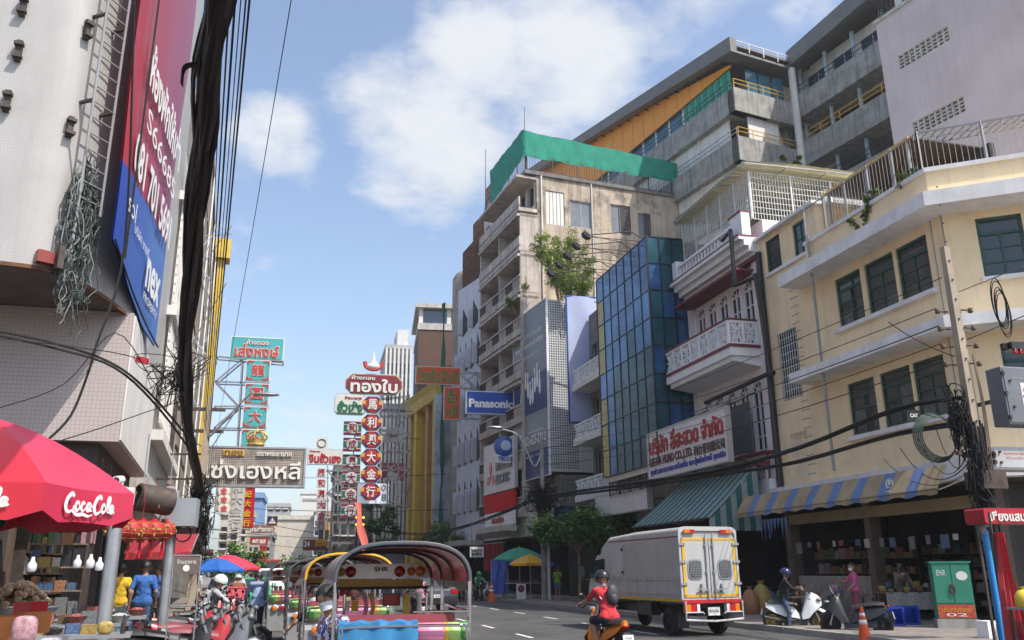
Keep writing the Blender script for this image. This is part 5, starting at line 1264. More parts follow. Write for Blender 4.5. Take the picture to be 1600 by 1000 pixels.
for (x,y),ch in zip(((582,632),(581,660),(580.5,687),(580,714),(580,741),(579,768)),'馬利興大金行'):
    o,c,w,h = panel(t,x-15,y-13,x+15,y+13,M_nvy,cut=.36,frame=M_wt,fw=.04,name='octagon_board')
    b = B();b.box(c[0]-w*.49,c[0]+w*.49,-.012,.1,c[2]-h*.2,c[2]+h*.24);b.obj('yellow_band',M_ylw,o);b = B();b.box(c[0]-w*.49,c[0]+w*.49,-.014,.1,c[2]-h*.22,c[2]);b.obj('maroon_band',M_dkr,o)
    k_ = w*.36;cc = k_*.42;b = B();b.prism([(c[0]+k_*cos(R(22.5+45*j)),c[2]+k_*1.15*sin(R(22.5+45*j))) for j in range(8)],-.03,.1);o2 = b.obj('centre_octagon',M_lred,o);b = B()
    lt(t,ch,M_wt,(c[0],-.035,c[2]),w=w*.44,h=h*.62,bold=.02,depth=.04)
truss(t,[((596,622),(640,618)),((596,650),(640,648)),((596,678),(640,676)),((596,706),(640,704)),((596,734),(640,733)),((594,788),(640,790)),((608,618),(606,790)),((624,618),(622,790)),((640,616),(638,792)),((608,650),(640,618)),((607,678),(640,648)),((607,706),(640,676)),((607,734),(640,704)),((607,762),(640,733)),((607,790),(640,762))],mat('dark_truss',(.10,.10,.11),.6,.4))
t = sroot('led_screen','pale LED screen behind the lowest octagon board',559,787,63)
o,c,w,h = panel(t,559,755,607,787,mat('pale_led_screen',(.62,.66,.80),.3,var=.1,emit=.25),frame=M_blackp,depth=.2);lt(o,'O',M_dkr,c,w=w*.14,h=h*.3,dx=w*.32,dz=h*.28);lt(o,'8',M_grn,c,w=w*.14,h=h*.32,dx=w*.34,dz=-h*.2);b = B();b.bar((.3,.2,-.2),(2.6,.2,-.2),.06);b.obj('support',M_steeld,t)
t = sroot('grey_notice_board','plain grey board with small dark characters in the truss of the octagon sign',596,692,67)
o,c,w,h = panel(t,597,667,631,692,M_fg,depth=.1);lt(o,'工商東行',M_blackp,c,w=w*.5,h=h*.2,dz=-h*.05);b = B();b.bar((.2,.1,.4),(3,.1,.4),.05);b.obj('support',M_steeld,t)
t = sroot('red_white_board','red and white board with a rounded crest in the truss below the grey one',596,750,67)
o,c,w,h = panel(t,596,723,631,751,M_fg,depth=.1);b = B();b.box(c[0]-w/2,c[0]+w/2,-.02,.05,c[2]+h*.32,c[2]+h/2);b.prism([(c[0]-w*.5,c[2]-h*.5),(c[0]-w*.2,c[2]-h*.2),(c[0]-w*.1,c[2]+h*.25),(c[0]-w*.5,c[2]+h*.25)],-.02,.05);b.prism([(c[0]+w*.5,c[2]-h*.5),(c[0]+w*.35,c[2]-h*.5),(c[0]+w*.2,c[2]-h*.1),(c[0],c[2]+h*.0),(c[0],c[2]+h*.25),(c[0]+w*.5,c[2]+h*.25)],-.02,.05);b.obj('red_field',M_dkr,o);lt(o,'กรุง',M_wt,c,w=w*.25,h=h*.18,dx=w*.28,dz=h*.1);b = B();b.bar((.2,.1,.4),(3,.1,.4),.05);b.obj('support',M_steeld,t)
# white and green sign
t = sroot('white_green_sign','white sign with green Thai letters half hidden by the octagon header',523,650,66)
o,c,w,h = panel(t,524,615,570,648,M_wt,cut=.25,frame=M_alu)
lt(o,'ฮั่วเซ้ง',M_grn,c,w=w*.8,h=h*.5,dz=-h*.12,bold=.05);lt(o,'ห้างนายกุง',M_lred,c,w=w*.55,h=h*.2,dz=h*.3,dx=w*.1);b = B();b.box(c[0]-w*.45,c[0]+w*.45,-.015,.02,c[2]-h*.48,c[2]-h*.42);b.obj('green_rule',M_grn,o);b = B();b.bar((1.8,.25,.6),(6,.25,.6),.08);b.obj('support',M_steeld,t)
# maroon and green column
t = sroot('maroon_green_column','column sign of six maroon and green boards with white discs and red characters',538,812,68)
for i,(y,ch) in enumerate(zip((669,694.5,720.5,746.5,772.5,798),'和成興大金行')):
    x = 551-i*.8;o,c,w,h = panel(t,x-13,y-10.5,x+13,y+10.5,M_wt,name='character_board',frame=M_alu,fw=.03)
    b = B();b.box(c[0]-w/2,c[0]+w/2,-.02,.02,c[2]+h*.33,c[2]+h*.5);b.box(c[0]-w/2,c[0]+w/2,-.02,.02,c[2]-h*.5,c[2]-h*.33);b.obj('maroon_rule',M_dkr,o);b = B();b.box(c[0]-w/2,c[0]-w*.28,-.015,.02,c[2]-h*.25,c[2]+h*.25);b.box(c[0]+w*.28,c[0]+w/2,-.015,.02,c[2]-h*.25,c[2]+h*.25);b.obj('green_band',M_grn,o)
    b = B();b.lathe([(h*.44,0),(h*.44,.03),(h*.4,.04)],20,(c[0],-.02,c[2]),axis=(0,-1,0));d_ = b.obj('disc',mat('grey_white_disc',(.55,.55,.58),.5),o);letters(ch,M_dkr,o,(c[0],-.065,c[2]),w=h*.6,h=h*.66,bold=.02)
b = B();b.bar((.3,.3,-.4),(.55,.3,7.3),.08);[b.bar((.5,.3,z),(4.5,.4,z),.06) for z in (1,3.5,6.5)];b.obj('post',M_steeld,t)
# orange-red pawn shop signs
t = sroot('pawn_shop_sign','orange-red pawn shop sign with green letters and a smaller square sign hung below',719,655,70)
M_org = paint('orange_red_panel','#d9552c',.75,streak=.15);M_dg = paint('olive_letters','#3f6b2a')
o,c,w,h = panel(t,650.5,572.5,718.5,601,M_org,frame=M_wt,fw=.05);lt(o,'โรงรับจำนำ',M_dg,c,w=w*.93,h=h*.78,bold=.03,out=M_ylw,ob=.02)
o,c,w,h = panel(t,694.5,605,718.5,655,M_org,frame=M_wt,fw=.05);lt(o,'ฮั่ว',M_dg,c,w=w*.62,h=h*.42,dz=h*.22,bold=.03,out=M_ylw,ob=.02);lt(o,'หลี',M_dg,c,w=w*.66,h=h*.36,dz=-h*.24,bold=.03,out=M_ylw,ob=.02)
truss(t,[((719,580),(765,583)),((719,604),(765,610)),((719,580),(745,606)),((745,582),(719,604)),((745,582),(765,608)),((719,652),(765,655))],r=.05)
# electronics sign
t = sroot('electronics_sign','blue rectangular electronics sign with bold white lettering',805,650,60)
o,c,w,h = panel(t,730,611.5,804.5,647,paint('electronics_blue','#1b4da6',.6),frame=M_alu,fw=.07,depth=.35);lt(o,'Panasonic',M_wlet,c,w=w*.9,h=h*.36,bold=.045,depth=.03,dz=-h*.04)
b = B();[b.bar((0,.2,z),(1.8,.3,z),.07) for z in (.3,1.5)];b.bar((1.2,.25,0),(1.2,.25,1.9),.06);b.obj('bracket',M_steeld,t)
# bank roundel
t = sroot('bank_roundel_sign','round blue bank sign with pale ring above a small white name box',800,724,58,'sign')
q = loc(t,788,697);b = B();b.lathe([(.66,.0),(.72,.05),(.72,.3),(.66,.34)],28,(q[0],.3,q[1]),axis=(0,-1,0));d_ = b.obj('disc',paint('bank_blue','#1e4c97',.3),t,True)
b = B();b.lathe([(.36,0),(.36,.02),(.0,.03)],24,(q[0]+.1,-.045,q[1]+.05),axis=(0,-1,0));b.obj('pale_spot',mat('pale_blue_face',(.45,.58,.72),.3),d_)
o,c,w,h = panel(t,775.5,710.5,800,723,M_wt,frame=M_alu,fw=.03);lt(o,'TISCO',paint('bank_letters','#2a4fa0'),c,w=w*.78,h=h*.5,bold=.05)
o,c,w,h = panel(t,812,680,824,728,mat('grey_steel_box',(.30,.34,.38),.5),depth=.5,name='support_box');b = B();[b.bar((-.2,.15,z),(.9,.2,z),.06) for z in (.3,.7,1.2,1.7)];b.obj('bracket',M_steeld,t)
# small signs
t = sroot('small_pawn_sign','small white two-line notice sign hung over the motorcycles by the red curtain',735,872,55)
o,c,w,h = panel(t,735,855,755,870,M_wt,depth=.08,frame=M_alu,fw=.03);lt(o,'โรงรับจำนำ',M_blackp,c,w=w*.86,h=h*.36,dz=h*.2);lt(o,'當押質兌',M_blackp,c,w=w*.84,h=h*.36,dz=-h*.22);b = B();b.bar((.1,.04,.7),(.1,.04,2.2),.04);b.obj('hanger',M_steeld,t)
t = sroot('small_blue_sign','small blue and white sign on the left pavement beside the cable pole',295,864,33)
o,c,w,h = panel(t,295,848.5,311.5,862.5,paint('small_sign_blue','#2b4c86'),depth=.06);b = B();b.box(c[0]-w*.5,c[0]+w*.5,-.01,.02,c[2]-h*.5,c[2]-h*.02);b.obj('white_field',M_wt,o);lt(o,'บริการ',M_wt,c,w=w*.7,h=h*.34,dz=h*.25);lt(o,'ซ่อม',M_nvy,c,w=w*.75,h=h*.36,dz=-h*.26,depth=.03);b = B();b.bar((.1,.03,.3),(.1,.03,1.6),.04);b.obj('hanger',M_steeld,t)
t = sroot('brown_oval_sign','brown rounded sign with pale lettering across the far left pavement',389,832,88)
o,c,w,h = panel(t,389,820,429,833,mat('brown_sign_panel',(.28,.15,.11),.6,var=.2),cut=.3,depth=.15);lt(o,'บ้านช่างทอง',M_wt,c,w=w*.85,h=h*.6,bold=.05);b = B();b.bar((0,.1,.3),(-5,.1,.3),.07);b.obj('bracket',M_steeld,t)
t = sroot('school_crossing_sign','blue square road sign with white warning triangle',425,822,84)
o,c,w,h = panel(t,418,806.5,433,821,M_nvy,depth=.06)
for s,m_,d_ in ((.46,M_lred,.012),(.40,M_ylw,.02),(.33,M_wt,.028)):b = B();b.prism([(c[0]-s*w,c[2]-h*.36*s/.46),(c[0]+s*w,c[2]-h*.36*s/.46),(c[0],c[2]+h*.42*s/.46)],-d_,0);b.obj('triangle',m_,o)
b = B();b.bar((.0,.1,-4),(0,.1,.6),.1);b.obj('post',M_steel,t)
b = B();[b.ell((c[0]+dx,-.03,c[2]-.04),(.07,.01,.1),6,4) for dx in (-.1,.08)];[b.ell((c[0]+dx,-.03,c[2]+.1),(.05,.01,.05),6,4) for dx in (-.1,.08)];b.obj('walking_figures',M_teal,o)
t = sroot('pink_street_sign','pinkish red sign with a white text field hanging over the far pavement',391,852,90)
o,c,w,h = panel(t,391,840.5,418,851,M_lred,depth=.12);lt(o,'金行 商店',M_wt,c,w=w*.75,h=h*.6,bold=.06);b = B();b.box(.9,1.6,0,.1,-1.6,0);b.obj('lower_leaf',M_lred,t);b = B();b.bar((0,.1,.8),(-3,.1,.8),.07);b.obj('bracket',M_steeld,t)
t = sroot('price_sign','dark red sign reading 24 with a small yellow board on its corner',474,862,112)
o,c,w,h = panel(t,474,843,509.5,860,paint('wine_red','#6d1420'),depth=.2);lt(o,'24 ก.',M_wt,c,w=w*.5,h=h*.5,dx=-w*.2,dz=h*.1);o2,c,w,h = panel(t,493,842.5,509,853,M_ylw,depth=.1,y=-.12,name='yellow_board');lt(o2,'รับซื้อทอง',M_lred,c,w=w*.7,h=h*.35,dz=-h*.1);b = B();b.bar((2,.1,.4),(7,.1,.4),.08);b.obj('bracket',M_steeld,t)
t = thing('red_shop_fascia','curved red shop fascia with white Thai lettering at the corner stall','sign',P(1540,818,Y=13.6));p1 = P(1680,790,Y=13.6);w = p1.x-t.location.x
b = B();b.prism([(0,.03),(.03,0),(w,0),(w,.28),(.03,.28),(0,.25)],0,.5);b.obj('panel',paint('fascia_red','#a51c2c',.35),t);letters('เชียงแสนโอชา',M_wt,t,(.68,0,.14),h=.18,w=1.15,bold=.03,depth=.02)
b = B();b.bar((.06,.3,-2.2),(.06,.3,.02),.04);b.bar((w-.1,.3,-2.2),(w-.1,.3,.02),.04);b.obj('support',M_steeld,t)
# ================================================================== vehicles (local frame: +y forward, x right, z up)
M_tyre = mat('tyre_rubber',(.02,.02,.02),.85,var=.2);M_rim = mat('alloy_rim',(.45,.45,.46),.35,.8,var=.1);M_tail = paint('tail_lamp_red','#b0141c',.2);M_amber = paint('amber_lens','#d9771a',.2);M_plate = paint('number_plate','#d8d8d2',.5);M_lens = mat('clear_lens',(.22,.23,.25),.06,.3,var=0)
M_seat = mat('black_vinyl',(.025,.024,.024),.5,var=.2);M_mirror = mat('mirror_glass',(.6,.62,.65),.04,1.,var=0)
def wheel(parent,c,r,w,name='wheel',spokes=6,rim=None,n=20):
    e = bpy.data.objects.new(name,None);col.objects.link(e);e.parent = parent;e.location = c
    b = B();t = w/2;b.lathe([(r*.68,-t),(r*.9,-t),(r,-t*.6),(r,t*.6),(r*.9,t),(r*.68,t),(r*.68,-t)],n,axis=(1,0,0));b.obj('tyre',M_tyre,e,True)
    b = B();b.lathe([(r*.68,-t*.7),(r*.68,t*.7),(r*.6,t*.7),(r*.6,-t*.7),(r*.68,-t*.7)],n,axis=(1,0,0));b.lathe([(r*.18,-t),(r*.18,t)],10,axis=(1,0,0))
    for i in range(spokes):a = 2*pi*i/spokes;b.bar((0,r*.15*cos(a),r*.15*sin(a)),(0,r*.63*cos(a),r*.63*sin(a)),t*.7,r*.1)
    b.obj('rim',rim or M_rim,e,True);return e
def motorbike(name,label,loc,rz,body,accent=None,seat=None,style='underbone',group=None,plate=True,lean=0.,box=None,rim=None):
    """step-through motorbike or maxi scooter; heads along +y"""
    accent = accent or body;seat = seat or M_seat
    t = thing(name,label,'motorbike',loc,rz,group);t.rotation_euler = (0,lean,rz)
    sc = style == 'scooter';rw = .26 if sc else .29;wb = .64
    wheel(t,(0,wb,rw),rw,.1 if not sc else .13,'front_wheel',6 if sc else 8,rim);wheel(t,(0,-wb+.02,rw),rw,.11 if not sc else .14,'rear_wheel',6 if sc else 8,rim)
    def loft(secs,nm,m,k=10):
        g = []
        for (y,z0,z1,w0,w1) in secs:
            row = []
            for i in range(k+1):
                a = pi*i/k;x = cos(a);zz = z0+(z1-z0)*sin(a)**.8;ww = w0+(w1-w0)*sin(a);row.append((x*ww,y,zz))
            g.append(row)
        b = B();b.sheet(g);b.poly(list(reversed(g[0])));b.poly(g[-1]);return b.obj(nm,m,t,True,50)
    if sc:
        loft([(-.78,.62,.74,.07,.03),(-.6,.50,.76,.15,.08),(-.3,.38,.74,.18,.12),(.0,.34,.62,.17,.12),(.1,.32,.46,.16,.12)],'tail_cover',body)
        loft([(.18,.30,.42,.17,.12),(.36,.34,.95,.19,.1),(.5,.5,1.02,.21,.08),(.66,.62,.94,.15,.05),(.74,.68,.84,.08,.03)],'front_apron',body)
        loft([(-.5,.2,.5,.13,.1),(.3,.16,.36,.14,.12)],'floor_board',M_blackp)
        loft([(.40,.50,.57,.08,.06),(.64,.54,.63,.1,.08),(.86,.42,.52,.08,.06)],'front_fender',body)
        b = B();b.sheet([[(x,.5+.12*k/3+abs(x)*-.3,.98+.3*k/3) for x in (-.16,-.08,0,.08,.16)] for k in range(4)]);b.obj('windscreen',mat('smoked_screen',(.05,.05,.06),.1,var=0),t,True)
        b = B();b.ell((-.09,.67,.82),(.08,.08,.05),10,6);b.ell((.09,.67,.82),(.08,.08,.05),10,6);b.obj('headlight',M_lens,t,True)
    else:
        loft([(-.82,.74,.82,.05,.02),(-.6,.58,.8,.11,.06),(-.25,.46,.72,.14,.08),(.1,.38,.58,.10,.06)],'tail_cover',body)
        loft([(.14,.38,.52,.12,.06),(.34,.36,.86,.2,.06),(.46,.5,.96,.17,.05),(.54,.66,1.0,.10,.04)],'leg_shield',accent)
        loft([(.12,.4,.5,.08,.05),(.30,.4,.82,.15,.05),(.40,.52,.92,.12,.04)],'inner_cover',M_blackp)
        loft([(-.3,.26,.5,.08,.06),(.25,.22,.48,.1,.08)],'engine',M_rim)
        loft([(.42,.52,.58,.06,.05),(.66,.56,.64,.07,.06),(.9,.42,.5,.06,.05)],'front_fender',accent)
        b = B();b.ell((0,.57,.95),(.085,.06,.06),12,7);b.obj('headlight',M_lens,t,True)
    loft([(-.72,.74,.82,.09,.05),(-.45,.74,.84,.14,.1),(-.15,.70,.78,.13,.1),(.08,.66,.74,.09,.06)],'seat',seat)
    b = B()
    for s in (-1,1):b.cyl((s*.08,wb,rw),(s*.08,.42,.86),.024,n=8)
    b.cyl((0,.42,.84),(0,.36,1.03),.03,n=8);b.obj('fork',M_steel,t,True)
    b = B();b.tube(catmull([(-.36,.22,1.0),(-.24,.3,1.05),(0,.36,1.03),(.24,.3,1.05),(.36,.22,1.0)],4),.014,6);
    for s in (-1,1):b.cyl((s*.36,.22,1.0),(s*.25,.29,1.045),.02,n=8)
    b.obj('handlebar',M_blackp,t,True)
    for s in (-1,1):
        b = B();b.tube([(s*.26,.3,1.05),(s*.30,.3,1.16),(s*.34,.28,1.2)],.007,5);b.ell((s*.36,.27,1.21),(.065,.02,.045),10,6);b.obj('mirror',M_blackp,t,True)
    b = B();b.tube([(.12,.1,.3),(.16,-.3,.26),(.17,-.85,.36)],[.025,.05,.045],8);b.obj('exhaust',M_steeld if sc else M_chrome,t,True)
    b = B();b.ell((0,-.80,.72),(.075,.03,.035),10,6);b.obj('tail_light',M_tail,t,True)
    b = B();b.prism([(-.84,.62),(-.72,.62),(-.86,.3),(-.92,.34)],-.06,.06,ax='x');b.obj('rear_mudguard',M_blackp,t)
    if plate:
        b = B();b.obox((0,-.9,.5),(.2,.012,.17),Mx.Rotation(R(-14),3,'X'));p = b.obj('number_plate',M_plate,t)
        letters('1กข',M_blackp,p,(0,-.905,.535),w=.11,h=.045,depth=.008);letters('2048',M_blackp,p,(0,-.912,.465),w=.13,h=.05,depth=.008)
    if box:b = B();b.box(-.27,.27,-1.0,-.5,.84,1.2);b.box(-.29,.29,-1.02,-.48,1.2,1.24);b.obj('carrier_box',box,t)
    b = B();b.cyl((-.1,-.05,.25),(-.24,-.12,.02),.014,n=6);b.obj('side_stand',M_steel,t)
    return t

# ---- box truck seen from behind
def box_truck(loc,rz):
    t = thing('box_truck','small grey box truck with yellow-taped rear doors driving away','truck',loc,rz)
    M_tg = mat('truck_grey_paint',(.41,.385,.37),.5,var=.12,scale=1.5,streak=.3,dirt=(.25,.23,.22));M_tw = mat('truck_white_paint',(.46,.46,.45),.5,var=.06,streak=.15,dirt=(.35,.34,.32));M_tape = paint('yellow_tape','#d8a90f',.45)
    W,L,z0,z1 = .87,4.3,.88,2.62
    def sec(y,w,a,c,r=.22):
        pts = [(-w,a)];
        for i in range(7):q = pi-(pi/2)*i/6;pts.append((-w+r+r*cos(q),c-r*.62+r*.62*sin(q)))
        for i in range(7):q = pi/2-(pi/2)*i/6;pts.append((w-r+r*cos(q),c-r*.62+r*.62*sin(q)))
        pts.append((w,a));return [(p[0],y,p[1]) for p in pts]
    b = B();b.sheet([sec(0,W,z0,z1+.12),sec(L*.6,W,z0,z1+.1),sec(L,W,z0,z1+.02),sec(L+.55,W*.96,2.0,z1-.22),sec(L+.8,W*.9,1.95,2.1)]);b.poly(sec(L,W,z0,z1+.02));b.box(-W,W,.02,L,z0-.03,z0);b.obj('box_shell',M_tg,t,True,30)
    b = B();s = sec(0,W+.01,z0,z1+.13);s2 = sec(-.05,W+.01,z0,z1+.13);s3 = sec(-.05,W-.05,z0+.05,z1+.02,.18);b.sheet([s,s2]);b.sheet([s2,s3]);b.box(-W,W,-.05,0,z0-.02,z0+.06);b.obj('rear_frame',M_tw,t,True,30)
    b = B();b.poly([(p[0],-.01,p[2]) for p in sec(0,W-.02,z0+.05,z1+.08)]);b.obj('rear_bulkhead',M_tg,t)
    for s in (-1,1):
        x0,x1 = (.015,W-.07);a,c = sorted((s*x0,s*x1));b = B();b.box(a,c,-.055,-.015,z0+.08,z1-.16);d = b.obj('rear_door',M_tw,t)
        b = B();tp = .075
        b.box(a if s < 0 else c-tp,a+tp if s < 0 else c,-.06,-.054,z0+.1,z1-.18);b.box(a,c,-.06,-.054,z1-.23,z1-.175);b.box(a,c,-.06,-.054,z0+.1,z0+.16);b.obj('yellow_tape',M_tape,d)
        xm = s*.45;b = B();
        fr = [(xm+.16*cos(q)*1.05*(1 if True else 1),1.62+.2*sin(q)) for q in [2*pi*i/24 for i in range(24)]]
        sq = lambda rx,rz_,p=.45:[(xm+rx*abs(cos(q))**p*(1 if cos(q) >= 0 else -1),1.66+rz_*abs(sin(q))**p*(1 if sin(q) >= 0 else -1)) for q in [2*pi*(i+.5)/24 for i in range(24)]]
        b.prism(sq(.215,.255),-.072,-.05);o = b.obj('window_frame',M_steel,d,True);b = B();b.prism(sq(.18,.22),-.08,-.06);pn = b.obj('window_pane',M_glass,d)
        grille(d,(xm-.16,xm+.16,1.46,1.86),-.084,M_steel,.045,.045,.004,'window_mesh')
        b = B();b.cyl((s*.11,-.085,z0+.02),(s*.11,-.085,z1-.04),.018,n=8)
        for z in (z0+.25,1.6,z1-.35):b.box(s*.11-.035,s*.11+.035,-.1,-.055,z-.03,z+.03)
        b.obj('locking_rod',M_steel,d);b = B();b.bar((s*.11,-.1,1.15),(s*.42,-.12,1.17),.035,.03);b.box(s*.3-.02,s*.3+.02,-.13,-.055,1.08,1.3);b.obj('door_handle',M_steel,d)
        for z in (1.3,1.85,2.3):b = B();b.box(s*(W-.16) if s > 0 else s*(W+.04),s*(W+.04) if s > 0 else s*(W-.16),-.085,-.05,z-.03,z+.03);b.obj('hinge',M_rim,d)
        b = B();b.box(s*.55-.17,s*.55+.0 if s < 0 else s*.55+.17,-.075,-.04,z1-.04,z1+.05) if s > 0 else b.box(-.72,-.4,-.075,-.04,z1-.04,z1+.05);b.obj('marker_lamp',M_tail,t)
        b = B();b.box(min(s*.55,s*.72),max(s*.55,s*.72),-.08,-.04,z1-.038,z1+.048);b.obj('marker_lamp',M_amber,t)
        b = B();b.box(min(s*.48,s*.66),max(s*.48,s*.66),-.1,.05,z0-.28,z0-.08);b.obj('tail_lamp',M_tail,t);b = B();b.box(min(s*.66,s*.8),max(s*.66,s*.8),-.1,.05,z0-.28,z0-.08);b.obj('indicator_lamp',M_amber,t);b = B();b.box(min(s*.40,s*.48),max(s*.40,s*.48),-.1,.05,z0-.28,z0-.08);b.obj('reverse_lamp',M_plate,t)
        b = B();b.tube([(s*.3,-.12,z0-.32),(s*.34,-.14,z0-.28),(s*.82,-.14,z0-.28),(s*.84,-.14,z0-.44),(s*.3,-.14,z0-.48)],.02,6);b.tube([(s*.84,-.14,z0),(s*.84,-.14,z0-.46),(0,-.14,z0-.5)],.028,6);b.obj('bumper_bar',M_tw,t)
    b = B();b.box(-W,W,-.085,-.05,z0-.06,z0+.03);b.obj('red_strip',M_red,t)
    b = B();b.box(-.17,.17,-.11,-.09,z0-.36,z0-.16);p = b.obj('number_plate',M_plate,t);letters('บห 8506',M_blackp,p,(0,-.11,z0-.25),w=.28,h=.07,depth=.006)
    # left side: panels, door, lower rail with posts
    b = B();b.box(-W-.012,-W,.05,L-.05,z0-.02,z0+.05);b.obj('yellow_side_strip',M_tape,t);b = B();b.box(-W-.01,-W+.002,.03,L-.1,z1-.14,z1-.115);b.obj('red_trim',M_dkr,t)
    for i in range(8):piece('side_post',M_tg,t,-W-.03,-W,.12+i*.58,.15+i*.58,z0+.05,z0+.55)
    for z in (z0+.06,z0+.16,z0+.52):piece('side_rail',M_tg,t,-W-.02,-W-.002,.05,L-.1,z-.012,z+.012)
    piece('side_panel',M_tg,t,-W-.008,-W,.1,2.0,z0+.58,z1-.2);piece('side_panel',M_tg,t,-W-.008,-W,2.04,3.2,z0+.58,z1-.2)
    piece('side_door',M_tw,t,-W-.02,-W,3.3,4.05,z0+.6,z1-.22);piece('side_door_hinge',M_steeld,t,-W-.04,-W-.02,3.24,3.36,z1-.42,z1-.34);piece('side_door_hinge',M_steeld,t,-W-.04,-W-.02,3.24,3.36,z0+.68,z0+.76)
    # cab
    def cs(y,w,a,c):return [(-w,y,a),(-w,y,(a+c)/2),(-w*.94,y,c),(w*.94,y,c),(w,y,(a+c)/2),(w,y,a)]
    b = B();b.sheet([cs(L+.1,.86,.75,2.15),cs(L+.9,.86,.75,2.12),cs(L+1.25,.85,.75,1.9),cs(L+1.6,.84,.75,1.35),cs(L+1.68,.8,.7,.9)]);b.poly(cs(L+1.68,.8,.7,.9));b.obj('cab',M_tw,t,True,30)
    for s in (-1,1):b = B();b.prism([(L+.3,1.42),(L+1.42,1.42),(L+1.2,1.95),(L+.3,2.0)],s*.868-.01,s*.868+.01,ax='x');b.obj('cab_window',M_glass,t)
    for s in (-1,1):b = B();b.tube([(s*.85,L+1.4,1.4),(s*1.15,L+1.45,1.36),(s*1.15,L+1.45,1.75)],.015,5);b.obox((s*1.15,L+1.45,1.62),(.2,.06,.34));b.obj('wing_mirror',M_blackp,t,True)
    b = B();b.box(-.4,.4,.1,L+1.3,.5,.72);[b.bar((-.8,y,.86),(-.55,y+.2,.55),.03) for y in (1.6,2.4)];b.box(-.75,-.45,1.9,2.7,.45,.8);b.obj('chassis',M_blackp,t)
    for y in (.85,L+.75):
        for s in (-1,1):wheel(t,(s*.68,y,.36),.36,.26 if y < 2 else .2,'wheel',5)
    for s in (-1,1):b = B();b.box(s*.68-.16,s*.68+.16,.3,.33,.2,.75);b.obj('mud_flap',M_black,t)
    return t
pr_l = P(1066,956,Y=21.4);pf_l = P(955,950,Y=25.6);hd = math.atan2(-(pf_l.x-pr_l.x),pf_l.y-pr_l.y)
cx = pr_l+V((cos(hd),sin(hd),0))*.87
truck = box_truck((cx.x,cx.y,0),hd)

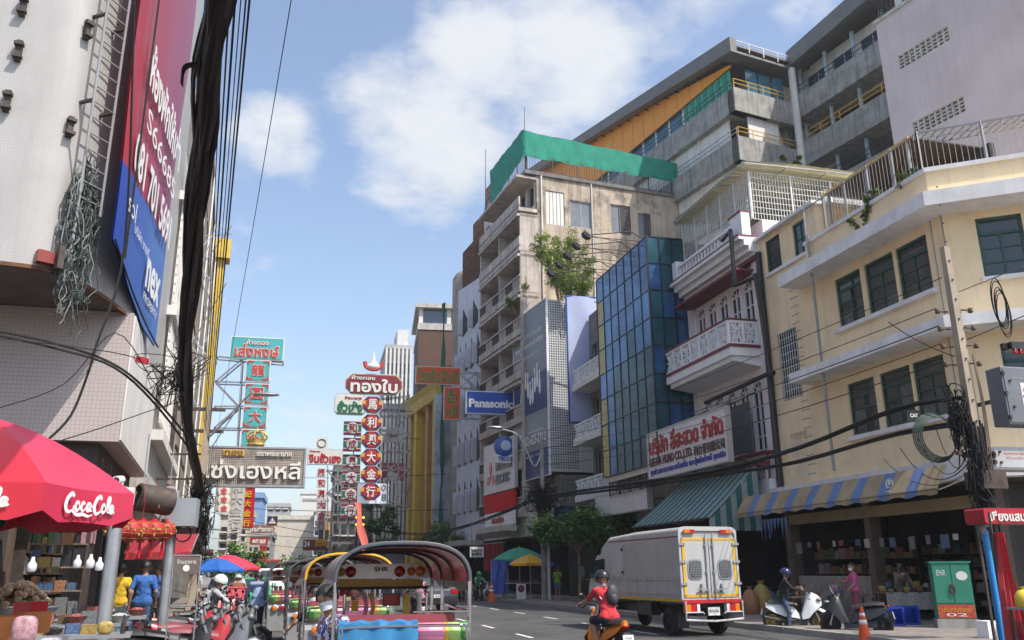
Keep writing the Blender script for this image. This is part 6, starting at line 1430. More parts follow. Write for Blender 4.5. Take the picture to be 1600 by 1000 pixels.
# ---- tuk-tuks
M_lin = mat('red_roof_lining',(.62,.10,.13),.2,.2,var=.5,scale=4,spec=.9);M_canv = mat('silver_grey_canvas',(.20,.18,.175),.4,var=.15,scale=2);M_pk = paint('pink_vinyl','#cf7f9c',.35);M_pg = paint('pale_green_vinyl','#9fc06a',.35);M_or_ = paint('mustard_vinyl','#d0a030',.35);M_tgreen = paint('green_vinyl','#4f8f4a',.35)
def tuktuk(label,loc,rz,edge=None,cloth=False,group='tuk-tuks parked in a row',roll=None):
    t = thing('tuk_tuk',label,'tuk-tuk',loc,rz,group);W = .64
    edge = edge or mat('dull_steel_hoop',(.16,.16,.165),.35,.7)
    def arch(y,w=W,zb=1.56,rise=.35,lift=0.):
        pts = []
        for i in range(17):
            q = pi-pi*i/16;pts.append((w*math.copysign(abs(cos(q))**.7,cos(q)),y,zb+lift+rise*abs(sin(q))**.8))
        return pts
    ysec = (0,.7,1.4,2.1);
    b = B();g = [arch(y,W+.015,rise=.36) for y in (0,.35,.7,1.05,1.4,1.75,2.1)];b.sheet([[p for p in r][::-1] for r in g]);b.obj('roof_canvas',M_canv,t,True,60)
    b = B();g = [arch(y,W-.005,rise=.335) for y in (0.01,.35,.7,1.05,1.4,1.75,2.09)];b.sheet(g);b.obj('roof_lining',M_lin,t,True,60)
    # side skirts of the roof
    for s in (-1,1):
        b = B();g = [[(s*(W+.01),y,1.58),(s*(W+.10),y,1.47+.02*sin(y*6))] for y in [2.1*i/10 for i in range(11)]];b.sheet(g);b.sheet([r[::-1] for r in [[(p[0]+.004,p[1],p[2]) for p in r] for r in g]]);b.obj('roof_skirt',M_canv,t,True)
    b = B();b.tube(arch(-.01,W+.02,rise=.37),.022,8);b.obj('rear_hoop',edge,t,True)
    for y in (.7,1.4,2.1):b = B();b.tube(arch(y,W-.01,rise=.325),.013,6);b.obj('roof_hoop',M_steeld,t,True)
    for s in (-1,1):
        for y,z in ((-.01,.5),(1.4,.6),(2.1,.7)):b = B();b.cyl((s*(W+.0),y,z),(s*(W+.02 if y < 1 else W),y,1.58),.02,n=8);b.obj('post',M_chrome,t,True)
        b = B();b.cyl((s*W,-.01,1.28),(s*W,1.4,1.3),.013,n=6);b.cyl((s*(W-.18),1.4,1.42),(s*(W-.18),1.4,.9),.016,n=6);b.obj('side_rail',M_chrome,t,True)
    b = B();b.cyl((-W,-.01,1.40),(W,-.01,1.40),.012,n=6) if False else b.cyl((.1,.0,1.28),(W,.0,1.28),.013,n=6);b.obj('cross_rail',M_chrome,t)
    # rear body and striped roll back-rest
    b = B();b.prism([(-.16,.35),(-.16,.86),(-.06,.96),(.15,.98),(.15,.4)],-W,W,ax='x');b.obj('rear_body',mat('silver_body',(.34,.34,.33),.35,.3,var=.1),t)
    cols = (M_tgreen,M_pg,M_or_,M_pk,M_pk,M_pk,M_or_,M_pg,M_tgreen);xs = (-.62,-.52,-.42,-.38,-.1,.1,.38,.42,.54,.62)
    rl = bpy.data.objects.new('backrest_roll',None);col.objects.link(rl);rl.parent = t
    for i in range(9):
        b = B();k = 14;
        b.lathe([(.10,xs[i]),(.105,xs[i]+.01),(.105,xs[i+1]-.01),(.10,xs[i+1])],k,(0,-.06,1.08),axis=(1,0,0));b.obj('stripe',(roll or cols)[i % len(roll or cols)],rl,True)
    b = B();b.tube(catmull([(-.6,-.2,.98),(-.58,-.2,1.12),(-.5,-.2,1.16),(.5,-.2,1.16),(.58,-.2,1.12),(.6,-.2,.98)],4),.014,6);b.obj('guard_rail',M_chrome,t,True)
    b = B();b.box(-.55,.55,.1,.62,.62,.82);b.prism([(.08,.8),(.2,1.25),(.28,1.25),(.24,.8)],-.55,.55,ax='x');b.obj('passenger_seat',M_dkr,t)
    for s in (-1,1):
        for j,m_ in enumerate((M_tail,M_amber)):
            x = s*.40+(j-.5)*.17*s;b = B();b.lathe([(.085,0),(.085,.04),(.06,.05)],8,(x,-.16,.86),axis=(0,-1,0));l = b.obj('lamp_bezel',M_chrome,t);b = B();b.lathe([(.062,0),(.05,.03),(0,.04)],12,(x,-.205,.86),axis=(0,-1,0));b.obj('tail_lamp',m_,t,True)
    # front bulkhead over the driver with round red lamps and mirror
    b = B();b.prism([(-.58,1.58),(.58,1.58),(.56,1.68),(.42,1.75),(-.42,1.75),(-.56,1.68)],1.96,2.0);b.obj('header_panel',mat('silver_header',(.55,.53,.52),.25,.4,var=.2,scale=5),t)
    letters('SHR',M_blackp,t,(0,1.955,1.69),w=.16,h=.05,depth=.01,bold=.03)
    for x,m_,r_ in ((-.36,M_tail,.065),(-.47,M_or_,.05),(.22,M_tail,.065),(.36,M_amber,.05),(.47,M_amber,.06)):b = B();b.lathe([(r_,0),(r_,.02),(r_*.6,.03)],14,(x,1.96,1.66),axis=(0,-1,0));b.obj('round_lamp',m_,t,True)
    b = B();b.box(-.5,.5,1.93,1.97,1.49,1.57);b.obj('header_strip',M_or_,t);b = B();b.box(-.56,.56,1.9,1.96,1.46,1.49);b.obj('header_rail',M_steeld,t)
    b = B();b.box(.0,.2,1.7,1.73,1.28,1.42);m2 = b.obj('rear_mirror',M_blackp,t);b = B();b.box(.012,.188,1.692,1.7,1.295,1.405);b.obj('mirror_glass',M_tail,m2)
    b = B();b.prism([(2.1,.6),(2.12,.98),(2.1,1.42),(2.06,1.42),(2.06,.6)],-.52,.52,ax='x') if False else b.box(-.5,.5,2.1,2.13,.6,.98);b.obj('dash_panel',mat('yellow_dash',(.45,.33,.06),.4),t)
    b = B();b.box(.2,.27,1.38,1.44,.6,1.42);b.obj('partition_post',M_or_,t)
    b = B();b.box(-.46,.46,1.25,1.42,.6,.95);pp = b.obj('driver_seat_back',M_pg,t)
    b = B();b.tube([(.0+.085*cos(a*pi/9),1.245,.86+.1*sin(a*pi/9)) for a in range(18)],.012,5,closed=True);b.obj('number_ring',M_blackp,pp);letters('2',M_blackp,pp,(0,1.25,.86),h=.13,depth=.012,bold=.02)
    b = B();b.box(-.62,.62,.2,2.2,.32,.4);b.prism([(2.2,.4),(2.2,.75),(2.5,.65),(2.6,.45),(2.5,.35)],-.35,.35,ax='x');b.obj('floor_pan',mat('blue_floor_pan',(.06,.12,.3),.4),t)
    b = B();b.prism([(2.13,.98),(2.06,1.42)],-.5,.5,ax='x') if False else b.bar((-.5,2.1,.98),(-.5,2.08,1.42),.03);b.bar((.5,2.1,.98),(.5,2.08,1.42),.03);b.obj('windscreen_frame',M_chrome,t)
    b = B();b.tube(catmull([(-.34,1.75,1.02),(-.1,1.92,1.06),(.1,1.92,1.06),(.34,1.75,1.02)],4),.014,6);b.cyl((0,1.95,1.05),(0,2.3,.5),.03);b.obj('handlebar',M_blackp,t,True)
    for i,(x,m_) in enumerate(((-.2,M_pk),(-.12,M_or_),(.3,M_pk),(.42,M_wt))):b = B();b.tube(catmull([(x,1.9,1.42),(x+.03,1.88,1.25),(x-.02,1.9,1.08)],3),[.022,.03,.02,.028,.022,.03,.012],6);b.obj('garland',m_,t,True)
    for x,m_ in ((-.4,M_wt),(-.3,M_ylw)):b = B();b.box(x-.04,x+.04,1.9,1.91,1.22,1.34);b.obj('licence_card',m_,t)
    wheel(t,(0,2.45,.24),.24,.12,'front_wheel');wheel(t,(-.56,.25,.24),.24,.13,'rear_wheel');wheel(t,(.56,.25,.24),.24,.13,'rear_wheel')
    b = B();[b.box(s*.66-.02,s*.66+.02,.3,1.2,.42+.09*k,.44+.09*k) for s in (-1,1) for k in range(5)];b.obj('side_grille',M_chrome,t)
    return t
def tuk_at(px_l,px_r,Y,**k):
    a,c = P(px_l,893,Y=Y),P(px_r,893,Y=Y);return (a.x+c.x)/2
X1 = tuk_at(527,732,8.7)
tuk1 = tuktuk('open tuk-tuk with red-lined curved roof, striped pink seat roll and blue cloth',(X1,8.7,0),R(2))
tuk2 = tuktuk('tuk-tuk with yellow-edged roof parked ahead of the one draped in blue',(.60,13.6,0),R(3),M_or_)
tuk3 = tuktuk('tuk-tuk third in the row with chrome-edged dark roof',(.26,17.8,0),R(3))
tuk4 = tuktuk('farthest parked tuk-tuk with dark roof beside the leaning man in blue',(-.30,22.2,0),R(4))
# blue cloth hung over the seat of the first tuk-tuk
t = thing('blue_cloth','bright blue cloth draped over the rear seat of the nearest tuk-tuk','cloth',(X1,8.7,0),R(2));M_bc = mat('bright_blue_cloth',(.03,.19,.40),.8,var=.2,scale=6)
g = []
for i in range(23):
    u = i/22;x = -.62+.74*u;row = []
    for k in range(13):
        v = k/12;fold = .02*sin(u*19)+.012*sin(u*37+k)
        if v < .25:y,z = .12-.30*(v/.25),1.205+.0*u
        else:y,z = -.20-.03*(v-.25)+fold*(v-.2)*2.2,1.2-(v-.25)/.75*(.30+.16*abs(sin(u*3.0+.4))+.08*u)
        row.append((x,y-.0,z+.01*sin(u*25+k*.7)))
    g.append(row)
b = B();b.sheet([r[::-1] for r in g]);b.sheet([[(p[0],p[1]+.006,p[2]-.004) for p in r] for r in g]);b.obj('drape',M_bc,t,True,80)

# ---- cars
def car(name,label,loc,rz,m,prof,W=.84,glass=None,pick=None,cat='car',rear=True,wheels=((.0,.75),(0,3.35)),r=.31,extras=None):
    """body from side outline (y, z lower-body) and a tapered cabin; y=0 is the rear"""
    t = thing(name,label,cat,loc,rz);low,cab = prof
    b = B();k = len(low);
    b.prism(low,-W,W,ax='x');o = b.obj('body',m,t);md = o.modifiers.new('edge','BEVEL');md.width = .07;md.segments = 3;md.limit_method = 'ANGLE';md.angle_limit = R(25)
    ins = .86;b = B();zt = max(z for y,z in cab);zb = min(z for y,z in cab)
    def wx(z):return W*(1-.2*(z-zb)/(zt-zb))
    n = len(cab);vs = [(-wx(z)*.98,y,z) for y,z in cab]+[(wx(z)*.98,y,z) for y,z in cab];ar = sum(cab[i-1][0]*cab[i][1]-cab[i][0]*cab[i-1][1] for i in range(n))
    fs = [tuple(range(n)),tuple(reversed(range(n,2*n)))]+[(i,n+i,n+(i+1) % n,(i+1) % n) for i in range(n)]
    if ar > 0:fs = [tuple(reversed(f_)) for f_ in fs]
    b.add(vs,fs);o = b.obj('cabin',m,t);md = o.modifiers.new('edge','BEVEL');md.width = .05;md.segments = 2;md.limit_method = 'ANGLE';md.angle_limit = R(25)
    # glass set into each cabin face
    gm = glass or M_glass
    for i in range(n):
        (y0,za),(y1,zb2) = cab[i],cab[(i+1) % n]
        if abs(za-zb2) < .12:continue
        c0,c1 = V((0,y0,za)),V((0,y1,zb2));nrm = V((0,(c1.z-c0.z),-(c1.y-c0.y))).normalized()
        nrm = nrm if (nrm.y*((y0+y1)/2-sum(p[0] for p in cab)/n) > 0) else -nrm
        lo,hi = (c0,c1) if za < zb2 else (c1,c0);p0,p1 = lo.lerp(hi,.14),lo.lerp(hi,.86)
        w0,w1 = wx(p0.z)*.84,wx(p1.z)*.82;q = [V((-w0,p0.y,p0.z))+nrm*.012,V((w0,p0.y,p0.z))+nrm*.012,V((w1,p1.y,p1.z))+nrm*.012,V((-w1,p1.y,p1.z))+nrm*.012]
        b = B();b.poly(q if nrm.y < 0 else q[::-1]);b.obj('windscreen',gm,t)
    ym = sum(p[0] for p in cab)/n
    for s in (-1,1):
        ins_ = [(ym+(y-ym)*.86,zb+.06+(z-zb)*.8) for y,z in cab];b = B();b.add([(s*(wx(z)*.98+.006),y,z) for y,z in ins_],[tuple(range(n)) if (ar > 0) == (s < 0) else tuple(reversed(range(n)))]);b.obj('side_window',gm,t)
        b = B();b.box(min(s*W*.62,s*W*.97),max(s*W*.62,s*W*.97),-.03,.12,.78,.95);b.obj('tail_lamp',M_tail,t)
        b = B();b.ell((s*W*.72,max(y for y,z in low)-.05,.68),(.16,.1,.09),10,6);b.obj('headlight',M_lens,t,True)
        for y in (wheels[0][1],wheels[1][1]):wheel(t,(s*(W-.1),y,r),r,.2,'wheel',7)
        b = B();b.ell((s*(W+.1),ym+.75,zb+.1),(.1,.07,.08),8,5);b.obj('door_mirror',m,t,True)
    b = B();b.box(-.22,.22,-.035,-.005,.62,.75);p = b.obj('number_plate',M_plate,t);letters('กท 4471',M_blackp,p,(0,-.036,.685),w=.34,h=.07,depth=.005)
    b = B();b.box(-W*.95,W*.95,-.05,.1,.38,.58);b.obj('bumper',M_blackp,t)
    return t
low = [(0,.35),(-.02,.7),(.05,.98),(.4,1.02),(3.0,.95),(3.9,.82),(4.0,.6),(3.95,.35)];cabp = [(.15,.98),(.6,1.45),(2.0,1.46),(2.95,.95)]
p = P(686,900,Y=37.0);car('grey_hatchback','dark grey hatchback driving away beyond the tuk-tuks',(p.x,37.0,0),R(4),paint('dark_grey_paint','#3b3f47',.25),(low,cabp))
p = P(393,900,Y=47);car('green_taxi','bright green taxi car among the parked motorbikes',(p.x,47,0),R(186),paint('taxi_green','#1c9a5b',.3),(low,cabp))
vanl = [(0,.4),(0,1.1),(4.3,1.1),(4.7,.95),(4.75,.4)];vanc = [(.05,1.1),(.12,1.95),(3.4,1.95),(4.2,1.1)]
p = P(418,900,Y=60);car('white_van','white van with a roof rack behind the green taxi',(p.x,60,0),R(186),paint('van_white','#d9dcdc',.35),(vanl,vanc),W=.9,cat='van')
p = P(447,900,Y=84);busl = [(0,.4),(0,1.5),(9,1.5),(9,.4)];busc = [(.02,1.5),(.05,2.9),(8.95,2.9),(8.98,1.5)]
car('red_bus','red and cream city bus far down the street',(p.x-1.6,84,0),R(4),paint('bus_red','#a8352c',.4),(busl,busc),W=1.2,cat='bus',wheels=((0,2),(0,6.8)),r=.45)
p = P(438,900,Y=70);car('pale_pickup','pale car queueing beside the white van in the distance',(p.x+.4,72,0),R(4),paint('silver_paint','#b9bcbf',.3),(low,cabp))
p = P(362,905,Y=40);car('covered_car','parked car under a translucent wrinkled plastic cover',(p.x-.2,41,0),R(184),mat('plastic_car_cover',(.42,.44,.44),.35,var=.3,scale=4),(low,cabp),glass=mat('plastic_cover_window',(.3,.32,.33),.3))
# ---- motorbikes
SILV = paint('silver_bike','#666a70',.3);REDB = paint('bike_red','#a5222d',.3);MAR = mat('maroon_seat',(.20,.04,.05),.5);BLK = M_blackp;WHT = paint('bike_white','#d5d7d8',.25);ORG = paint('bike_orange','#e2820f',.3)
def bike(px,Y,rz,label,body,**k):
    p = P(px,900,Y=Y);return motorbike('motorbike',label,(p.x,Y,k.pop('z',0)),R(rz),body,**k)
GP = 'motorbikes parked along the left kerb'
bike(342,15.6,-78,'silver motorbike with maroon seat nearest the pavement sign frame',SILV,accent=SILV,seat=MAR,group=GP)
bike(318,17.2,-70,'dark red motorbike with maroon seat behind the silver one',REDB,accent=REDB,seat=MAR,group=GP)
for i_,(px_,Y_,a_,m_,l_) in enumerate(((283,15.2,-82,BLK,'black motorbike squeezed between the sign stand and the silver one'),(292,17.9,-75,REDB,'red motorbike parked behind the sign stand'),(362,19.6,-66,BLK,'black motorbike at the road end of the left row'),(356,24.0,-58,SILV,'grey motorbike before the man leaning on the tuk-tuk'),(330,29.0,-45,REDB,'red motorbike in the far half of the left row'))):bike(px_,Y_,a_,l_,m_,accent=m_,group=GP)
bike(310,19.4,-72,'red motorbike with its nose to the road behind the dark one',REDB,accent=BLK,group=GP)
bike(330,22.5,-60,'black motorbike parked under the white helmet rider',BLK,accent=BLK,group=GP)
bike(345,26.0,-50,'black and chrome motorbike in the middle of the left row',BLK,accent=REDB,group=GP)
bike(352,30.5,-30,'motorbike with red and white front fairing by the plastic-covered car',WHT,accent=REDB,group=GP)
bike(345,34.0,-40,'white-panelled motorbike far along the left row',WHT,accent=BLK,group=GP)
bike(340,37.5,-40,'farthest black motorbike of the left row under the blue umbrella',BLK,accent=BLK,group=GP)
bike(373,31.5,2,'delivery motorbike carrying a pink plastic crate on its rack',BLK,box=paint('pink_crate','#e0606c',.45))
bk_o = bike(944,15.6,6,'orange motorbike ridden by the man in the red shirt',ORG,accent=ORG)
sc_w = bike(1236,22.8,-112,'white maxi scooter waiting at the right-hand kerb',WHT,style='scooter',rim=mat('gold_rim',(.4,.28,.08),.35,.7))
bike(1330,20.6,52,'black scooter seen from behind beside the traffic cone',BLK,style='scooter')
GR = 'motorbikes parked by the pawn shop'
for i,(px,Y,m_,nm) in enumerate(((722,52,BLK,'leftmost black motorbike'),(735,53.5,REDB,'red motorbike'),(748,52.2,BLK,'black motorbike with green rider gear'),(757,54.5,WHT,'white motorbike'))):
    bike(px,Y,160+i*12,nm+' parked in the shade beside the blue tarp stall',m_,group=GR)
bike(655,29.5,3,'motorbike ridden by the person in the patterned shirt beside the hatchback',BLK)
# ================================================================== people: one continuous body each, hair / helmets / bags as parts
M_skin = mat('skin',(.36,.20,.13),.6,var=.2,scale=14);M_hair = mat('black_hair',(.015,.012,.011),.5,var=.3,scale=30);M_mask = mat('white_mask',(.70,.72,.74),.8,var=.05);M_shoe = mat('dark_shoe',(.03,.03,.03),.6)
M_jean = mat('blue_jeans',(.05,.085,.15),.85,var=.25,scale=8);M_navy_c = mat('navy_cloth',(.015,.02,.04),.85,var=.2)
STAND = dict(pel=(0,0,.94),wai=(0,0,1.10),che=(0,.0,1.30),nek=(0,0,1.45),hed=(0,.02,1.60),shL=(-.172,0,1.40),elL=(-.23,-.02,1.12),waL=(-.23,.06,.88),shR=(.172,0,1.40),elR=(.23,-.02,1.12),waR=(.23,.06,.88),
             hiL=(-.09,0,.90),knL=(-.10,.02,.49),anL=(-.10,-.02,.09),hiR=(.09,0,.90),knR=(.10,.02,.49),anR=(.10,-.02,.09))
def capsule(b,a,c,ra,rc,m):
    a,c = V(a),V(c);d = c-a;n = 10;L = max(d.length,1e-4);q = d.to_track_quat('Z','Y').to_matrix();prof = []
    for i in range(5):t = pi/2*i/4;prof.append((ra*sin(t)+1e-4*(i == 0),-ra*cos(t)))
    for i in range(5):t = pi/2*i/4;prof.append((rc*cos(t)+1e-4*(i == 4),L+rc*sin(t)))
    b.lathe(prof,n,a,axis=d if d.length > 1e-4 else (0,0,1))
def person(label,loc,rz,pose,shirt,trousers,shoes=None,sleeve=.6,shorts=1.,hair='short',helmet=None,mask=False,fat=1.,scale=1.,parts=(),skin=None,face=True,collar=None):
    for m_ in (shirt,trousers):
        n_,l_ = m_.node_tree.nodes,m_.node_tree.links
        if not n_['Principled BSDF'].inputs['Normal'].is_linked:
            g_ = n_.new('ShaderNodeNewGeometry');w_ = n_.new('ShaderNodeTexNoise');w_.inputs['Scale'].default_value = 9;w_.inputs['Detail'].default_value = 4;w_.inputs['Distortion'].default_value = 1.5;k_ = n_.new('ShaderNodeBump');k_.inputs['Strength'].default_value = .9;k_.inputs['Distance'].default_value = .035;l_.new(g_.outputs['Position'],w_.inputs['Vector']);l_.new(w_.outputs['Fac'],k_.inputs['Height']);l_.new(k_.outputs[0],n_['Principled BSDF'].inputs['Normal'])
    J = dict(STAND);J.update(pose);J = {k:V(v) for k,v in J.items() if isinstance(v,tuple)};skin = skin or M_skin
    t = thing('person',label,'person',loc,rz);t.scale = (scale,)*3;b = B();lab = []
    mats = [skin,shirt,trousers,shoes or M_shoe]
    def cap(a,c,ra,rc,m):capsule(b,a,c,ra,rc,0);lab.append((V(a),V(c),ra,rc,m))
    def mid(a,c,t_):return J[a].lerp(J[c],t_)
    s = fat
    cap(J['hiL'],J['hiR'],.112*s,.112*s,2);cap(J['hiL'].lerp(J['wai'],.3),J['hiR'].lerp(J['wai'],.3),.118*s,.118*s,1);cap(J['hiL'].lerp(J['wai'],.1),J['hiR'].lerp(J['wai'],.1),.121*s,.121*s,1);cap(J['pel'],J['wai'],.13*s,.125*s,1);cap(J['wai'],J['che'],.13*s,.14*s,1)
    ax = (J['shR']-J['shL']).normalized()*.07;up = (J['che']-J['wai']).normalized()*.03
    cap(J['che']-ax+up,J['che']+ax+up,.125*s,.125*s,1);cap(J['wai']-ax*.6,J['wai']+ax*.6,.115*s,.115*s,1);cap(J['shL'],J['shR'],.062,.062,1);cap(J['shL'].lerp(J['che'],.2),J['nek'].lerp(J['che'],.35),.06,.05,1);cap(J['shR'].lerp(J['che'],.2),J['nek'].lerp(J['che'],.35),.06,.05,1)
    cap(J['nek']-V((0,0,.06)),J['hed'].lerp(J['nek'],.35),.056,.052,0)
    hd = (J['hed']-J['nek']).normalized();fwd = V(pose.get('look',(0,1,0)));fwd = (fwd-hd*fwd.dot(hd)).normalized();side = fwd.cross(hd)
    cap(J['hed']+hd*.03-fwd*.012,J['hed']+hd*.035+fwd*.012,.096,.093,0);cap(J['hed']-hd*.055+fwd*.025,J['hed']-hd*.04+fwd*.03,.058,.062,0)
    cap(J['hed']+fwd*.096-hd*.02,J['hed']+fwd*.108-hd*.03,.013,.016,0)
    for q in (-1,1):cap(J['hed']+side*q*.095-hd*.01,J['hed']+side*q*.098-hd*.035,.016,.012,0)
    for S in 'LR':
        sh,el,wa = J['sh'+S],J['el'+S],J['wa'+S];k = sh.lerp(el,sleeve) if sleeve <= 1 else el
        cap(sh,k,.060,.054,1)
        if sleeve < 1:cap(k,el,.044,.040,0)
        fm = 1 if sleeve > 1 else 0;cap(el,wa,.043 if not fm else .05,.030 if not fm else .036,fm)
        d = (wa-el).normalized();o = d.cross(V((0,0,1)));o = o.normalized() if o.length > .1 else V((0,1,0));n2 = d.cross(o).normalized()
        grip = pose.get('grip',0);cap(wa+d*.02,wa+d*.075,.030,.036,0)
        hw = V(pose.get('palm'+S,tuple(o))).normalized();cu = n2*(-1 if n2.z > 0 else 1)
        for fi,(ofs,ln) in enumerate(((-.030,.062),(-.010,.074),(.010,.070),(.030,.055))):
            k0 = wa+d*.09+hw*ofs;k1 = k0+d*ln*.5+cu*.012;k2 = k1+d*ln*.35*(1-grip)+cu*(.03+.03*grip);cap(k0,k1,.0105,.0098,0);cap(k1,k2,.0098,.0085,0)
        th = wa+d*.035-hw*.03;cap(th,th+d*.035-hw*.028,.013,.011,0);cap(th+d*.035-hw*.028,th+d*.06-hw*.026+cu*.015,.011,.009,0)
        hi,kn,an = J['hi'+S],J['kn'+S],J['an'+S];kk = hi.lerp(kn,min(1,shorts));cap(hi,kk,.092*s,.068 if shorts >= 1 else .078,2)
        if shorts < 1:cap(kk,kn,.062,.056,0)
        tm = 2 if shorts >= 1 else 0;cap(kn,kn.lerp(an,.35),.058 if tm else .052,.060 if tm else .056,tm);cap(kn.lerp(an,.35),an,.060 if tm else .055,.050 if tm else .037,tm)
        ft = V(pose.get('foot'+S,pose.get('foot',(0,1,0)))).normalized();cap(an-ft*.04-V((0,0,.035)),an+ft*.13-V((0,0,.045)),.046,.038,3)
    me = bpy.data.meshes.new('body');me.from_pydata(b.v,[],b.f);tmp = bpy.data.objects.new('tmp',me);col.objects.link(tmp)
    rm_ = tmp.modifiers.new('r','REMESH');rm_.mode = 'VOXEL';rm_.voxel_size = .0145;sm = tmp.modifiers.new('s','SMOOTH');sm.iterations = 3;sm.factor = .5
    dg = bpy.context.evaluated_depsgraph_get();out = bpy.data.meshes.new_from_object(tmp.evaluated_get(dg));bpy.data.objects.remove(tmp);out.name = 'body'
    out.materials.clear();[out.materials.append(m_) for m_ in mats]
    import numpy as np
    nf = len(out.polygons);ce = np.empty(nf*3);out.polygons.foreach_get('center',ce);ce = ce.reshape(-1,3);best = np.full(nf,1e9);idx = np.zeros(nf,int)
    for (a,c,ra,rc,m_) in lab:
        a_,d_ = np.array(a),np.array(c-a);dd = max(d_@d_,1e-9);tt_ = np.clip((ce-a_)@d_/dd,0,1);ds = np.linalg.norm(ce-a_-tt_[:,None]*d_,axis=1)-(ra+(rc-ra)*tt_);mk = ds < best;best[mk] = ds[mk];idx[mk] = m_
    out.polygons.foreach_set('material_index',idx);out.polygons.foreach_set('use_smooth',np.ones(nf,bool));o = bpy.data.objects.new('body',out);col.objects.link(o);o.parent = t
    Rm = Mx((side,fwd,hd)).transposed();H = J['hed']+hd*.03
    def hp(x,y,z):return H+side*x+fwd*y+hd*z
    if helmet:
        b = B()
        for i in range(9):
            tq = pi*.62*i/8
        prof = [(.001,.145)]+[(.142*sin(pi*.6*i/8),.142*cos(pi*.6*i/8)) for i in range(1,9)]
        b.lathe(prof[::-1],18,H,axis=hd,sx=1,sy=1.12);b.obj('helmet',helmet,t,True)
        b = B();b.sheet([[hp(.12*sin(q),.13*cos(q)+.02*k,.03-.035*k) for q in [-1.0+2*i/8 for i in range(9)]] for k in range(3)]);b.obj('visor',mat('visor_plastic',(.08,.09,.1),.08,var=0),t,True)
        b = B();b.tube([hp(.1*sin(q),-.02,-.11*cos(q)-.02) for q in [-1.4+2.8*i/8 for i in range(9)]],.007,4);b.obj('chin_strap',M_black,t)
    elif hair:
        b = B();L = {'short':.82,'bob':.8,'long':1.05,'bun':.6}[hair]
        g = []
        for i in range(9):
            tq = pi*L*i/8*.78;row = []
            for j in range(18):
                a = 2*pi*j/18;front = max(0,cos(a));tt2 = tq*(1-.42*front**1.5);r_ = .112+.006*sin(j*5+i*3);row.append(hp(r_*sin(tt2)*sin(a)*.98,r_*sin(tt2)*cos(a)*1.08-.012,r_*cos(tt2)*1.02))
            g.append(row+[row[0]])
        b.sheet(g)
        if hair == 'bun':b.ell(hp(0,-.13,.02),(.05,.05,.05),10,6)
        b.obj('hair',M_hair,t,True,80)
    if mask:
        b = B();b.sheet([[hp(.082*sin(q),.095*cos(q)+.022*(1-abs(q)/1.2)-.01*abs(k-2)*.3,-.025-.028*k) for q in [-1.15+2.3*i/10 for i in range(11)]] for k in range(4)]);b.obj('face_mask',mask if not isinstance(mask,bool) else M_mask,t,True)
    elif face:
        b = B();b.box(-.025,.025,0,.004,-.003,.003);b.xf(Mx.Translation(hp(0,.087,-.085)) @ Rm.to_4x4());b.obj('mouth',mat('lip',(.22,.07,.06),.6),t)
    if face:
        for q in (-1,1):b = B();b.ell(hp(q*.034,.089,-.01),(.013,.006,.007),8,5,rot=Rm);b.obj('eye',M_blackp,t,True);b = B();b.obox(hp(q*.036,.093,.015),(.036,.006,.006),Rm);b.obj('eyebrow',M_hair,t)
    if collar:
        b = B();b.tube([J['nek']+V((.062*cos(a*pi/8),.062*sin(a*pi/8),-.02)) for a in range(16)],.014,5,closed=True);b.obj('collar',collar,t,True)
    return t,J
def at_px(px,Y,z=0.):p = P(px,900,Y=Y);return (p.x,Y,z)
M_yel_s = mat('yellow_shirt',(.60,.38,.02),.85,var=.15,scale=7);M_blu_s = mat('blue_polo',(.035,.12,.36),.85,var=.12,scale=7);M_wht_t = mat('white_trousers',(.62,.60,.56),.85,var=.1);M_red_s = mat('red_tshirt',(.52,.03,.04),.85,var=.12,scale=7)
walk = dict(hiL=(-.09,0,.9),knL=(-.10,.16,.52),anL=(-.10,.2,.1),knR=(.10,.0,.48),anR=(.10,-.24,.13),elL=(-.25,-.10,1.13),waL=(-.24,-.05,.88),elR=(.25,-.04,1.12),waR=(.24,.14,.92))
walk2 = dict(knL=(-.10,.02,.48),anL=(-.10,-.2,.12),knR=(.10,.16,.52),anR=(.10,.2,.1),elR=(.26,-.06,1.12),waR=(.22,.04,.87))
person('man walking away in a yellow shirt with red collar and white trousers',at_px(189,21.2,.14),R(8),walk2,M_yel_s,M_wht_t,sleeve=.85,collar=M_red,fat=1.08,hair=None,parts=())
# his head is hidden by the steel pole, hair built all the same
_t = [o for o in bpy.data.objects if o.name.startswith('person')][-1]
b = B();b.ell((0,-.0,1.645),(.108,.115,.105),14,8);b.obj('hair',M_hair,_t,True)
person('man walking away in a blue polo shirt and jeans',at_px(227,20.6,.14),R(4),dict(walk,waL=(-.26,.02,.86)),M_blu_s,M_jean,shoes=mat('grey_trainer',(.35,.35,.36),.7),sleeve=.75,hair='short',face=False,scale=1.03)
t = thing('plastic_bag','pale blue translucent shopping bag carried by the man in yellow','bag',(*at_px(203,20.9)[:2],.45));b = B();g = []
M_bag = mat('blue_plastic_bag',(.25,.48,.62),.35,var=.35,scale=9)
for k in range(9):
    v = k/8;rr = .17*(1-.75*v**3)+.012;g.append([(rr*cos(a)*(1+.12*sin(a*5+k)),rr*.6*sin(a)*(1+.1*sin(a*3)),.02+.5*v) for a in [2*pi*j/20 for j in range(21)]])
b.sheet(g);b.poly(list(reversed(g[0][:-1])));b.tube([(-.03,0,.5),(-.04,0,.6),(.02,0,.63),(.03,0,.5)],.008,5);b.obj('bag',M_bag,t,True)
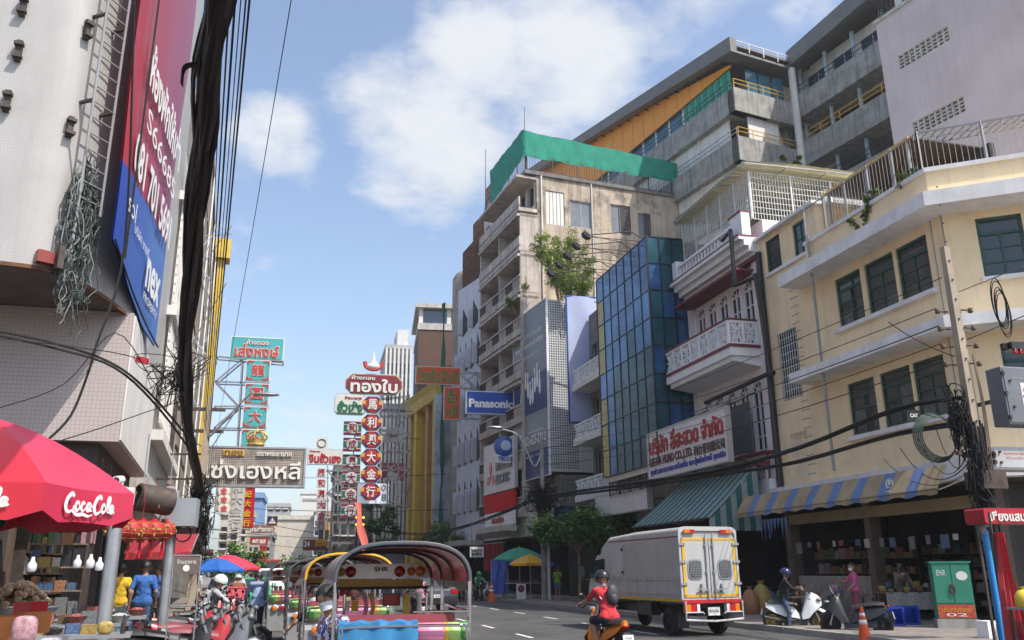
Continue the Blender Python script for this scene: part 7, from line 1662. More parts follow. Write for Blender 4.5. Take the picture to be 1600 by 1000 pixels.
# riders and passers-by; seated pose helper
def seat_pose(hz,arm=1.,reach=.5,spread=.14,fz=.3,fy=.18,lean=.12,kz=None,hz2=None):
    return dict(pel=(0,0,hz+.05),wai=(0,.02+lean*.3,hz+.2),che=(0,lean,hz+.40),nek=(0,lean+.04,hz+.56),hed=(0,lean+.09,hz+.70),shL=(-.185,lean,hz+.5),shR=(.185,lean,hz+.5),elL=(-.27,lean+.22,hz+.32),elR=(.27,lean+.22,hz+.32),waL=(-.30,reach,hz+.28),waR=(.30,reach,hz+.28),
                hiL=(-.09,0,hz+.02),hiR=(.09,0,hz+.02),knL=(-spread-.05,.38,hz-.02 if kz is None else kz),knR=(spread+.05,.38,hz-.02 if kz is None else kz),anL=(-spread,fy,fz),anR=(spread,fy,fz),grip=.8)
ox,oy = bk_o.location.x,bk_o.location.y
pr1,J1 = person('motorbike rider in a red t-shirt, dark shorts and black helmet seen from behind',(ox-.0,oy-.22,0),R(6),seat_pose(.80,lean=.16,reach=.5,fz=.32),M_red_s,M_navy_c,sleeve=.75,shorts=.85,helmet=M_blackp,face=False)
t = thing('backpack','dark patterned backpack slung on the red shirt rider','backpack',(ox,oy-.22,0),R(6));b = B();b.ell((.06,-.03,1.22),(.13,.08,.19),14,9);b.ell((.06,-.08,1.16),(.09,.05,.1),10,6);b.obj('sack',mat('patterned_dark_nylon',(.04,.04,.045),.6,var=.6,scale=20),t,True);b = B();b.tube(catmull([(-.08,.05,1.1),(-.16,.12,1.25),(-.12,.2,1.36),(0,.06,1.38)]),.014,5);b.obj('strap',M_steel,t)
sx,sy = sc_w.location.x,sc_w.location.y
person('person in black top and jeans astride the white scooter wearing a dark helmet',(sx-.26,sy+.04,0),R(-112),dict(pel=(0,-.02,.86),hiL=(-.09,-.02,.84),hiR=(.09,-.02,.84),knL=(-.22,.08,.48),anL=(-.26,.02,.09),knR=(.22,.08,.48),anR=(.26,.02,.09),wai=(0,0,1.02),che=(0,.05,1.22),nek=(0,.07,1.37),hed=(0,.1,1.52),shL=(-.18,.05,1.32),shR=(.18,.05,1.32),elL=(-.24,.2,1.12),waL=(-.2,.42,1.1),elR=(.24,.2,1.12),waR=(.2,.42,1.1),look=(-.5,.8,0)),mat('black_top',(.012,.013,.016),.85),M_jean,sleeve=1.2,helmet=paint('dark_blue_helmet','#2a2f55',.2),mask=mat('pale_blue_mask',(.45,.6,.68),.8))
person('woman in a pink blouse standing at the market stall',at_px(1333,23.6,.14),R(70),dict(elR=(.2,.18,1.15),waR=(.12,.36,1.2),elL=(-.22,.04,1.12),waL=(-.2,.2,.98),look=(-.3,1,0)),mat('pink_blouse',(.55,.12,.27),.85,var=.2,scale=9),mat('maroon_skirt',(.30,.07,.12),.85),sleeve=.9,hair='bun',mask=True,scale=.96,fat=.98)
person('stall keeper in a plaid shirt bending over the goods',at_px(1404,24.9,.14),R(165),dict(wai=(0,.06,1.08),che=(0,.2,1.22),nek=(0,.32,1.32),hed=(0,.42,1.42),shL=(-.18,.2,1.32),shR=(.18,.2,1.32),elL=(-.22,.35,1.1),waL=(-.2,.5,.92),elR=(.22,.35,1.1),waR=(.2,.5,.92),look=(0,.6,-.8)),mat('plaid_shirt',(.33,.22,.18),.85,var=.45,scale=18),M_navy_c,sleeve=1.2,hair='short',mask=True)
person('man in a lime green t-shirt and denim shorts standing at the kerb',at_px(871,49.3,.14),R(-12),dict(elL=(-.24,.05,1.14),waL=(-.2,.2,1.05),elR=(.24,0,1.13),waR=(.26,.1,.9)),mat('lime_tshirt',(.25,.50,.03),.85),mat('denim_shorts',(.16,.24,.36),.85),shoes=mat('white_shoe',(.6,.6,.6),.7),sleeve=.7,shorts=.8,face=False)
t = thing('shoulder_bag','dark shoulder bag of the man in lime green','bag',at_px(871,49.3,.14),R(-12));b = B();b.ell((.27,-.02,.98),(.08,.13,.17),10,7);b.tube(catmull([(.25,0,1.1),(.1,-.14,1.3),(-.1,-.08,1.45),(-.12,.08,1.42),(.2,.1,1.15)]),.012,5);b.obj('bag',M_black,t,True)
# tuk-tuk drivers
fl = mat('floral_print_shirt',(.42,.44,.60),.8,var=.0)
_n,_l = fl.node_tree.nodes,fl.node_tree.links;_g = _n.new('ShaderNodeNewGeometry');_v = _n.new('ShaderNodeTexVoronoi');_v.inputs['Scale'].default_value = 16;_l.new(_g.outputs['Position'],_v.inputs['Vector']);_rp = _n.new('ShaderNodeValToRGB');_l.new(_v.outputs['Distance'],_rp.inputs["Fac"])
_rp.color_ramp.elements[0].color = (.35,.03,.03,1);_rp.color_ramp.elements[1].color = (.55,.56,.66,1);_e = _rp.color_ramp.elements.new(.22);_e.color = (.55,.35,.06,1);_e = _rp.color_ramp.elements.new(.3);_e.color = (.05,.05,.28,1);_e = _rp.color_ramp.elements.new(.5);_e.color = (.62,.62,.68,1);_rp.color_ramp.interpolation = 'CONSTANT';_l.new(_rp.outputs['Color'],_n['Principled BSDF'].inputs['Base Color'])
dz_ = .43
person('masked tuk-tuk driver in a floral shirt lounging on the passenger seat',(X1-.62,9.05,0),R(118),dict(seat_pose(.70,lean=.02,reach=.3,fz=.42,fy=.4),waL=(-.24,.28,.76),waR=(.24,.28,.76),elL=(-.28,.08,.84),elR=(.28,.08,.84),look=(-.45,.9,-.15)),fl,M_navy_c,sleeve=.8,hair='short',mask=True,fat=1.12)
person('masked tuk-tuk driver in dark clothes stretching his arm out of the second tuk-tuk',(.2,13.95,0),R(130),dict(seat_pose(.62,lean=.05,reach=.3,fz=.42,fy=.4),elL=(-.35,.22,.9),waL=(-.42,.45,.72),look=(-.2,1,0)),mat('dark_grey_shirt',(.03,.03,.035),.85),M_navy_c,sleeve=.7,hair='short',mask=True)
person('dark-haired passenger in black sitting inside the second tuk-tuk',(.72,14.2,0),R(170),dict(seat_pose(.66,lean=.05,reach=.3,fz=.42,fy=.4)),mat('black_shirt_b',(.015,.015,.018),.85),M_navy_c,sleeve=1.2,hair='bob')
person('man in a pale blue shirt leaning against the farthest tuk-tuk',at_px(405,23.0),R(20),dict(che=(.02,.1,1.28),nek=(.03,.15,1.42),hed=(.04,.2,1.55),elL=(-.24,.18,1.1),waL=(-.18,.35,1.0),elR=(.26,.2,1.12),waR=(.3,.4,1.05)),mat('pale_blue_shirt',(.22,.29,.46),.85,var=.12,scale=8),M_navy_c,sleeve=1.2,hair='short',face=False)
mx_ = bpy.data.objects['motorbike.008'] if 'motorbike.008' in bpy.data.objects else None
p_ = at_px(373,31.5);person('delivery rider in brown with a pale helmet on the pink-crate motorbike',(p_[0],31.3,0),R(2),seat_pose(.80,lean=.12),mat('brown_jacket',(.22,.08,.04),.85),M_navy_c,sleeve=1.2,helmet=paint('pale_teal_helmet','#b9cfc8',.25),face=False)
p_ = at_px(655,29.5);person('rider in a black and pink patterned shirt beside the dark hatchback',(p_[0],29.3,0),R(3),seat_pose(.80,lean=.10),mat('patterned_shirt',(.32,.20,.22),.85,var=.8,scale=26),M_navy_c,sleeve=.9,hair='short',face=False)
p_ = at_px(300,19.4);person('rider with white helmet and white sleeves sitting by the left row of motorbikes',(p_[0]+.1,20.2,0),R(-80),seat_pose(.78,lean=.3,reach=.6),mat('white_jacket',(.36,.37,.40),.85),M_navy_c,sleeve=1.2,helmet=paint('white_helmet','#d8d8d4',.25),face=False)
person('person in a white top and helmet standing beyond the parked motorbikes',at_px(306,34,.14),R(170),{},mat('white_top',(.5,.5,.52),.85),M_navy_c,sleeve=.8,helmet=paint('white_helmet_b','#cfd2d4',.25))
person('person in a dark blue apron in the shade under the lanterns',at_px(248,27,.14),R(150),{},mat('blue_apron',(.03,.09,.25),.85),M_navy_c,sleeve=.7,hair='short')
p_ = at_px(748,52.2);person('motorbike rider in a green vest resting by the pawn shop',(p_[0],52.3,0),R(184),seat_pose(.80,lean=.1),mat('green_vest',(.02,.25,.12),.85),M_navy_c,sleeve=.9,helmet=paint('green_helmet','#1c8a55',.3))
# ================================================================== poles, cables, trees, stalls and street furniture
M_pole = mat('concrete_pole',(.40,.33,.25),.9,var=.2,streak=.3,dirt=(.2,.16,.12),bump=.3)
def bundle(t,pts,n,rad,r,m=None,seed=1,name='cable',k=4,wob=.5):
    """n cables running together round a common path"""
    rg = random.Random(seed);path = catmull(pts,k)
    for i in range(n):
        a0 = rg.uniform(0,6.28);rr = rad*math.sqrt(rg.random());tw = rg.uniform(-.4,.4);b = B();out = []
        for j,p in enumerate(path):
            d = path[min(j+1,len(path)-1)]-path[max(j-1,0)];d.normalize();e = d.cross(V((0,0,1)));e = e.normalized() if e.length > .05 else V((1,0,0));u = e.cross(d)
            a = a0+tw*j*.5;q = rr*(1+wob*.4*sin(j*.9+i));out.append(p+e*cos(a)*q+u*sin(a)*q)
        b.tube(out,r*rg.choice((.45,.7,1.,1.5)),5);b.obj(name,m or (M_cable if rg.random() < .75 else M_black),t,True)
# --- thick bundle over the left pavement
pts = [P(352,-130,Y=4.6),P(338,0,Y=5.6),P(322,130,Y=6.9),P(312,260,Y=8.4),P(300,400,Y=10.8),P(291,520,Y=13.6),P(289,600,Y=16.5),P(296,680,Y=20),P(308,745,Y=24.5),P(316,775,Y=28)]
t = thing('cable_bundle','thick black bundle of cables hanging over the left pavement from the top of the picture','cables',(pts[-1].x,pts[-1].y,pts[-1].z))
def rel(t,ps):return [V(p)-V(t.location) for p in ps]
bundle(t,rel(t,pts),30,.10,.022,seed=3,wob=.8)
b = B();rg = random.Random(8)                     # a loose taped end
for (px,py,Y) in ((300,100,6.6),):
    p = P(px+10,py,Y=Y)-V(t.location);q = P(px-16,py+34,Y=Y)-V(t.location);m_ = p.lerp(q,.5)+V((-.05,0,.06));c_ = catmull([p,m_,q],4);d = V((0,.07,.02))
    b.sheet([[x-d for x in c_],[x+d for x in c_]])
b.obj('loose_tape',M_cable,t,True)
def scribble(name,parent,c,rad,n,seed,m=None,r=.008,down=0.,segs=9):
    rg = random.Random(seed);c = V(c)
    for grp in range(4):
        b = B()
        for i in range(max(1,n//4)):
            q = [c+V((rg.gauss(0,rad[0]),rg.gauss(0,rad[1]),rg.gauss(0,rad[2])-down*rg.random())) for _ in range(segs)];b.tube(catmull(q,4),r*rg.uniform(.7,1.4),4)
        b.obj(name,m or M_cable,parent,True)
scribble('tangled_wire',t,P(275,590,Y=16.5)-V(t.location),(.22,.2,.28),16,5,r=.007)
scribble('tangled_wire',t,P(312,770,Y=27)-V(t.location),(.2,.2,.3),22,6,r=.010)
scribble('tangled_wire',t,P(318,825,Y=28)-V(t.location),(.13,.15,.6),18,7,r=.011)
# --- left concrete pole with street lamp
p0,p1 = P(327,618,Y=28.4),P(306,860,Y=28.4)
t = thing('concrete_lamp_pole','pale concrete utility pole with a curved street lamp arm over the mesh sign','pole',(p1.x,28.4,.14));top = p0.z-.14
b = B();b.prism([(-.13,-.1),(.13,-.1),(.13,.1),(-.13,.1)],0,1,ax='z');b.v = [((x*(1-.35*z)),y*(1-.35*z),z*top) for x,y,z in b.v];b.obj('shaft',M_pole,t)
a,c = P(338,672,Y=28.2)-V(t.location),P(388,618,Y=28.0)-V(t.location);e = P(434,617,Y=27.6)-V(t.location)
b = B();b.tube(catmull([V((.0,0,top-1.4)),a,c,c.lerp(e,.3),e],6),.035,6);b.tube([V((0,0,top-2.)),a.lerp(c,.75)],.02,5);b.obj('lamp_arm',M_steel,t,True)
b = B();b.ell(e-V((.35,0,0)),(.42,.13,.07),12,6);b.obj('lamp_head',M_rim,t,True)
b = B();[b.box(-.5,.5,-.06,.06,z,z+.1) for z in (top-.5,top-1.2)];b.obj('cross_arm',M_steeld,t)
# --- thin wires running up out of the picture
t = thing('overhead_wires','set of thin parallel black wires rising beside the thick cable bundle','cables',(P(330,640,Y=28).x,28,7))
for i,(px,y0) in enumerate(((352,-20),(360,-20),(369,-20),(378,-20),(386,-20),(392,-20))):
    a,c = P(px,y0,Y=6.0+.2*i),P(318+i*1.5,660+6*i,Y=28);b = B();b.tube([q-V(t.location) for q in sag(a,c,.12,14)],.006+.003*(i % 3),5);b.obj('wire',M_cable,t)
for i,(a,c) in enumerate(((P(455,0,Y=9),P(345,640,Y=34)),(P(345,640,Y=34),P(326,790,Y=60)))):b = B();b.tube([q-V(t.location) for q in sag(a,c,.25,14)],.008,4);b.obj('wire',M_cable,t)
t = thing('drop_cables','black cables crossing the mosaic wall to the thick bundle','cables',(-5,17,4))
for i,q in enumerate((((-10,516,14.5),(80,535,14.8),(170,565,15.2),(230,610,15.8),(300,690,19)),((-10,522,14.5),(90,545,14.8),(180,575,15.2),(250,640,16.5),(305,715,22)),((-10,528,14.4),(100,540,14.8),(215,560,15.4),(272,600,16.4)),((72,690,14.6),(110,650,15),(135,590,15.2),(150,540,15.3),(195,380,15.6),(210,0,14.5)),((-10,640,13),(100,600,14.6),(180,520,15),(235,590,15.6)),((90,690,13.5),(160,668,14.4),(240,640,15.8),(290,625,17)))):
    b = B();b.tube(catmull([P(x,y,Y=Y)-V(t.location) for x,y,Y in q],5),.022 if i in (0,1,3) else .009,5);b.obj('cable',M_cable,t,True)
b = B();c = P(222,563,Y=15.5)-V(t.location);b.obox(c,(.2,.1,.1),Mx.Rotation(R(12),3,'Y'));b.obj('red_splice_box',M_red,t)
# --- right-hand pole with insulators, coil and boxes
XP = 13.5
pb,pt = P(1527,700,X=XP),P(1478,385,X=XP);YP = pb.y
t = thing('utility_pole','sunlit concrete utility pole with insulators and a mass of black cable','pole',(XP,YP,.14));H = pt.z-.14
b = B();b.prism([(-.12,-.12),(.12,-.12),(.12,.12),(-.12,.12)],0,1,ax='z');b.v = [(x*(1-.4*z),y*(1-.4*z),z*H) for x,y,z in b.v];b.obj('shaft',M_pole,t)
for i in range(14):piece('bolt_hole',M_dark,t,-.02,.02,-.155*(1-.4*(4+i*.45)/H),-.13*(1-.4*(4+i*.45)/H),4+i*.45,4.03+i*.45)
for i,z in enumerate((H-1.5,H-1.9,H-2.3,H-2.7)):
    b = B();b.cyl((-.1,.1,z),(-.35,.1,z),.02,n=6);b.lathe([(.02,-.06),(.06,-.04),(.045,0),(.06,.04),(.02,.06)],10,(-.36,.1,z));b.obj('insulator',M_brown,t,True)
    b = B();b.cyl((.08,-.1,z),(.3,-.1,z),.02,n=6);b.lathe([(.02,-.06),(.06,-.04),(.045,0),(.06,.04),(.02,.06)],10,(.31,-.1,z));b.obj('insulator',M_brown,t,True)
b = B();b.box(-.22,.35,-.28,.25,3.05,3.42);b.obj('equipment_shelf',M_steeld,t)
b = B();[b.tube(catmull([(.12,-.16,H-2.6+.05*i),(.14+.03*i,-.17,H-3.6),(.05+.04*i,-.18,3.4)],4),.012,5) for i in range(3)];b.obj('conduit',M_brown,t)
scribble('tangled_cable',t,(-.25,.1,4.5),(.14,.12,.35),22,12,r=.011);scribble('tangled_cable',t,(-.15,-.05,3.2),(.10,.12,.5),20,13,r=.010);scribble('tangled_cable',t,(.0,.0,2.2),(.07,.08,.45),10,14,r=.009)
rg = random.Random(44)
for i in range(16):a = i*.4-2.6;b = B();b.tube(catmull([(.15*cos(a)+rg.uniform(-.03,.03),-.14*abs(sin(a))-.03,z+rg.uniform(-.1,.1)) for z in (0,1.1,2.1,3.2,4.4)],3),rg.uniform(.012,.03),6);b.obj('riser_cable',M_cable,t,True)
b = B()                                          # coil of spare cable
for k in range(6):rr = .42+.02*k;b.tube([(-.75+rr*cos(a*pi/12),.15+.03*k,4.15+rr*sin(a*pi/12)) for a in range(24)],.014,5,closed=True)
b.obj('cable_coil',mat('green_black_cable',(.02,.05,.035),.6,var=.5,scale=8),t,True)
b = B();c = P(1425,650,X=XP)-V(t.location);b.obox(c,(.36,.12,.26));o = b.obj('splice_case',M_blackp,t);letters('CAT',M_wlet,o,(c.x,c.y-.062,c.z),w=.2,h=.08,depth=.008,bold=.03)
b = B();rg = random.Random(2)                     # loops hanging beside the pole
for k in range(6):
    c = P(1560+k*3,470+k*4,X=XP+.3)-V(t.location);rr = .28+.06*rg.random();b.tube([c+V((rr*.5*cos(a*pi/9),.02*k,rr*1.5*sin(a*pi/9))) for a in range(18)],.012,5,closed=True)
b.obj('hanging_loops',M_cable,t,True)
# wires along the right-hand facade
def wires(name,label,seqs,r,cat='cables'):
    o = seqs[0][0];t = thing(name,label,cat,o)
    for i,s in enumerate(seqs):b = B();b.tube([q-V(o) for q in s],r*(1+.3*(i % 2)),5);b.obj('wire',M_cable,t,True)
    return t
top = V((XP,YP,0));far = P(845,620,Y=47.5);fp = V((far.x,47.5,0))
wires('upper_wires','fan of thin wires from the right-hand pole insulators past the shophouse windows',[sag((XP-.4,YP+.1,H-1.3-.4*i),(fp.x,fp.y,8.9-.45*i),.35+.05*i,18) for i in range(4)]+[sag((XP-.2,YP,H-.6),(fp.x,fp.y,9.4),.3,16),sag((XP-.2,YP,H-2.4),FA.w(8,.05,9.3),.1,6),sag((XP+.2,YP,H-.9),FC.w(3,.05,11.6),.1,6),sag((XP+.2,YP,H-2.),FC.w(1,.3,11.0),.1,6)],.011)
zb1 = [(1512,590,None),(1440,625,None),(1340,668,None),(1200,722,None)]
def online(px,py):d = P(px,py,Y=30);return d
main = [V((XP-.1,YP,5.1)),P(1400,640,X=XP-.15),P(1250,700,X=XP-.3),P(1120,735,X=XP-.45),P(980,757,X=XP-.7),V((fp.x,fp.y,5.75))]
main2 = [V((XP-.1,YP,4.6)),P(1400,678,X=XP-.15),P(1250,720,X=XP-.3),P(1120,742,X=XP-.45),P(980,762,X=XP-.7),V((fp.x,fp.y,5.6))]
t = thing('street_cable_bundle','long sagging bundle of black cables along the right-hand shop fronts','cables',main[0]);bundle(t,rel(t,main),11,.06,.016,seed=21);bundle(t,rel(t,main2),10,.06,.016,seed=22)
nxt = [V((fp.x,fp.y,5.7)),P(790,800,Y=56),P(720,825,Y=64),P(660,835,Y=75),P(600,830,Y=88)]
t = thing('street_cable_bundle','bundle of black cables continuing from the lamp pole towards the yellow columns','cables',nxt[0]);bundle(t,rel(t,nxt),11,.1,.022,seed=23)
wires('service_loops','loose black service wires drooping under the pole against the cream wall',[[q for q in sag((XP-.2,YP,3.6+.2*i),FA.w(9.0-.8*i,.1,5.0+.25*i),.55+.12*i,10)] for i in range(4)],.010)
wires('far_cross_wires','thin black wires crossing the far end of the street',[sag(P(318,742+12*i,Y=62),P(700,740+14*i,Y=62),.25+.15*(i % 2),16) for i in (0,4,7)]+[sag(P(330,800,Y=66),P(640,850,Y=70),.3,12),sag(P(325,840,Y=66),P(600,862,Y=70),.2,12)],.016)
# --- lamp pole in front of the billboard block
t = thing('street_lamp_pole','concrete pole with street lamp and cable knots before the grey billboard','pole',(fp.x,fp.y,.14));H2 = P(845,690,Y=47.5).z
b = B();b.cyl((0,0,0),(0,0,H2),.16,.11,8);b.obj('shaft',M_conc,t,True);b = B();b.cyl((.3,.1,0),(.3,.1,3.2),.09,n=8);b.obj('side_pipe',M_offw,t,True)
a,c,e = (P(x,y,Y=47.2)-V(t.location) for x,y in ((835,728),(803,676),(765,668)))
b = B();b.tube(catmull([V((0,0,H2-.8)),a,a.lerp(c,.6)+V((.1,0,.1)),c,e],6),.045,6);b.obj('lamp_arm',M_steel,t,True);b = B();b.ell(e+V((.35,0,.02)),(.5,.16,.09),12,6);b.obj('lamp_head',M_rim,t,True)
scribble('tangled_cable',t,(0,0,5.5),(.45,.3,.4),30,31,r=.02);scribble('tangled_cable',t,(0,0,4.4),(.2,.2,.8),16,32,r=.02)
# --- meter boxes on the right edge
for nm,lab,(x0,y0,x1,y1),Y,m_ in (('transformer_box','grey steel transformer box with red and white warning label at the right edge',(1562,572,1640,665),15.5,mat('transformer_grey',(.17,.18,.20),.5,.3,var=.15)),('meter_box','pale grey meter box with faint red print under the transformer box',(1548,697,1630,735),15.8,mat('pale_meter_grey',(.45,.46,.46),.5,var=.1))):
    a,c = P(x0,y0,Y=Y),P(x1,y1,Y=Y);t = thing(nm,lab,'electrical box',(a.x,Y,c.z));w,h = c.x-a.x,a.z-c.z
    b = B();b.box(0,w,0,.45,0,h);o = b.obj('case',m_,t);md = o.modifiers.new('e','BEVEL');md.width = .02;md.segments = 2
    b = B();b.box(.05,w-.04,-.015,.0,.05,h-.05);d_ = b.obj('door',m_,t);b = B();[b.box(.0,.06,-.05,.02,z,z+.08) for z in (.12,h*.5,h-.2)];[b.cyl((.18,-.05,z),(.18,0,z),.03,n=8) for z in (.3*h,.75*h)];b.obj('hinge',M_steeld,t)
    if nm == 'transformer_box':b = B();b.box(w*.42,w*.75,-.022,-.012,h*.3,h*.72);l_ = b.obj('warning_label',M_plate,t);letters('C C',M_lred,l_,(w*.58,-.022,h*.6),w=w*.24,h=.09,depth=.006);b = B();b.bar((w*.44,-.026,h*.5),(w*.72,-.026,h*.33),.01,.03);b.obj('red_slash',M_lred,l_);letters('PMT-6231',M_fg,t,(w*.4,-.02,h*.8),w=w*.3,h=.045,depth=.006)
    else:letters('อันตราย ไฟฟ้า',M_pinkr,t,(w*.48,-.016,h*.72),w=w*.5,h=.07,depth=.006);letters('ห้ามเปิดตู้',M_pinkr,t,(w*.5,-.016,h*.5),w=w*.45,h=.07,depth=.006)
    b = B();b.bar((w*.3,.45,h*.5),(-1.4 if nm == 'meter_box' else w*.3,YP-Y if nm == 'meter_box' else 1.5,h*.5),.08);b.obj('support_arm',M_steeld,t)
t = thing('line_switch','black line switch gear with red insulators above the transformer box','electrical box',P(1585,545,Y=15.7));b = B();b.box(-.15,.9,-.1,.2,-.02,.14);[b.bar((-.3,0,.02+.04*i),(.9,.1,.05+.04*i),.03) for i in range(3)];b.obj('case',M_blackp,t);b = B();[b.lathe([(.04,-.12),(.05,-.08),(.03,-.05),(.05,0)],8,(x,-.05,-.02)) for x in (-.05,.1)];b.obj('insulator',M_red,t,True)

# ================================================================== vegetation
LEAFM = [mat('leaf_green',(.085,.19,.04),.6,var=.35,scale=3),mat('leaf_light_green',(.19,.32,.065),.6,var=.35,scale=3),mat('leaf_dark_green',(.04,.10,.03),.6,var=.35,scale=3)]
LEAFY = [mat('bamboo_leaf',(.30,.40,.09),.6,var=.3,scale=3),mat('bamboo_leaf_pale',(.46,.52,.16),.6,var=.3,scale=3),mat('bamboo_leaf_deep',(.15,.24,.06),.6,var=.3,scale=3)]
def foliage(rg,clumps,per,leaf,flat=.42):
    b = B()
    for (c,r) in clumps:
        for i in range(per):
            d = V((rg.gauss(0,1),rg.gauss(0,1),rg.gauss(0,1))).normalized()*r*rg.random()**.45;d.z *= .75;p = V(c)+d
            u = V((rg.gauss(0,1),rg.gauss(0,1),rg.gauss(0,.5))).normalized();w = u.cross(V((rg.gauss(0,.4),rg.gauss(0,.4),1))).normalized();s = leaf*rg.uniform(.6,1.3);mi = 1 if (d.z > r*.15 and rg.random() < .7) else (2 if rg.random() < .4 else 0)
            b.add([p-u*s,p+w*s*flat,p+u*s,p-w*s*flat],[(0,1,2,3)],mi)
    return b
def tree(name,label,base,ztop,rx,ry,n,per,leaf,seed,trunk=.12,zlow=None,group=None):
    rg = random.Random(seed);t = thing(name,label,'tree',base,0,group);zc = (zlow or ztop*.55);b = B();cl = []
    b.tube(catmull([(0,0,0),(.1*rx*.2,.05,zc*.5),(0,0,zc)],4),[trunk*(1-.05*i) for i in range(9)],7)
    for i in range(n):
        a = rg.uniform(0,6.28);q = math.sqrt(rg.random());c = V((rx*q*cos(a),ry*q*sin(a),zc+(ztop-zc)*rg.uniform(.1,1)*(1-.35*q*q)));cl.append((c,rx*rg.uniform(.22,.4)))
        if i % 4 == 0:b.tube(catmull([(0,0,zc*.8),(c.x*.35,c.y*.35,zc*1.02),c],3),[trunk*.4*(1-.1*k) for k in range(7)],5)
    b.obj('trunk',M_wood,t,True);tag(foliage(rg,cl,per,leaf).obj('crown',LEAFM,t));return t
p = P(905,900,Y=45.5);tree('street_tree','small spreading street tree with feathery leaves under the blank white sign',(p.x,45.5,.14),4.7,2.7,1.6,44,190,.12,1,.09,3.0)
p = P(985,900,Y=43.5);tree('street_tree','low bushy tree growing behind the cab of the box truck',(p.x,44,.14),4.5,1.9,1.3,26,170,.12,2,.07,2.4)
p = P(690,900,Y=76);tree('street_tree','green roadside tree below the yellow columned building',(p.x,76,.1),5.6,2.9,2,34,170,.18,3,.14,2.2)
p = P(590,900,Y=84);tree('street_tree','dark tree half hidden by wires under the octagonal signs',(p.x,84,.1),8.2,1.8,1.6,26,130,.2,4,.14,3)
p = P(362,900,Y=74);tree('street_tree','bright green tree above the blue and red umbrellas',(p.x,74,.1),3.7,2.4,1.6,34,170,.15,5,.14,1.4)
p = P(478,900,Y=120);tree('street_tree','sunlit low green shrubbery tree at the far end of the road',(p.x,120,.1),3.6,4.4,2,20,110,.26,6,.14,1.2)
# bamboo and potted shrubs on the roof of the billboard block
def shrub(name,label,base,h,r,n,per,leaf,seed,stems=7,cat='plant',group=None,lm=None,fl=.42):
    rg = random.Random(seed);t = thing(name,label,cat,base,0,group);b = B();cl = []
    for i in range(stems):
        a = rg.uniform(0,6.28);q = r*rg.uniform(.3,1);tip = V((q*cos(a),q*sin(a),h*rg.uniform(.6,1)));b.tube(catmull([(0.1*cos(a),.1*sin(a),0),tip*.5+V((0,0,h*.12)),tip],4),.025,4)
        for k in range(n):u = rg.uniform(.35,1);cl.append((V((tip.x*u,tip.y*u,tip.z*u)),r*.22))
    b.obj('stem',M_wood,t,True);foliage(rg,cl,per,leaf,fl).obj('foliage',lm or LEAFM,t);return t
ps = FB.w(9.6,.6,18.9);shrub('bamboo_clump','tall feathery bamboo growing on the roof above the billboard',FB.w(8.9,-.2,19.2),6.0,2.1,7,42,.22,11,18,group='rooftop plants',lm=LEAFY,fl=.16)
shrub('rooftop_shrub','yellow-green shrub at the roof edge beside the bamboo',FB.w(7.4,-.6,18.4),4.0,1.9,6,34,.2,12,14,group='rooftop plants',lm=LEAFY,fl=.18)
shrub('balcony_plant','plant spilling over a balcony left of the billboard',FB.w(13.4,1.3,19.6),2.4,1.3,4,26,.2,13,9,group='rooftop plants',lm=LEAFY,fl=.2)
for i,(px,py,nm) in enumerate(((1395,272,'largest'),(1352,300,'middle'),(1340,335,'lowest'))):
    s_,z_ = FA.at(px,py,.75);w_ = FA.w(s_,.5,z_-.75);shrub('potted_plant',nm+' potted shrub hanging over the cream rooftop railing',w_,1.0,.55,4,16,.09,20+i,6,group='rooftop plants')
shrub('potted_plant','round green bush beside the yellowed plastic canopy',P(1240,278,Y=34),1.1,.7,6,30,.10,26,7,group='rooftop plants')
# ================================================================== pavement stalls and small things
def umbrella(label,c,r,zr,za,mats,n=8,rot=0.,val=.2,pole=True,name='market_umbrella',sub=5,tilt=0.):
    """ribbed parasol: one canvas gore per segment, scalloped valance, ribs, pole"""
    t = thing(name,label,'umbrella',(c[0],c[1],.14 if pole else 0));t.rotation_euler = (tilt,0,0);zr -= t.location.z;za -= t.location.z
    for k in range(n):
        a0,a1 = rot+2*pi*k/n,rot+2*pi*(k+1)/n;g = []
        for i in range(9):
            u = i/8;z = za-(za-zr)*(u**1.55);row = []
            for j in range(sub+1):
                v = j/sub;p = V((cos(a0),sin(a0)))*(1-v)+V((cos(a1),sin(a1)))*v;s_ = 1-.05*sin(pi*v)*u;row.append((p.x*r*u*s_,p.y*r*u*s_,z-.05*sin(pi*v)*u*(1.2-u)))
            g.append(row)
        e = g[-1];g.append([(p[0]*1.005,p[1]*1.005,p[2]-val*(.82+.18*abs(2*j/sub-1)**.5 if 0 < j < sub else .72)) for j,p in enumerate(e)])
        b = B();b.sheet(g);b.obj('canopy_gore',mats[k % len(mats)],t,True,40)
    b = B()
    for k in range(n):a = rot+2*pi*k/n;b.bar((0,0,zr+.05),(r*.97*cos(a),r*.97*sin(a),zr+.0),.012);b.bar((r*.97*cos(a),r*.97*sin(a),zr+.0),(r*.5*cos(a),r*.5*sin(a),zr+(za-zr)*.6),.012)
    b.ell((0,0,za+.03),(.04,.04,.05),8,5);b.obj('ribs',M_steel,t)
    if pole:b = B();b.cyl((0,0,0),(0,0,za),.024,n=8);b.obj('pole',M_steel,t);b = B();b.cyl((0,0,0),(0,0,.12),.25,n=12);b.obj('base',M_conc,t)
    return t
M_coke = mat('red_umbrella_vinyl',(.50,.014,.032),.4,var=.1,scale=2.5);M_coke2 = mat('faded_red_vinyl',(.50,.03,.07),.45,var=.15,scale=2.5)
UC = (-2.62,7.35);uR,uzr,uza = 1.24,2.26,2.86;rot0 = R(-3)
um = umbrella('large red soft-drink umbrella with white script lettering over the left stall',UC,uR,uzr,uza,[M_coke,M_coke2,M_coke],8,rot0,.26)
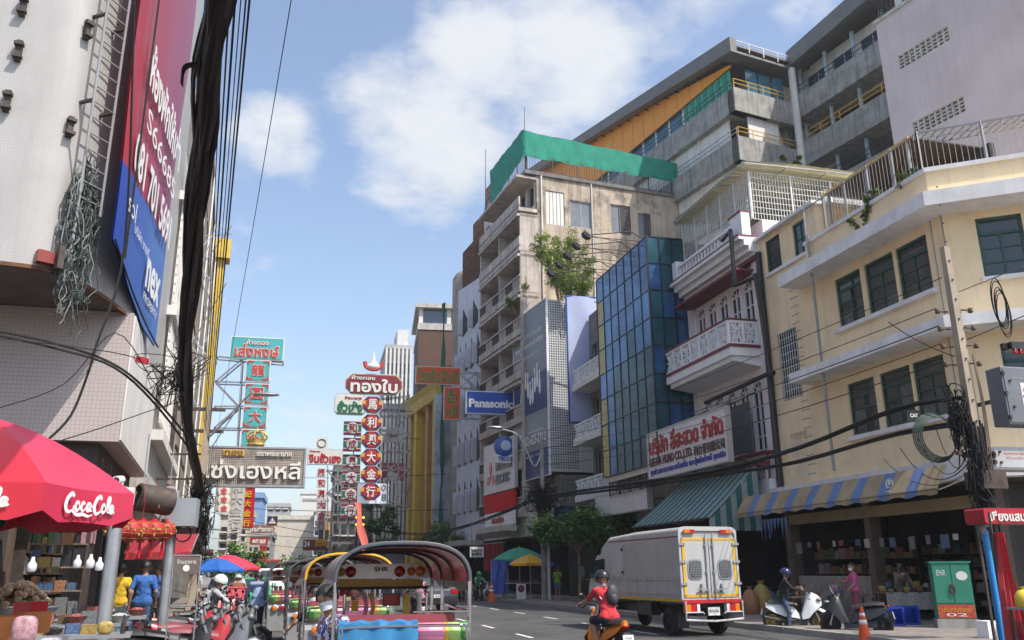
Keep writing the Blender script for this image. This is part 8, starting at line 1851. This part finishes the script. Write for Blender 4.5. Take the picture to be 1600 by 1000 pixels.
def script_logo(parent,c,U,W,w,m):
    """flowing script wordmark drawn with tapering strokes"""
    U,W,c = V(U).normalized(),V(W).normalized(),V(c);N = U.cross(W);b = B();k = w/6.2
    def st(pts,r=.125,tp=1.):
        q = catmull([c+U*((x-3.1)*k)+W*((y-.75)*k)+N*.008 for x,y in pts],5);n = len(q);b2 = len(b.v)
        rs = [r*k*(.45+.75*abs(sin(pi*(i/n*tp+.15)))) for i in range(n)];L,Rr = [],[]
        for i,p in enumerate(q):
            d = (q[min(i+1,n-1)]-q[max(i-1,0)]).normalized();s_ = N.cross(d).normalized();L.append(p+s_*rs[i]);Rr.append(p-s_*rs[i])
        b.sheet([Rr,L])
    st([(.95,1.45),(.7,1.75),(.2,1.3),(.05,.6),(.35,.15),(.9,.3),(1.1,.7)],.16);st([(1.75,.95),(1.45,1.05),(1.25,.6),(1.5,.3),(1.8,.6),(1.65,1.0)]);st([(2.45,.9),(2.2,1.05),(2.0,.6),(2.25,.3),(2.6,.6)]);st([(3.2,.95),(2.9,1.0),(2.72,.6),(2.95,.35),(3.25,.95),(3.2,.35),(3.45,.45)]);st([(3.4,.75),(3.7,.8)],.1)
    st([(4.6,1.45),(4.35,1.75),(3.85,1.3),(3.72,.6),(4.0,.15),(4.5,.35),(4.7,.7)],.16);st([(5.15,.95),(4.9,1.05),(4.72,.6),(4.95,.3),(5.25,.6),(5.1,1.0)]);st([(5.45,.5),(5.75,1.4),(5.65,1.75),(5.45,1.3),(5.5,.45),(5.8,.4)],.14);st([(6.3,.95),(6.05,1.0),(5.88,.6),(6.1,.35),(6.35,.95),(6.3,.35),(6.5,.5)])
    st([(.9,.3),(1.5,-.05),(2.3,.02),(3.0,-.12),(3.5,.05)],.13)
    return b.obj('script_logo',m,parent)
for k in (5,6,7):
    a0,a1 = rot0+2*pi*k/8,rot0+2*pi*(k+1)/8;am = (a0+a1)/2;rr = uR*cos(pi/8)*.985;script_logo(um,(rr*cos(am),rr*sin(am),uzr-.14-.13),(-sin(am),cos(am),0),(0,0,1),.50,M_wlet)
# green curtain tied to the umbrella's frame
t = thing('green_curtain','green tarpaulin curtain gathered at the left edge under the red umbrella','curtain',(-2.66,7.9,1.0));g = []
for i in range(15):
    v = i/14;z = 1.15-1.35*v+.05;w_ = .34*(1-.65*sin(pi*min(1,v*1.12))**2)+.1*v;g.append([(-.35+w_*(j/12)*1.3+.16*(1-v),.05*sin(j*1.9+v),z) for j in range(13)])
b = B();b.sheet(g);b.obj('cloth',mat('green_tarp',(.01,.17,.10),.6,var=.2),t,True,80);b = B();b.cyl((-.4,.1,-.95),(-.4,.1,1.25),.02);b.obj('pole',M_steel,t)
# round steel pole with a security camera
p1 = P(188,760,Y=13);t = thing('camera_pole','grey steel pole topped by a small security camera beside the red umbrella','pole',(p1.x,13,.14));h = p1.z-.14
b = B();b.cyl((0,0,0),(0,0,h),.095,n=14);b.obj('shaft',M_steel,t,True);b = B();b.cyl((-.02,-.22,h+.06),(-.02,.1,h+.1),.06,n=12);b.box(-.03,.03,-.02,.04,h-.02,h+.06);b.obj('camera_body',M_offw,t,True);b = B();b.cyl((-.02,-.23,h+.06),(-.02,-.215,h+.06),.045,n=12);b.obj('camera_lens',M_blackp,t)
b = B();b.box(.06,.2,-.1,.02,h-.25,h-.02);b.obj('junction_box',M_offw,t)
p1 = P(268,830,Y=17);t = thing('grey_control_box_pole','steel pole carrying a sloped grey control box on the left pavement','pole',(p1.x,17,.14));b = B();b.cyl((0,0,0),(0,0,3.0),.09,n=12);b.obj('shaft',M_steel,t,True)
b = B();b.prism([(-.25,2.35),(.42,2.35),(.42,2.85),(-.1,2.85)],-.25,.25);b.obj('control_box',mat('grey_control_box',(.28,.31,.33),.5),t);b = B();[b.tube([(.22+.14*cos(a*pi/8),-.1-.02*k,2.22+.14*sin(a*pi/8)) for a in range(16)],.014,5,closed=True) for k in range(3)];b.obj('cable_coil',M_cable,t,True)
p1 = P(212,765,Y=16.5);t = thing('exhaust_duct','short blackened metal exhaust duct hung under the building soffit','duct',P(240,783,Y=16.5));b = B();b.lathe([(.2,.0),(.24,.02),(.24,.62),(.2,.64),(.19,.1),(.0,.12)],18,(.3,.0,-.02),axis=(-.8,-.55,.1));b.obj('duct',M_steeld,t,True);b = B();[b.cyl((x,0,.2),(x,0,1.2),.01,n=4) for x in (-.2,.25)];b.obj('hanger',M_steel,t);rg = random.Random(6);b = B();[b.bar((-.3+.09*i,-.34,-.14),(-.26+.09*i+rg.uniform(-.05,.05),-.36,.14),.02) for i in range(6)];b.obj('rust_flakes',M_wood,t)
# red paper lanterns
M_lan = mat('red_lantern_paper',(.45,.03,.03),.5,var=.2,scale=6)
for i,(px,py,w_) in enumerate(((184,828,'leftmost'),(203,829,'second'),(221,829,'middle'),(239,829,'fourth'),(256,829,'rightmost'))):
    c = P(px,py,Y=15.2+.35*i);t = thing('paper_lantern',w_+' of the red and gold paper lanterns hanging over the left shopfront','lantern',c,0,'red paper lanterns');rg = random.Random(i)
    b = B();b.lathe([(.06,-.17),(.15,-.13),(.2,-.05),(.205,.03),(.17,.12),(.06,.17)],18);b.obj('globe',M_lan,t,True);b = B();[b.tube([(1.012*r_*cos(a*pi/9),1.012*r_*sin(a*pi/9),z) for a in range(18)],.004,4,closed=True) for r_,z in ((.15,-.13),(.2,-.05),(.205,.03),(.17,.12))];b.obj('hoops',M_gold,t)
    b = B()
    for k in range(16):a = rg.uniform(0,6.28);z = rg.uniform(-.08,.1);r_ = .208-.25*z*z*3;b.ell((r_*cos(a),r_*sin(a),z),(.02,.02,.026),6,4)
    b.obj('gold_motif',M_gold,t);b = B();b.lathe([(.06,.17),(.06,.2)],10);b.lathe([(.06,-.2),(.06,-.17)],10);b.cyl((0,0,.2),(0,0,.9),.004,n=4);b.lathe([(.006,-.2),(.02,-.22),(.03,-.45)],6);b.obj('tassel',M_red,t)
# generic stall: table with mixed goods, each item its own object
PAL = [mat('goods_'+n,srgb(h),.5,var=.45,scale=24,dirt=srgb(d),grime=.8) for n,h,d in (('white','#b8b4ac','#6a6a70'),('red','#8a3a34','#c9b8a0'),('yellow','#a8904c','#6b3a24'),('green','#4a6a40','#a0a078'),('blue','#3c5478','#9aa4ac'),('orange','#94603a','#d0c0a0'),('brown','#5a4434','#8a7a64'),('pink','#b08890','#7a4850'),('grey','#77787a','#3a3a3c'),('dark','#2b2a2c','#605c58'))]
def table(label,c,rz,w,d,h,m=None,cloth=None):
    t = thing('stall_table',label,'table',c,rz);b = B();b.box(-w/2,w/2,-d/2,d/2,h-.04,h);b.obj('table_top',m or M_steel,t)
    for x in (-w/2+.05,w/2-.05):
        for y in (-d/2+.05,d/2-.05):piece('leg',M_steeld,t,x-.02,x+.02,y-.02,y+.02,0,h-.04)
    if cloth:b = B();b.sheet([[(x,-d/2-.01-.02*sin(x*14),z) for x in [-w/2+w*i/20 for i in range(21)]] for z in (h,h-.25,h-.5)]);b.obj('table_cloth',cloth,t,True)
    return t
GI = {}
def good(kind,m,c,s,rz,where):
    if kind not in GI:
        b = B()
        if kind == 'carton':b.box(-.5,.5,-.5,.5,0,1);b.box(-.5,.5,-.03,.03,1,1.01)
        elif kind == 'bottle':b.lathe([(.3,0),(.32,.05),(.32,.6),(.14,.78),(.12,.95),(.15,.96),(.15,1.05)],10)
        elif kind == 'basin':b.lathe([(.32,0),(.5,.38),(.53,.4),(.47,.38),(.3,.04)],14);b.ell((0,0,.3),(.42,.42,.25),10,5)
        elif kind == 'packet':b.v = [];b.ell((0,0,.5),(.55,.22,.52),16,10);b.v = [(math.copysign(abs(x/.55)**.55*.52,x),y*(1+.25*sin(x*9+z*7)),.5+math.copysign(abs((z-.5)/.52)**.6*.5,z-.5)) for x,y,z in b.v]
        elif kind == 'sack':b.lathe([(.4,0),(.5,.2),(.48,.6),(.3,.85),(.1,.95),(.2,1.05)],12)
        GI[kind] = b
    b = B();b.v = list(GI[kind].v);b.f = list(GI[kind].f);b.m = list(GI[kind].m);b.v = [(x*s[0],y*s[1],z*s[2]) for x,y,z in b.v]
    o = b.obj(kind,m,None,kind in ('bottle','basin','sack','packet'));o.location = c;o.rotation_euler = (0,0,rz);return tag(o,where,kind,'goods on the stalls')
CN = {m.name:m.name.split('_')[1] for m in PAL}
_seen = {}
def scatter(place,c,rz,w,d,z,n,seed,kinds=('carton','packet','basin','carton','bottle'),s=.72):
    rg = random.Random(seed)
    for i in range(n):
        k = rg.choice(kinds);m = rg.choice(PAL);x,y = -w/2+w*(i+.5)/n,rg.uniform(-d/2,d/2)*.8;cc,ss = cos(rz),sin(rz);q = (c[0]+x*cc-y*ss,c[1]+x*ss+y*cc,z)
        sz = {'carton':(.28,.22,.2),'bottle':(.11,.11,.26),'packet':(.26,.2,.24),'basin':(.36,.36,.3),'sack':(.5,.5,.75)}[k];f_ = rg.uniform(.75,1.2)*s
        base = f'{CN[m.name]} {k} {place}';_seen[base] = _seen.get(base,0)+1;o_ = ('','second ','third ','fourth ','fifth ')[min(4,_seen[base]-1)]
        good(k,m,q,tuple(v*f_ for v in sz),rg.uniform(-.4,.4)+rz,(o_+base+(' from the near end' if o_ else '')))
# left stall rows
for i,(px,Y,w_,h_,lab,n) in enumerate(((20,9.2,1.6,.78,'cluttered steel stall table under the red umbrella',8),(95,12.2,1.8,.8,'stall table with display boxes by the camera pole',9),(70,15.8,3.2,.85,'long counter along the left shopfront',10))):
    p = P(px,900,Y=Y);table(lab,(p.x,Y,.14),R(8),w_,.7,h_);scatter(('on the table under the red umbrella','on the table by the camera pole','on the shopfront counter')[i],(p.x,Y),R(8),w_,.6,.14+h_,n,40+i)
p = P(140,925,Y=14.5);table('small table with bowls of food beside the man in yellow',(p.x,14.5,.14),R(4),1.2,.6,.82);scatter('on the small food table',(p.x,14.5),R(4),1.1,.4,.96,6,47,('basin','bottle','carton'),.8)
# foreground goods close to the camera
for i,(px,py,Y,k,m_,s_,lab) in enumerate(((15,985,7.2,'carton',paint('orange_card','#b06a35',.7,var=.2),(.26,.24,.2),'orange cardboard carton in the lower left corner'),(38,985,7.0,'packet',PAL[7],(.16,.16,.2),'pink printed paper packet leaning in the lower left corner'),(52,968,7.8,'carton',paint('orange_card','#b06a35',.7),(.2,.18,.16),'second orange carton behind the pink packet'),(78,996,6.8,'packet',mat('clear_plastic_pack',(.36,.33,.36),.2,var=.5,scale=18),(.17,.16,.1),'clear plastic food pack beside the pink packet'),(48,948,8.0,'carton',M_red,(.2,.16,.14),'small red radio box on the stall'))):
    c = P(px,py,Y=Y);good(k,m_,(c.x,c.y,c.z-.1),s_,.3*i,lab)
c = P(28,925,Y=8.6);t = thing('fruit_heap','round heap of pale dried fruit on a tray under the red umbrella','fruit',(c.x,c.y,c.z-.16));b = B();rg = random.Random(3)
for i in range(130):a = rg.uniform(0,6.28);q = math.sqrt(rg.random());b.ell((.27*q*cos(a),.27*q*sin(a),.02+.2*(1-q*q)+rg.uniform(0,.02)),(.035,.035,.03),6,4)
tag(b.obj('fruit',mat('pale_fruit',(.42,.30,.18),.7,var=.6,scale=22),t,True),kind='stuff');b = B();b.lathe([(.26,-.06),(.33,.0),(.34,.03),(.3,.02)],18);b.obj('tray',M_steel,t,True)
for i,(px,py) in enumerate(((50,885),(141,880),(155,884),(121,880))):
    c = P(px,py,Y=10.5+.5*i);t = thing('hanging_bulb',('leftmost','third','rightmost','second')[i]+' white plastic lamp hanging over the left stall counter','lamp',c,0,'white stall lamps');b = B();b.lathe([(.0,-.06),(.034,-.056),(.045,-.04),(.048,.0),(.045,.025),(.022,.055),(.016,.1)],16);b.obj('bulb',mat('white_plastic_lamp',(.7,.7,.72),.3),t,True);b = B();b.cyl((0,0,.12),(0,0,1.2),.005,n=4);b.obj('flex',M_cable,t)
# shop interior on the left: shelves and hung goods, one unit per bay
def shelves(label,c,rz,w,h,n,seed):
    t = thing('goods_shelf',label,'shelf',c,rz);rg = random.Random(seed)
    for x in (-w/2,0,w/2):piece('upright',M_steeld,t,x-.03,x+.03,0,.4,0,h)
    for k in range(n):
        z = .3+(h-.5)*k/n;piece('board',M_wood,t,-w/2,w/2,0,.4,z-.03,z);x = -w/2+.05
        while x < w/2-.15:ww = rg.uniform(.08,.3);hh = rg.uniform(.12,(h-.5)/n*.8);piece('boxed_item',rg.choice(PAL),t,x,x+ww*.9,.03,.3,z,z+hh);x += ww
    return t
shelves('crowded goods shelf in the shade behind the left counter',(-6.1,19.6,.14),R(0),3.2,2.8,5,1);shelves('goods shelf deeper under the mosaic building',(-9.3,19.4,.14),R(0),2.8,2.8,5,2);shelves('side shelf of goods behind the men walking',(-5.55,20.8,.14),R(90),3.0,2.6,5,3)
# poster frame stand on the pavement
p = P(290,900,Y=14.6);t = thing('sign_stand','thin steel stand with a brown printed board before the parked motorbikes','sign',(p.x,14.6,.14));zt = P(290,868,Y=14.6).z-.14
b = B();[b.cyl((x,0,0),(x,0,zt),.012,n=6) for x in (-.2,.2)];[b.cyl((-.2,0,z),(.2,0,z),.012,n=6) for z in (zt,zt-.75)];b.obj('frame',M_steel,t);b = B();b.box(-.19,.19,-.01,.012,zt-.27,zt-.02);o = b.obj('board',mat('grey_brown_print',(.16,.12,.10),.6),t);letters('ร้านอาหาร',M_wlet,o,(0,-.012,zt-.09),w=.28,h=.07,depth=.004);b = B();b.lathe([(.05,0),(.05,.004),(0,.005)],14,(0,-.012,zt-.19),axis=(0,-1,0));b.obj('roundel',M_wlet,o)
UBL = paint('umbrella_blue','#1f5aa8',.6);URD = paint('umbrella_red','#c23048',.6)
p = P(338,890,Y=39);umbrella('blue umbrella over the far left pavement',(p.x,39),1.15,1.82,2.3,[UBL],8,.2,.1);p = P(345,890,Y=42);umbrella('red umbrella behind the blue one',(p.x+.2,42.5),1.5,1.9,2.5,[URD],8,.1,.1)
p = P(262,870,Y=24);t = thing('red_shop_awning','small bright red canvas awning under the paper lanterns','awning',(p.x-.6,24,2.2));b = B();b.sheet([[(x,-1.2*v,.45-.5*v-.03*sin(x*9)*v) for x in [1.5*i/16-.2 for i in range(17)]] for v in (0,.33,.66,1)]+[[(x,-1.2,-.2) for x in [1.5*i/16-.2 for i in range(17)]]]);b.obj('canvas',mat('dull_red_canvas',(.30,.02,.03),.7),t,True);b = B();[b.bar((x,0,.45),(x,-1.2,-.05),.03) for x in (-.2,.5,1.3)];b.obj('frame',M_steel,t)
t = thing('red_streamer','long reddish cloth streamer hanging from a wire beyond the nearest tuk-tuk','streamer',P(556,785,Y=19));q = P(567,865,Y=19)-V(t.location);b = B()
for k in range(3):b.sheet([[V((q.x*u+.02*k+.03*sin(u*9+k)-.03,.02*k,q.z*u)),V((q.x*u+.05+.02*k+.04*u+.03*sin(u*8+k),.03,q.z*u))] for u in [i/12 for i in range(13)]])
b.obj('ribbon',mat('salmon_cloth',(.55,.12,.09),.7),t,True)
# -------- right-hand pavement
GC = mat('cabinet_green',(.03,.22,.14),.5,var=.12,streak=.15,dirt=(.02,.12,.08))
p = P(1484,900,Y=20.4);t = thing('utility_cabinet','green steel utility cabinet on a concrete plinth with torn red poster','cabinet',(p.x,20.4,.14),R(-28));b = B();b.box(-.5,.5,-.25,.3,0,.22);b.obj('plinth',M_conc,t);b = B();b.box(-.46,.46,-.2,.25,.22,1.62);b.obj('case',GC,t);b = B();b.box(-.5,.5,-.24,.29,1.62,1.67);b.obj('lid',GC,t)
for x0,x1 in ((-.45,-.02),(.0,.45)):b = B();b.box(x0,x1,-.225,-.2,.62,1.6);b.obj('door',GC,t)
b = B();b.box(-.44,.44,-.215,-.2,.25,.58);po = b.obj('poster',mat('torn_red_poster',(.50,.07,.04),.7,var=.5,scale=14),t);letters('ประกาศขาย',M_ylw,po,(0,-.215,.46),w=.7,h=.12,depth=.004);letters('โทร 02',M_wlet,po,(0,-.215,.33),w=.5,h=.08,depth=.004);letters('ENR',M_wt,t,(-.25,-.226,1.38),w=.22,h=.14,depth=.004)
b = B();b.lathe([(.1,0),(.12,.004)],9,(.24,-.226,1.3),axis=(0,-1,0),sx=1.2);b.obj('sticker',M_wt,t);b = B();[b.tube([(-.03+.06*cos(a*pi/6),-.25,1.0+.1*sin(a*pi/6)-.03*k) for a in range(12)],.012,5,closed=True) for k in range(3)];b.obj('lock_chain',M_steeld,t)
def cone(label,c,s=1.):
    t = thing('traffic_cone',label,'cone',c);b = B();b.box(-.2*s,.2*s,-.2*s,.2*s,0,.03);b.lathe([(.15*s,.03),(.035*s,.78*s),(.0,.8*s)],16);b.obj('body',paint('cone_orange','#d9541e',.5),t,True);b = B();b.lathe([(.094*s,.4*s),(.078*s,.5*s)],16);b.lathe([(.066*s,.58*s),(.055*s,.65*s)],16);b.v = [(x*1.04,y*1.04,z) for x,y,z in b.v];b.obj('white_band',M_wlet,t,True)
p = P(1340,900,Y=18.6);cone('orange traffic cone standing beside the black scooter',(p.x,18.6,0));p = P(768,900,Y=50.8);cone('red-orange cone beside the blue tarp stall',(p.x,50.8,0),1.3)
p = P(1385,900,Y=21.6);BC = paint('blue_plastic_crate','#1c3fa0',.45)
for i in range(2):t = thing('plastic_crate',('left','right')[i]+' one of the two blue plastic crates beside the green cabinet','crate',(p.x+.1+.55*i,21.7+.1*i,.14),R(-10),'blue plastic crates');b = B();[b.box(*q) for q in ((-.26,.26,-.18,-.16,.0,.06),(-.26,.26,-.18,-.16,.44,.5),(-.26,-.2,-.18,-.16,.06,.44),(.2,.26,-.18,-.16,.06,.44),(-.26,.26,.16,.18,0,.5),(-.26,-.24,-.16,.16,0,.5),(.24,.26,-.16,.16,0,.5),(-.24,.24,-.16,.16,.0,.02))];b.obj('shell',BC,t)
for i,(px,Y,w_,h_,lab,pl,n,cl_) in enumerate(((1290,24.6,2.6,.7,'low market table with bundles of cloth behind the scooters','on the cloth table',9,None),(1430,24.0,2.4,.8,'market table heaped with packets before the stall keeper','on the stall keeper table',10,PAL[0]))):
    p = P(px,900,Y=Y);table(lab,(p.x,Y,.14),R(-10),w_,.8,h_,M_wood,cl_);scatter(pl,(p.x,Y),R(-10),w_,.6,.14+h_,n,60+i,('packet','carton','basin','packet'));scatter(pl+' in the back row',(p.x,Y+.25),R(-10),w_,.2,.26+h_,n-2,70+i,('packet','bottle'))
p = P(1195,900,Y=29);scatter('in the shade of the striped awning',(p.x,29),R(20),2.2,.5,.14,4,81,('sack',),1.3)
p = P(1350,900,Y=27.5);shelves('dark market shelf at the back of the cream shophouse',(p.x+.6,28.4,.14),R(-60),4,2.6,4,7);p = P(1450,900,Y=25);shelves('shelf of boxed goods behind the stall keeper',(p.x+2.2,25.6,.14),R(-70),3.6,2.6,5,8)
# hung clothes and papers on a line across the open shopfront
fr = FA.sub(5.6,.5);t = fr.thing('hanging_line','line of papers and cloths hung across the open shopfront under the tan awning','line');rg = random.Random(15);b = B();b.tube(sag((0,0,2.65),(8.5,0,2.6),.12,10),.008,4);b.obj('cord',M_cable,t)
for i in range(13):x = .2+i*.64+rg.uniform(-.15,.15);hh = rg.uniform(.15,.4);piece('hung_sheet',rg.choice((PAL[0],PAL[4],PAL[8],PAL[6],PAL[1])),t,x,x+rg.uniform(.12,.3),-.01,.01,2.54-hh,2.55,(0,0,rg.uniform(-.2,.2)))
# corner stall at the right edge: pipe, red tarp, yellow bag, buckets
p = P(1550,900,Y=13.9);t = thing('blue_downpipe','bright blue plastic downpipe behind the hanging red tarp','pipe',(p.x,13.9,.14));b = B();b.cyl((0,0,0),(0,0,2.15),.06,n=12);b.obj('pipe',paint('sky_blue_pipe','#2f8fd0',.4),t,True);b = B();b.tube(catmull([(0,0,2.1),(0,.05,2.25),(.2,.1,2.3)]),.065,10);b.obj('elbow',M_fg,t,True)
p = P(1572,900,Y=13.3);t = thing('red_tarp','red tarpaulin hanging in folds below the red shop fascia','tarp',(p.x,13.3,.2));b = B();b.sheet([[(-.08-.2*v+(.18+.3*v)*j/14+.08*v*v,.05*sin(j*1.5+v*2),2.05-1.95*v) for j in range(15)] for v in [i/14 for i in range(15)]]);b.obj('cloth',mat('red_tarpaulin',(.42,.03,.04),.5,var=.2),t,True,80)
b = B();b.cyl((-.1,.05,0),(-.1,.05,2.4),.02);b.obj('post',M_steeld,t)
c = P(1590,930,Y=12.9);table('small stall table at the right edge under the yellow bag',(c.x+.3,12.9,.14),0,.7,.5,.85);good('sack',paint('yellow_plastic_bag','#d8bd3a',.35),(c.x+.08,12.85,.99),(.34,.3,.32),.3,'yellow plastic bag on the table at the right edge')
for i,px in enumerate((1530,1560)):c = P(px,900,Y=17.3-.2*i);good('carton',M_white,(c.x+.5*0,17.3-.2*i,.14),(.34,.3,.36),.2,('white foam box','second white foam box')[i]+' on the ground below the red tarp')
# pawn-shop stall: two umbrellas, blue tarp, table, no-parking board, red curtain
p = P(812,900,Y=52);umbrella('green umbrella over the roadside stall before the pawn shop',(p.x,52),1.75,2.35,3.05,[paint('umbrella_green','#2f8a6a',.6)],8,.2,.15);p = P(828,900,Y=50.5);umbrella('yellow and blue umbrella in front of the green one',(p.x,50.4),1.45,2.1,2.6,[M_ylw,M_ylw,UBL,UBL],8,.4,.15)
p = P(781,900,Y=51);t = thing('blue_tarp','crumpled blue tarpaulin hung beside the roadside stall','tarp',(p.x,51,.14));b = B();b.sheet([[(-.5+j/12+.04*sin(v*9),.12*sin(j*1.1+v*3),2.15-1.9*v) for j in range(13)] for v in [i/10 for i in range(11)]]);b.obj('cloth',mat('blue_tarpaulin',(.05,.10,.38),.5,var=.2),t,True,70);b = B();[b.cyl((x,.1,0),(x,.1,2.2),.02) for x in (-.5,.5)];b.obj('post',M_steel,t)
p = P(815,900,Y=51.3);table('roadside stall table under the green umbrella',(p.x,51.3,.14),0,2.2,.8,.85);scatter('on the roadside stall',(p.x,51.3),0,2.,.6,.99,8,90)
p = P(814,900,Y=49.3);t = thing('no_parking_board','white board with blue and red no-parking roundel standing at the kerb','sign',(p.x,49.3,.0));b = B();b.box(-.27,.27,-.02,.02,.12,.95);b.obj('board',M_wt,t);b = B();b.lathe([(.21,0),(.21,.01)],22,(0,-.02,.7),axis=(0,-1,0));ro = b.obj('red_ring',M_lred,t);b = B();b.lathe([(.165,0),(.165,.012)],22,(0,-.021,.7),axis=(0,-1,0));b.obj('blue_disc',M_nvy,t);b = B();b.bar((-.13,-.036,.83),(.13,-.036,.57),.01,.045);b.obj('red_slash',M_lred,t);[letters(s_,M_blackp,t,(0,-.022,z),w=.4,h=.07,depth=.005) for s_,z in (('ห้ามจอดรถ',.4),('หน้าร้าน',.27))];b = B();[b.bar((x,.02,.0),(x,.02,.2),.03) for x in (-.2,.2)];b.obj('foot',M_steel,t)
s_,z_ = FB.at(775,855,.6);t = FB.sub(18.,.7).thing('red_curtain','dark red cloth curtain across the shaded shop under the dealer sign','curtain');b = B();b.sheet([[(x,.05*sin(x*6),z) for x in [4.5*i/30 for i in range(31)]] for z in (1.7,2.7,3.7)]);b.obj('cloth',mat('dark_red_cloth',(.25,.01,.012),.8),t,True,80);b = B();b.cyl((-.1,0,3.7),(4.6,0,3.7),.03);b.obj('rail',M_steel,t)
# traffic signals far away
t = thing('traffic_signal','distant traffic signal showing green at the end of the street','traffic light',P(466,925,Y=130));b = B();b.box(-.2,.2,-.1,.1,0.9,1.9);b.cyl((0,0,-3),(0,0,.9),.08);b.obj('housing',M_blackp,t);b = B();b.ell((0,-.12,1.1),(.2,.06,.2),10,6);b.obj('lamp',mat('green_signal',(.05,.9,.5),.4,emit=2.),t)
t = thing('warning_lamps','board of four amber warning lamps below the maroon and green sign column','lamp',P(562,823,Y=64));b = B();b.box(-.35,.35,0,.06,0,.8);b.bar((0,.05,-2),(0,.05,0),.06);b.obj('board',M_nvy,t);[B().ell((x,-.02,z),(.09,.04,.09),8,5).obj('amber_lamp',mat('amber_glow',(1.,.55,.05),.4,emit=1.5),t) for x in (-.24,.24) for z in (.15,.65)]

# pieces that were modelled together but are separate bits become parts of their own
def explode(o,most=40):
    me = o.data;n = len(me.vertices);par = list(range(n))
    def fd(a):
        while par[a] != a:par[a] = par[par[a]];a = par[a]
        return a
    for p in me.polygons:
        v = p.vertices;a = fd(v[0])
        for q in v[1:]:par[fd(q)] = a
    isl = {}
    for p in me.polygons:isl.setdefault(fd(p.vertices[0]),[]).append(p)
    if not 1 < len(isl) <= most:return
    for ps in isl.values():
        ids = {};vs = [];fs = []
        for p in ps:fs.append([ids.setdefault(i,len(ids)) for i in p.vertices])
        vs = [None]*len(ids)
        for i,k in ids.items():vs[k] = tuple(me.vertices[i].co)
        m2 = bpy.data.meshes.new(o.name);m2.from_pydata(vs,[],fs)
        for m_ in me.materials:m2.materials.append(m_)
        m2.polygons.foreach_set('use_smooth',[p.use_smooth for p in ps])
        c = bpy.data.objects.new(o.name.split('.')[0],m2);col.objects.link(c);c.parent = o.parent;c.matrix_local = o.matrix_local.copy()
    bpy.data.objects.remove(o)
SEP = {'drain_pipe','bracket','loose_tape','windscreen_frame','roof_struts','aerials','cross_arm','hanger','insulator','hinge','support','meter_boxes','shutter','maroon_rule','green_band','corner_fret','roof_rail','walking_figures','post','white_band','foot','rust_flakes','canopy_frame','conduit'}
for o in [o for o in bpy.data.objects if o.type == 'MESH' and o.name.split('.')[0] in SEP and not o.children]:explode(o)
# ------------------------------------------------------------------ thin city haze filling the air
hz = bpy.data.materials.new('city_haze');hz.use_nodes = True;hn = hz.node_tree.nodes;hn.remove(hn['Principled BSDF'])
pv = hn.new('ShaderNodeVolumePrincipled');pv.inputs['Color'].default_value = (.85,.89,.95,1);pv.inputs['Density'].default_value = .00042;pv.inputs['Anisotropy'].default_value = .2
hz.node_tree.links.new(pv.outputs[0],hn['Material Output'].inputs['Volume'])
tag(B().box(-920,920,-620,1520,-2.2,52).obj('haze',hz),kind='stuff')
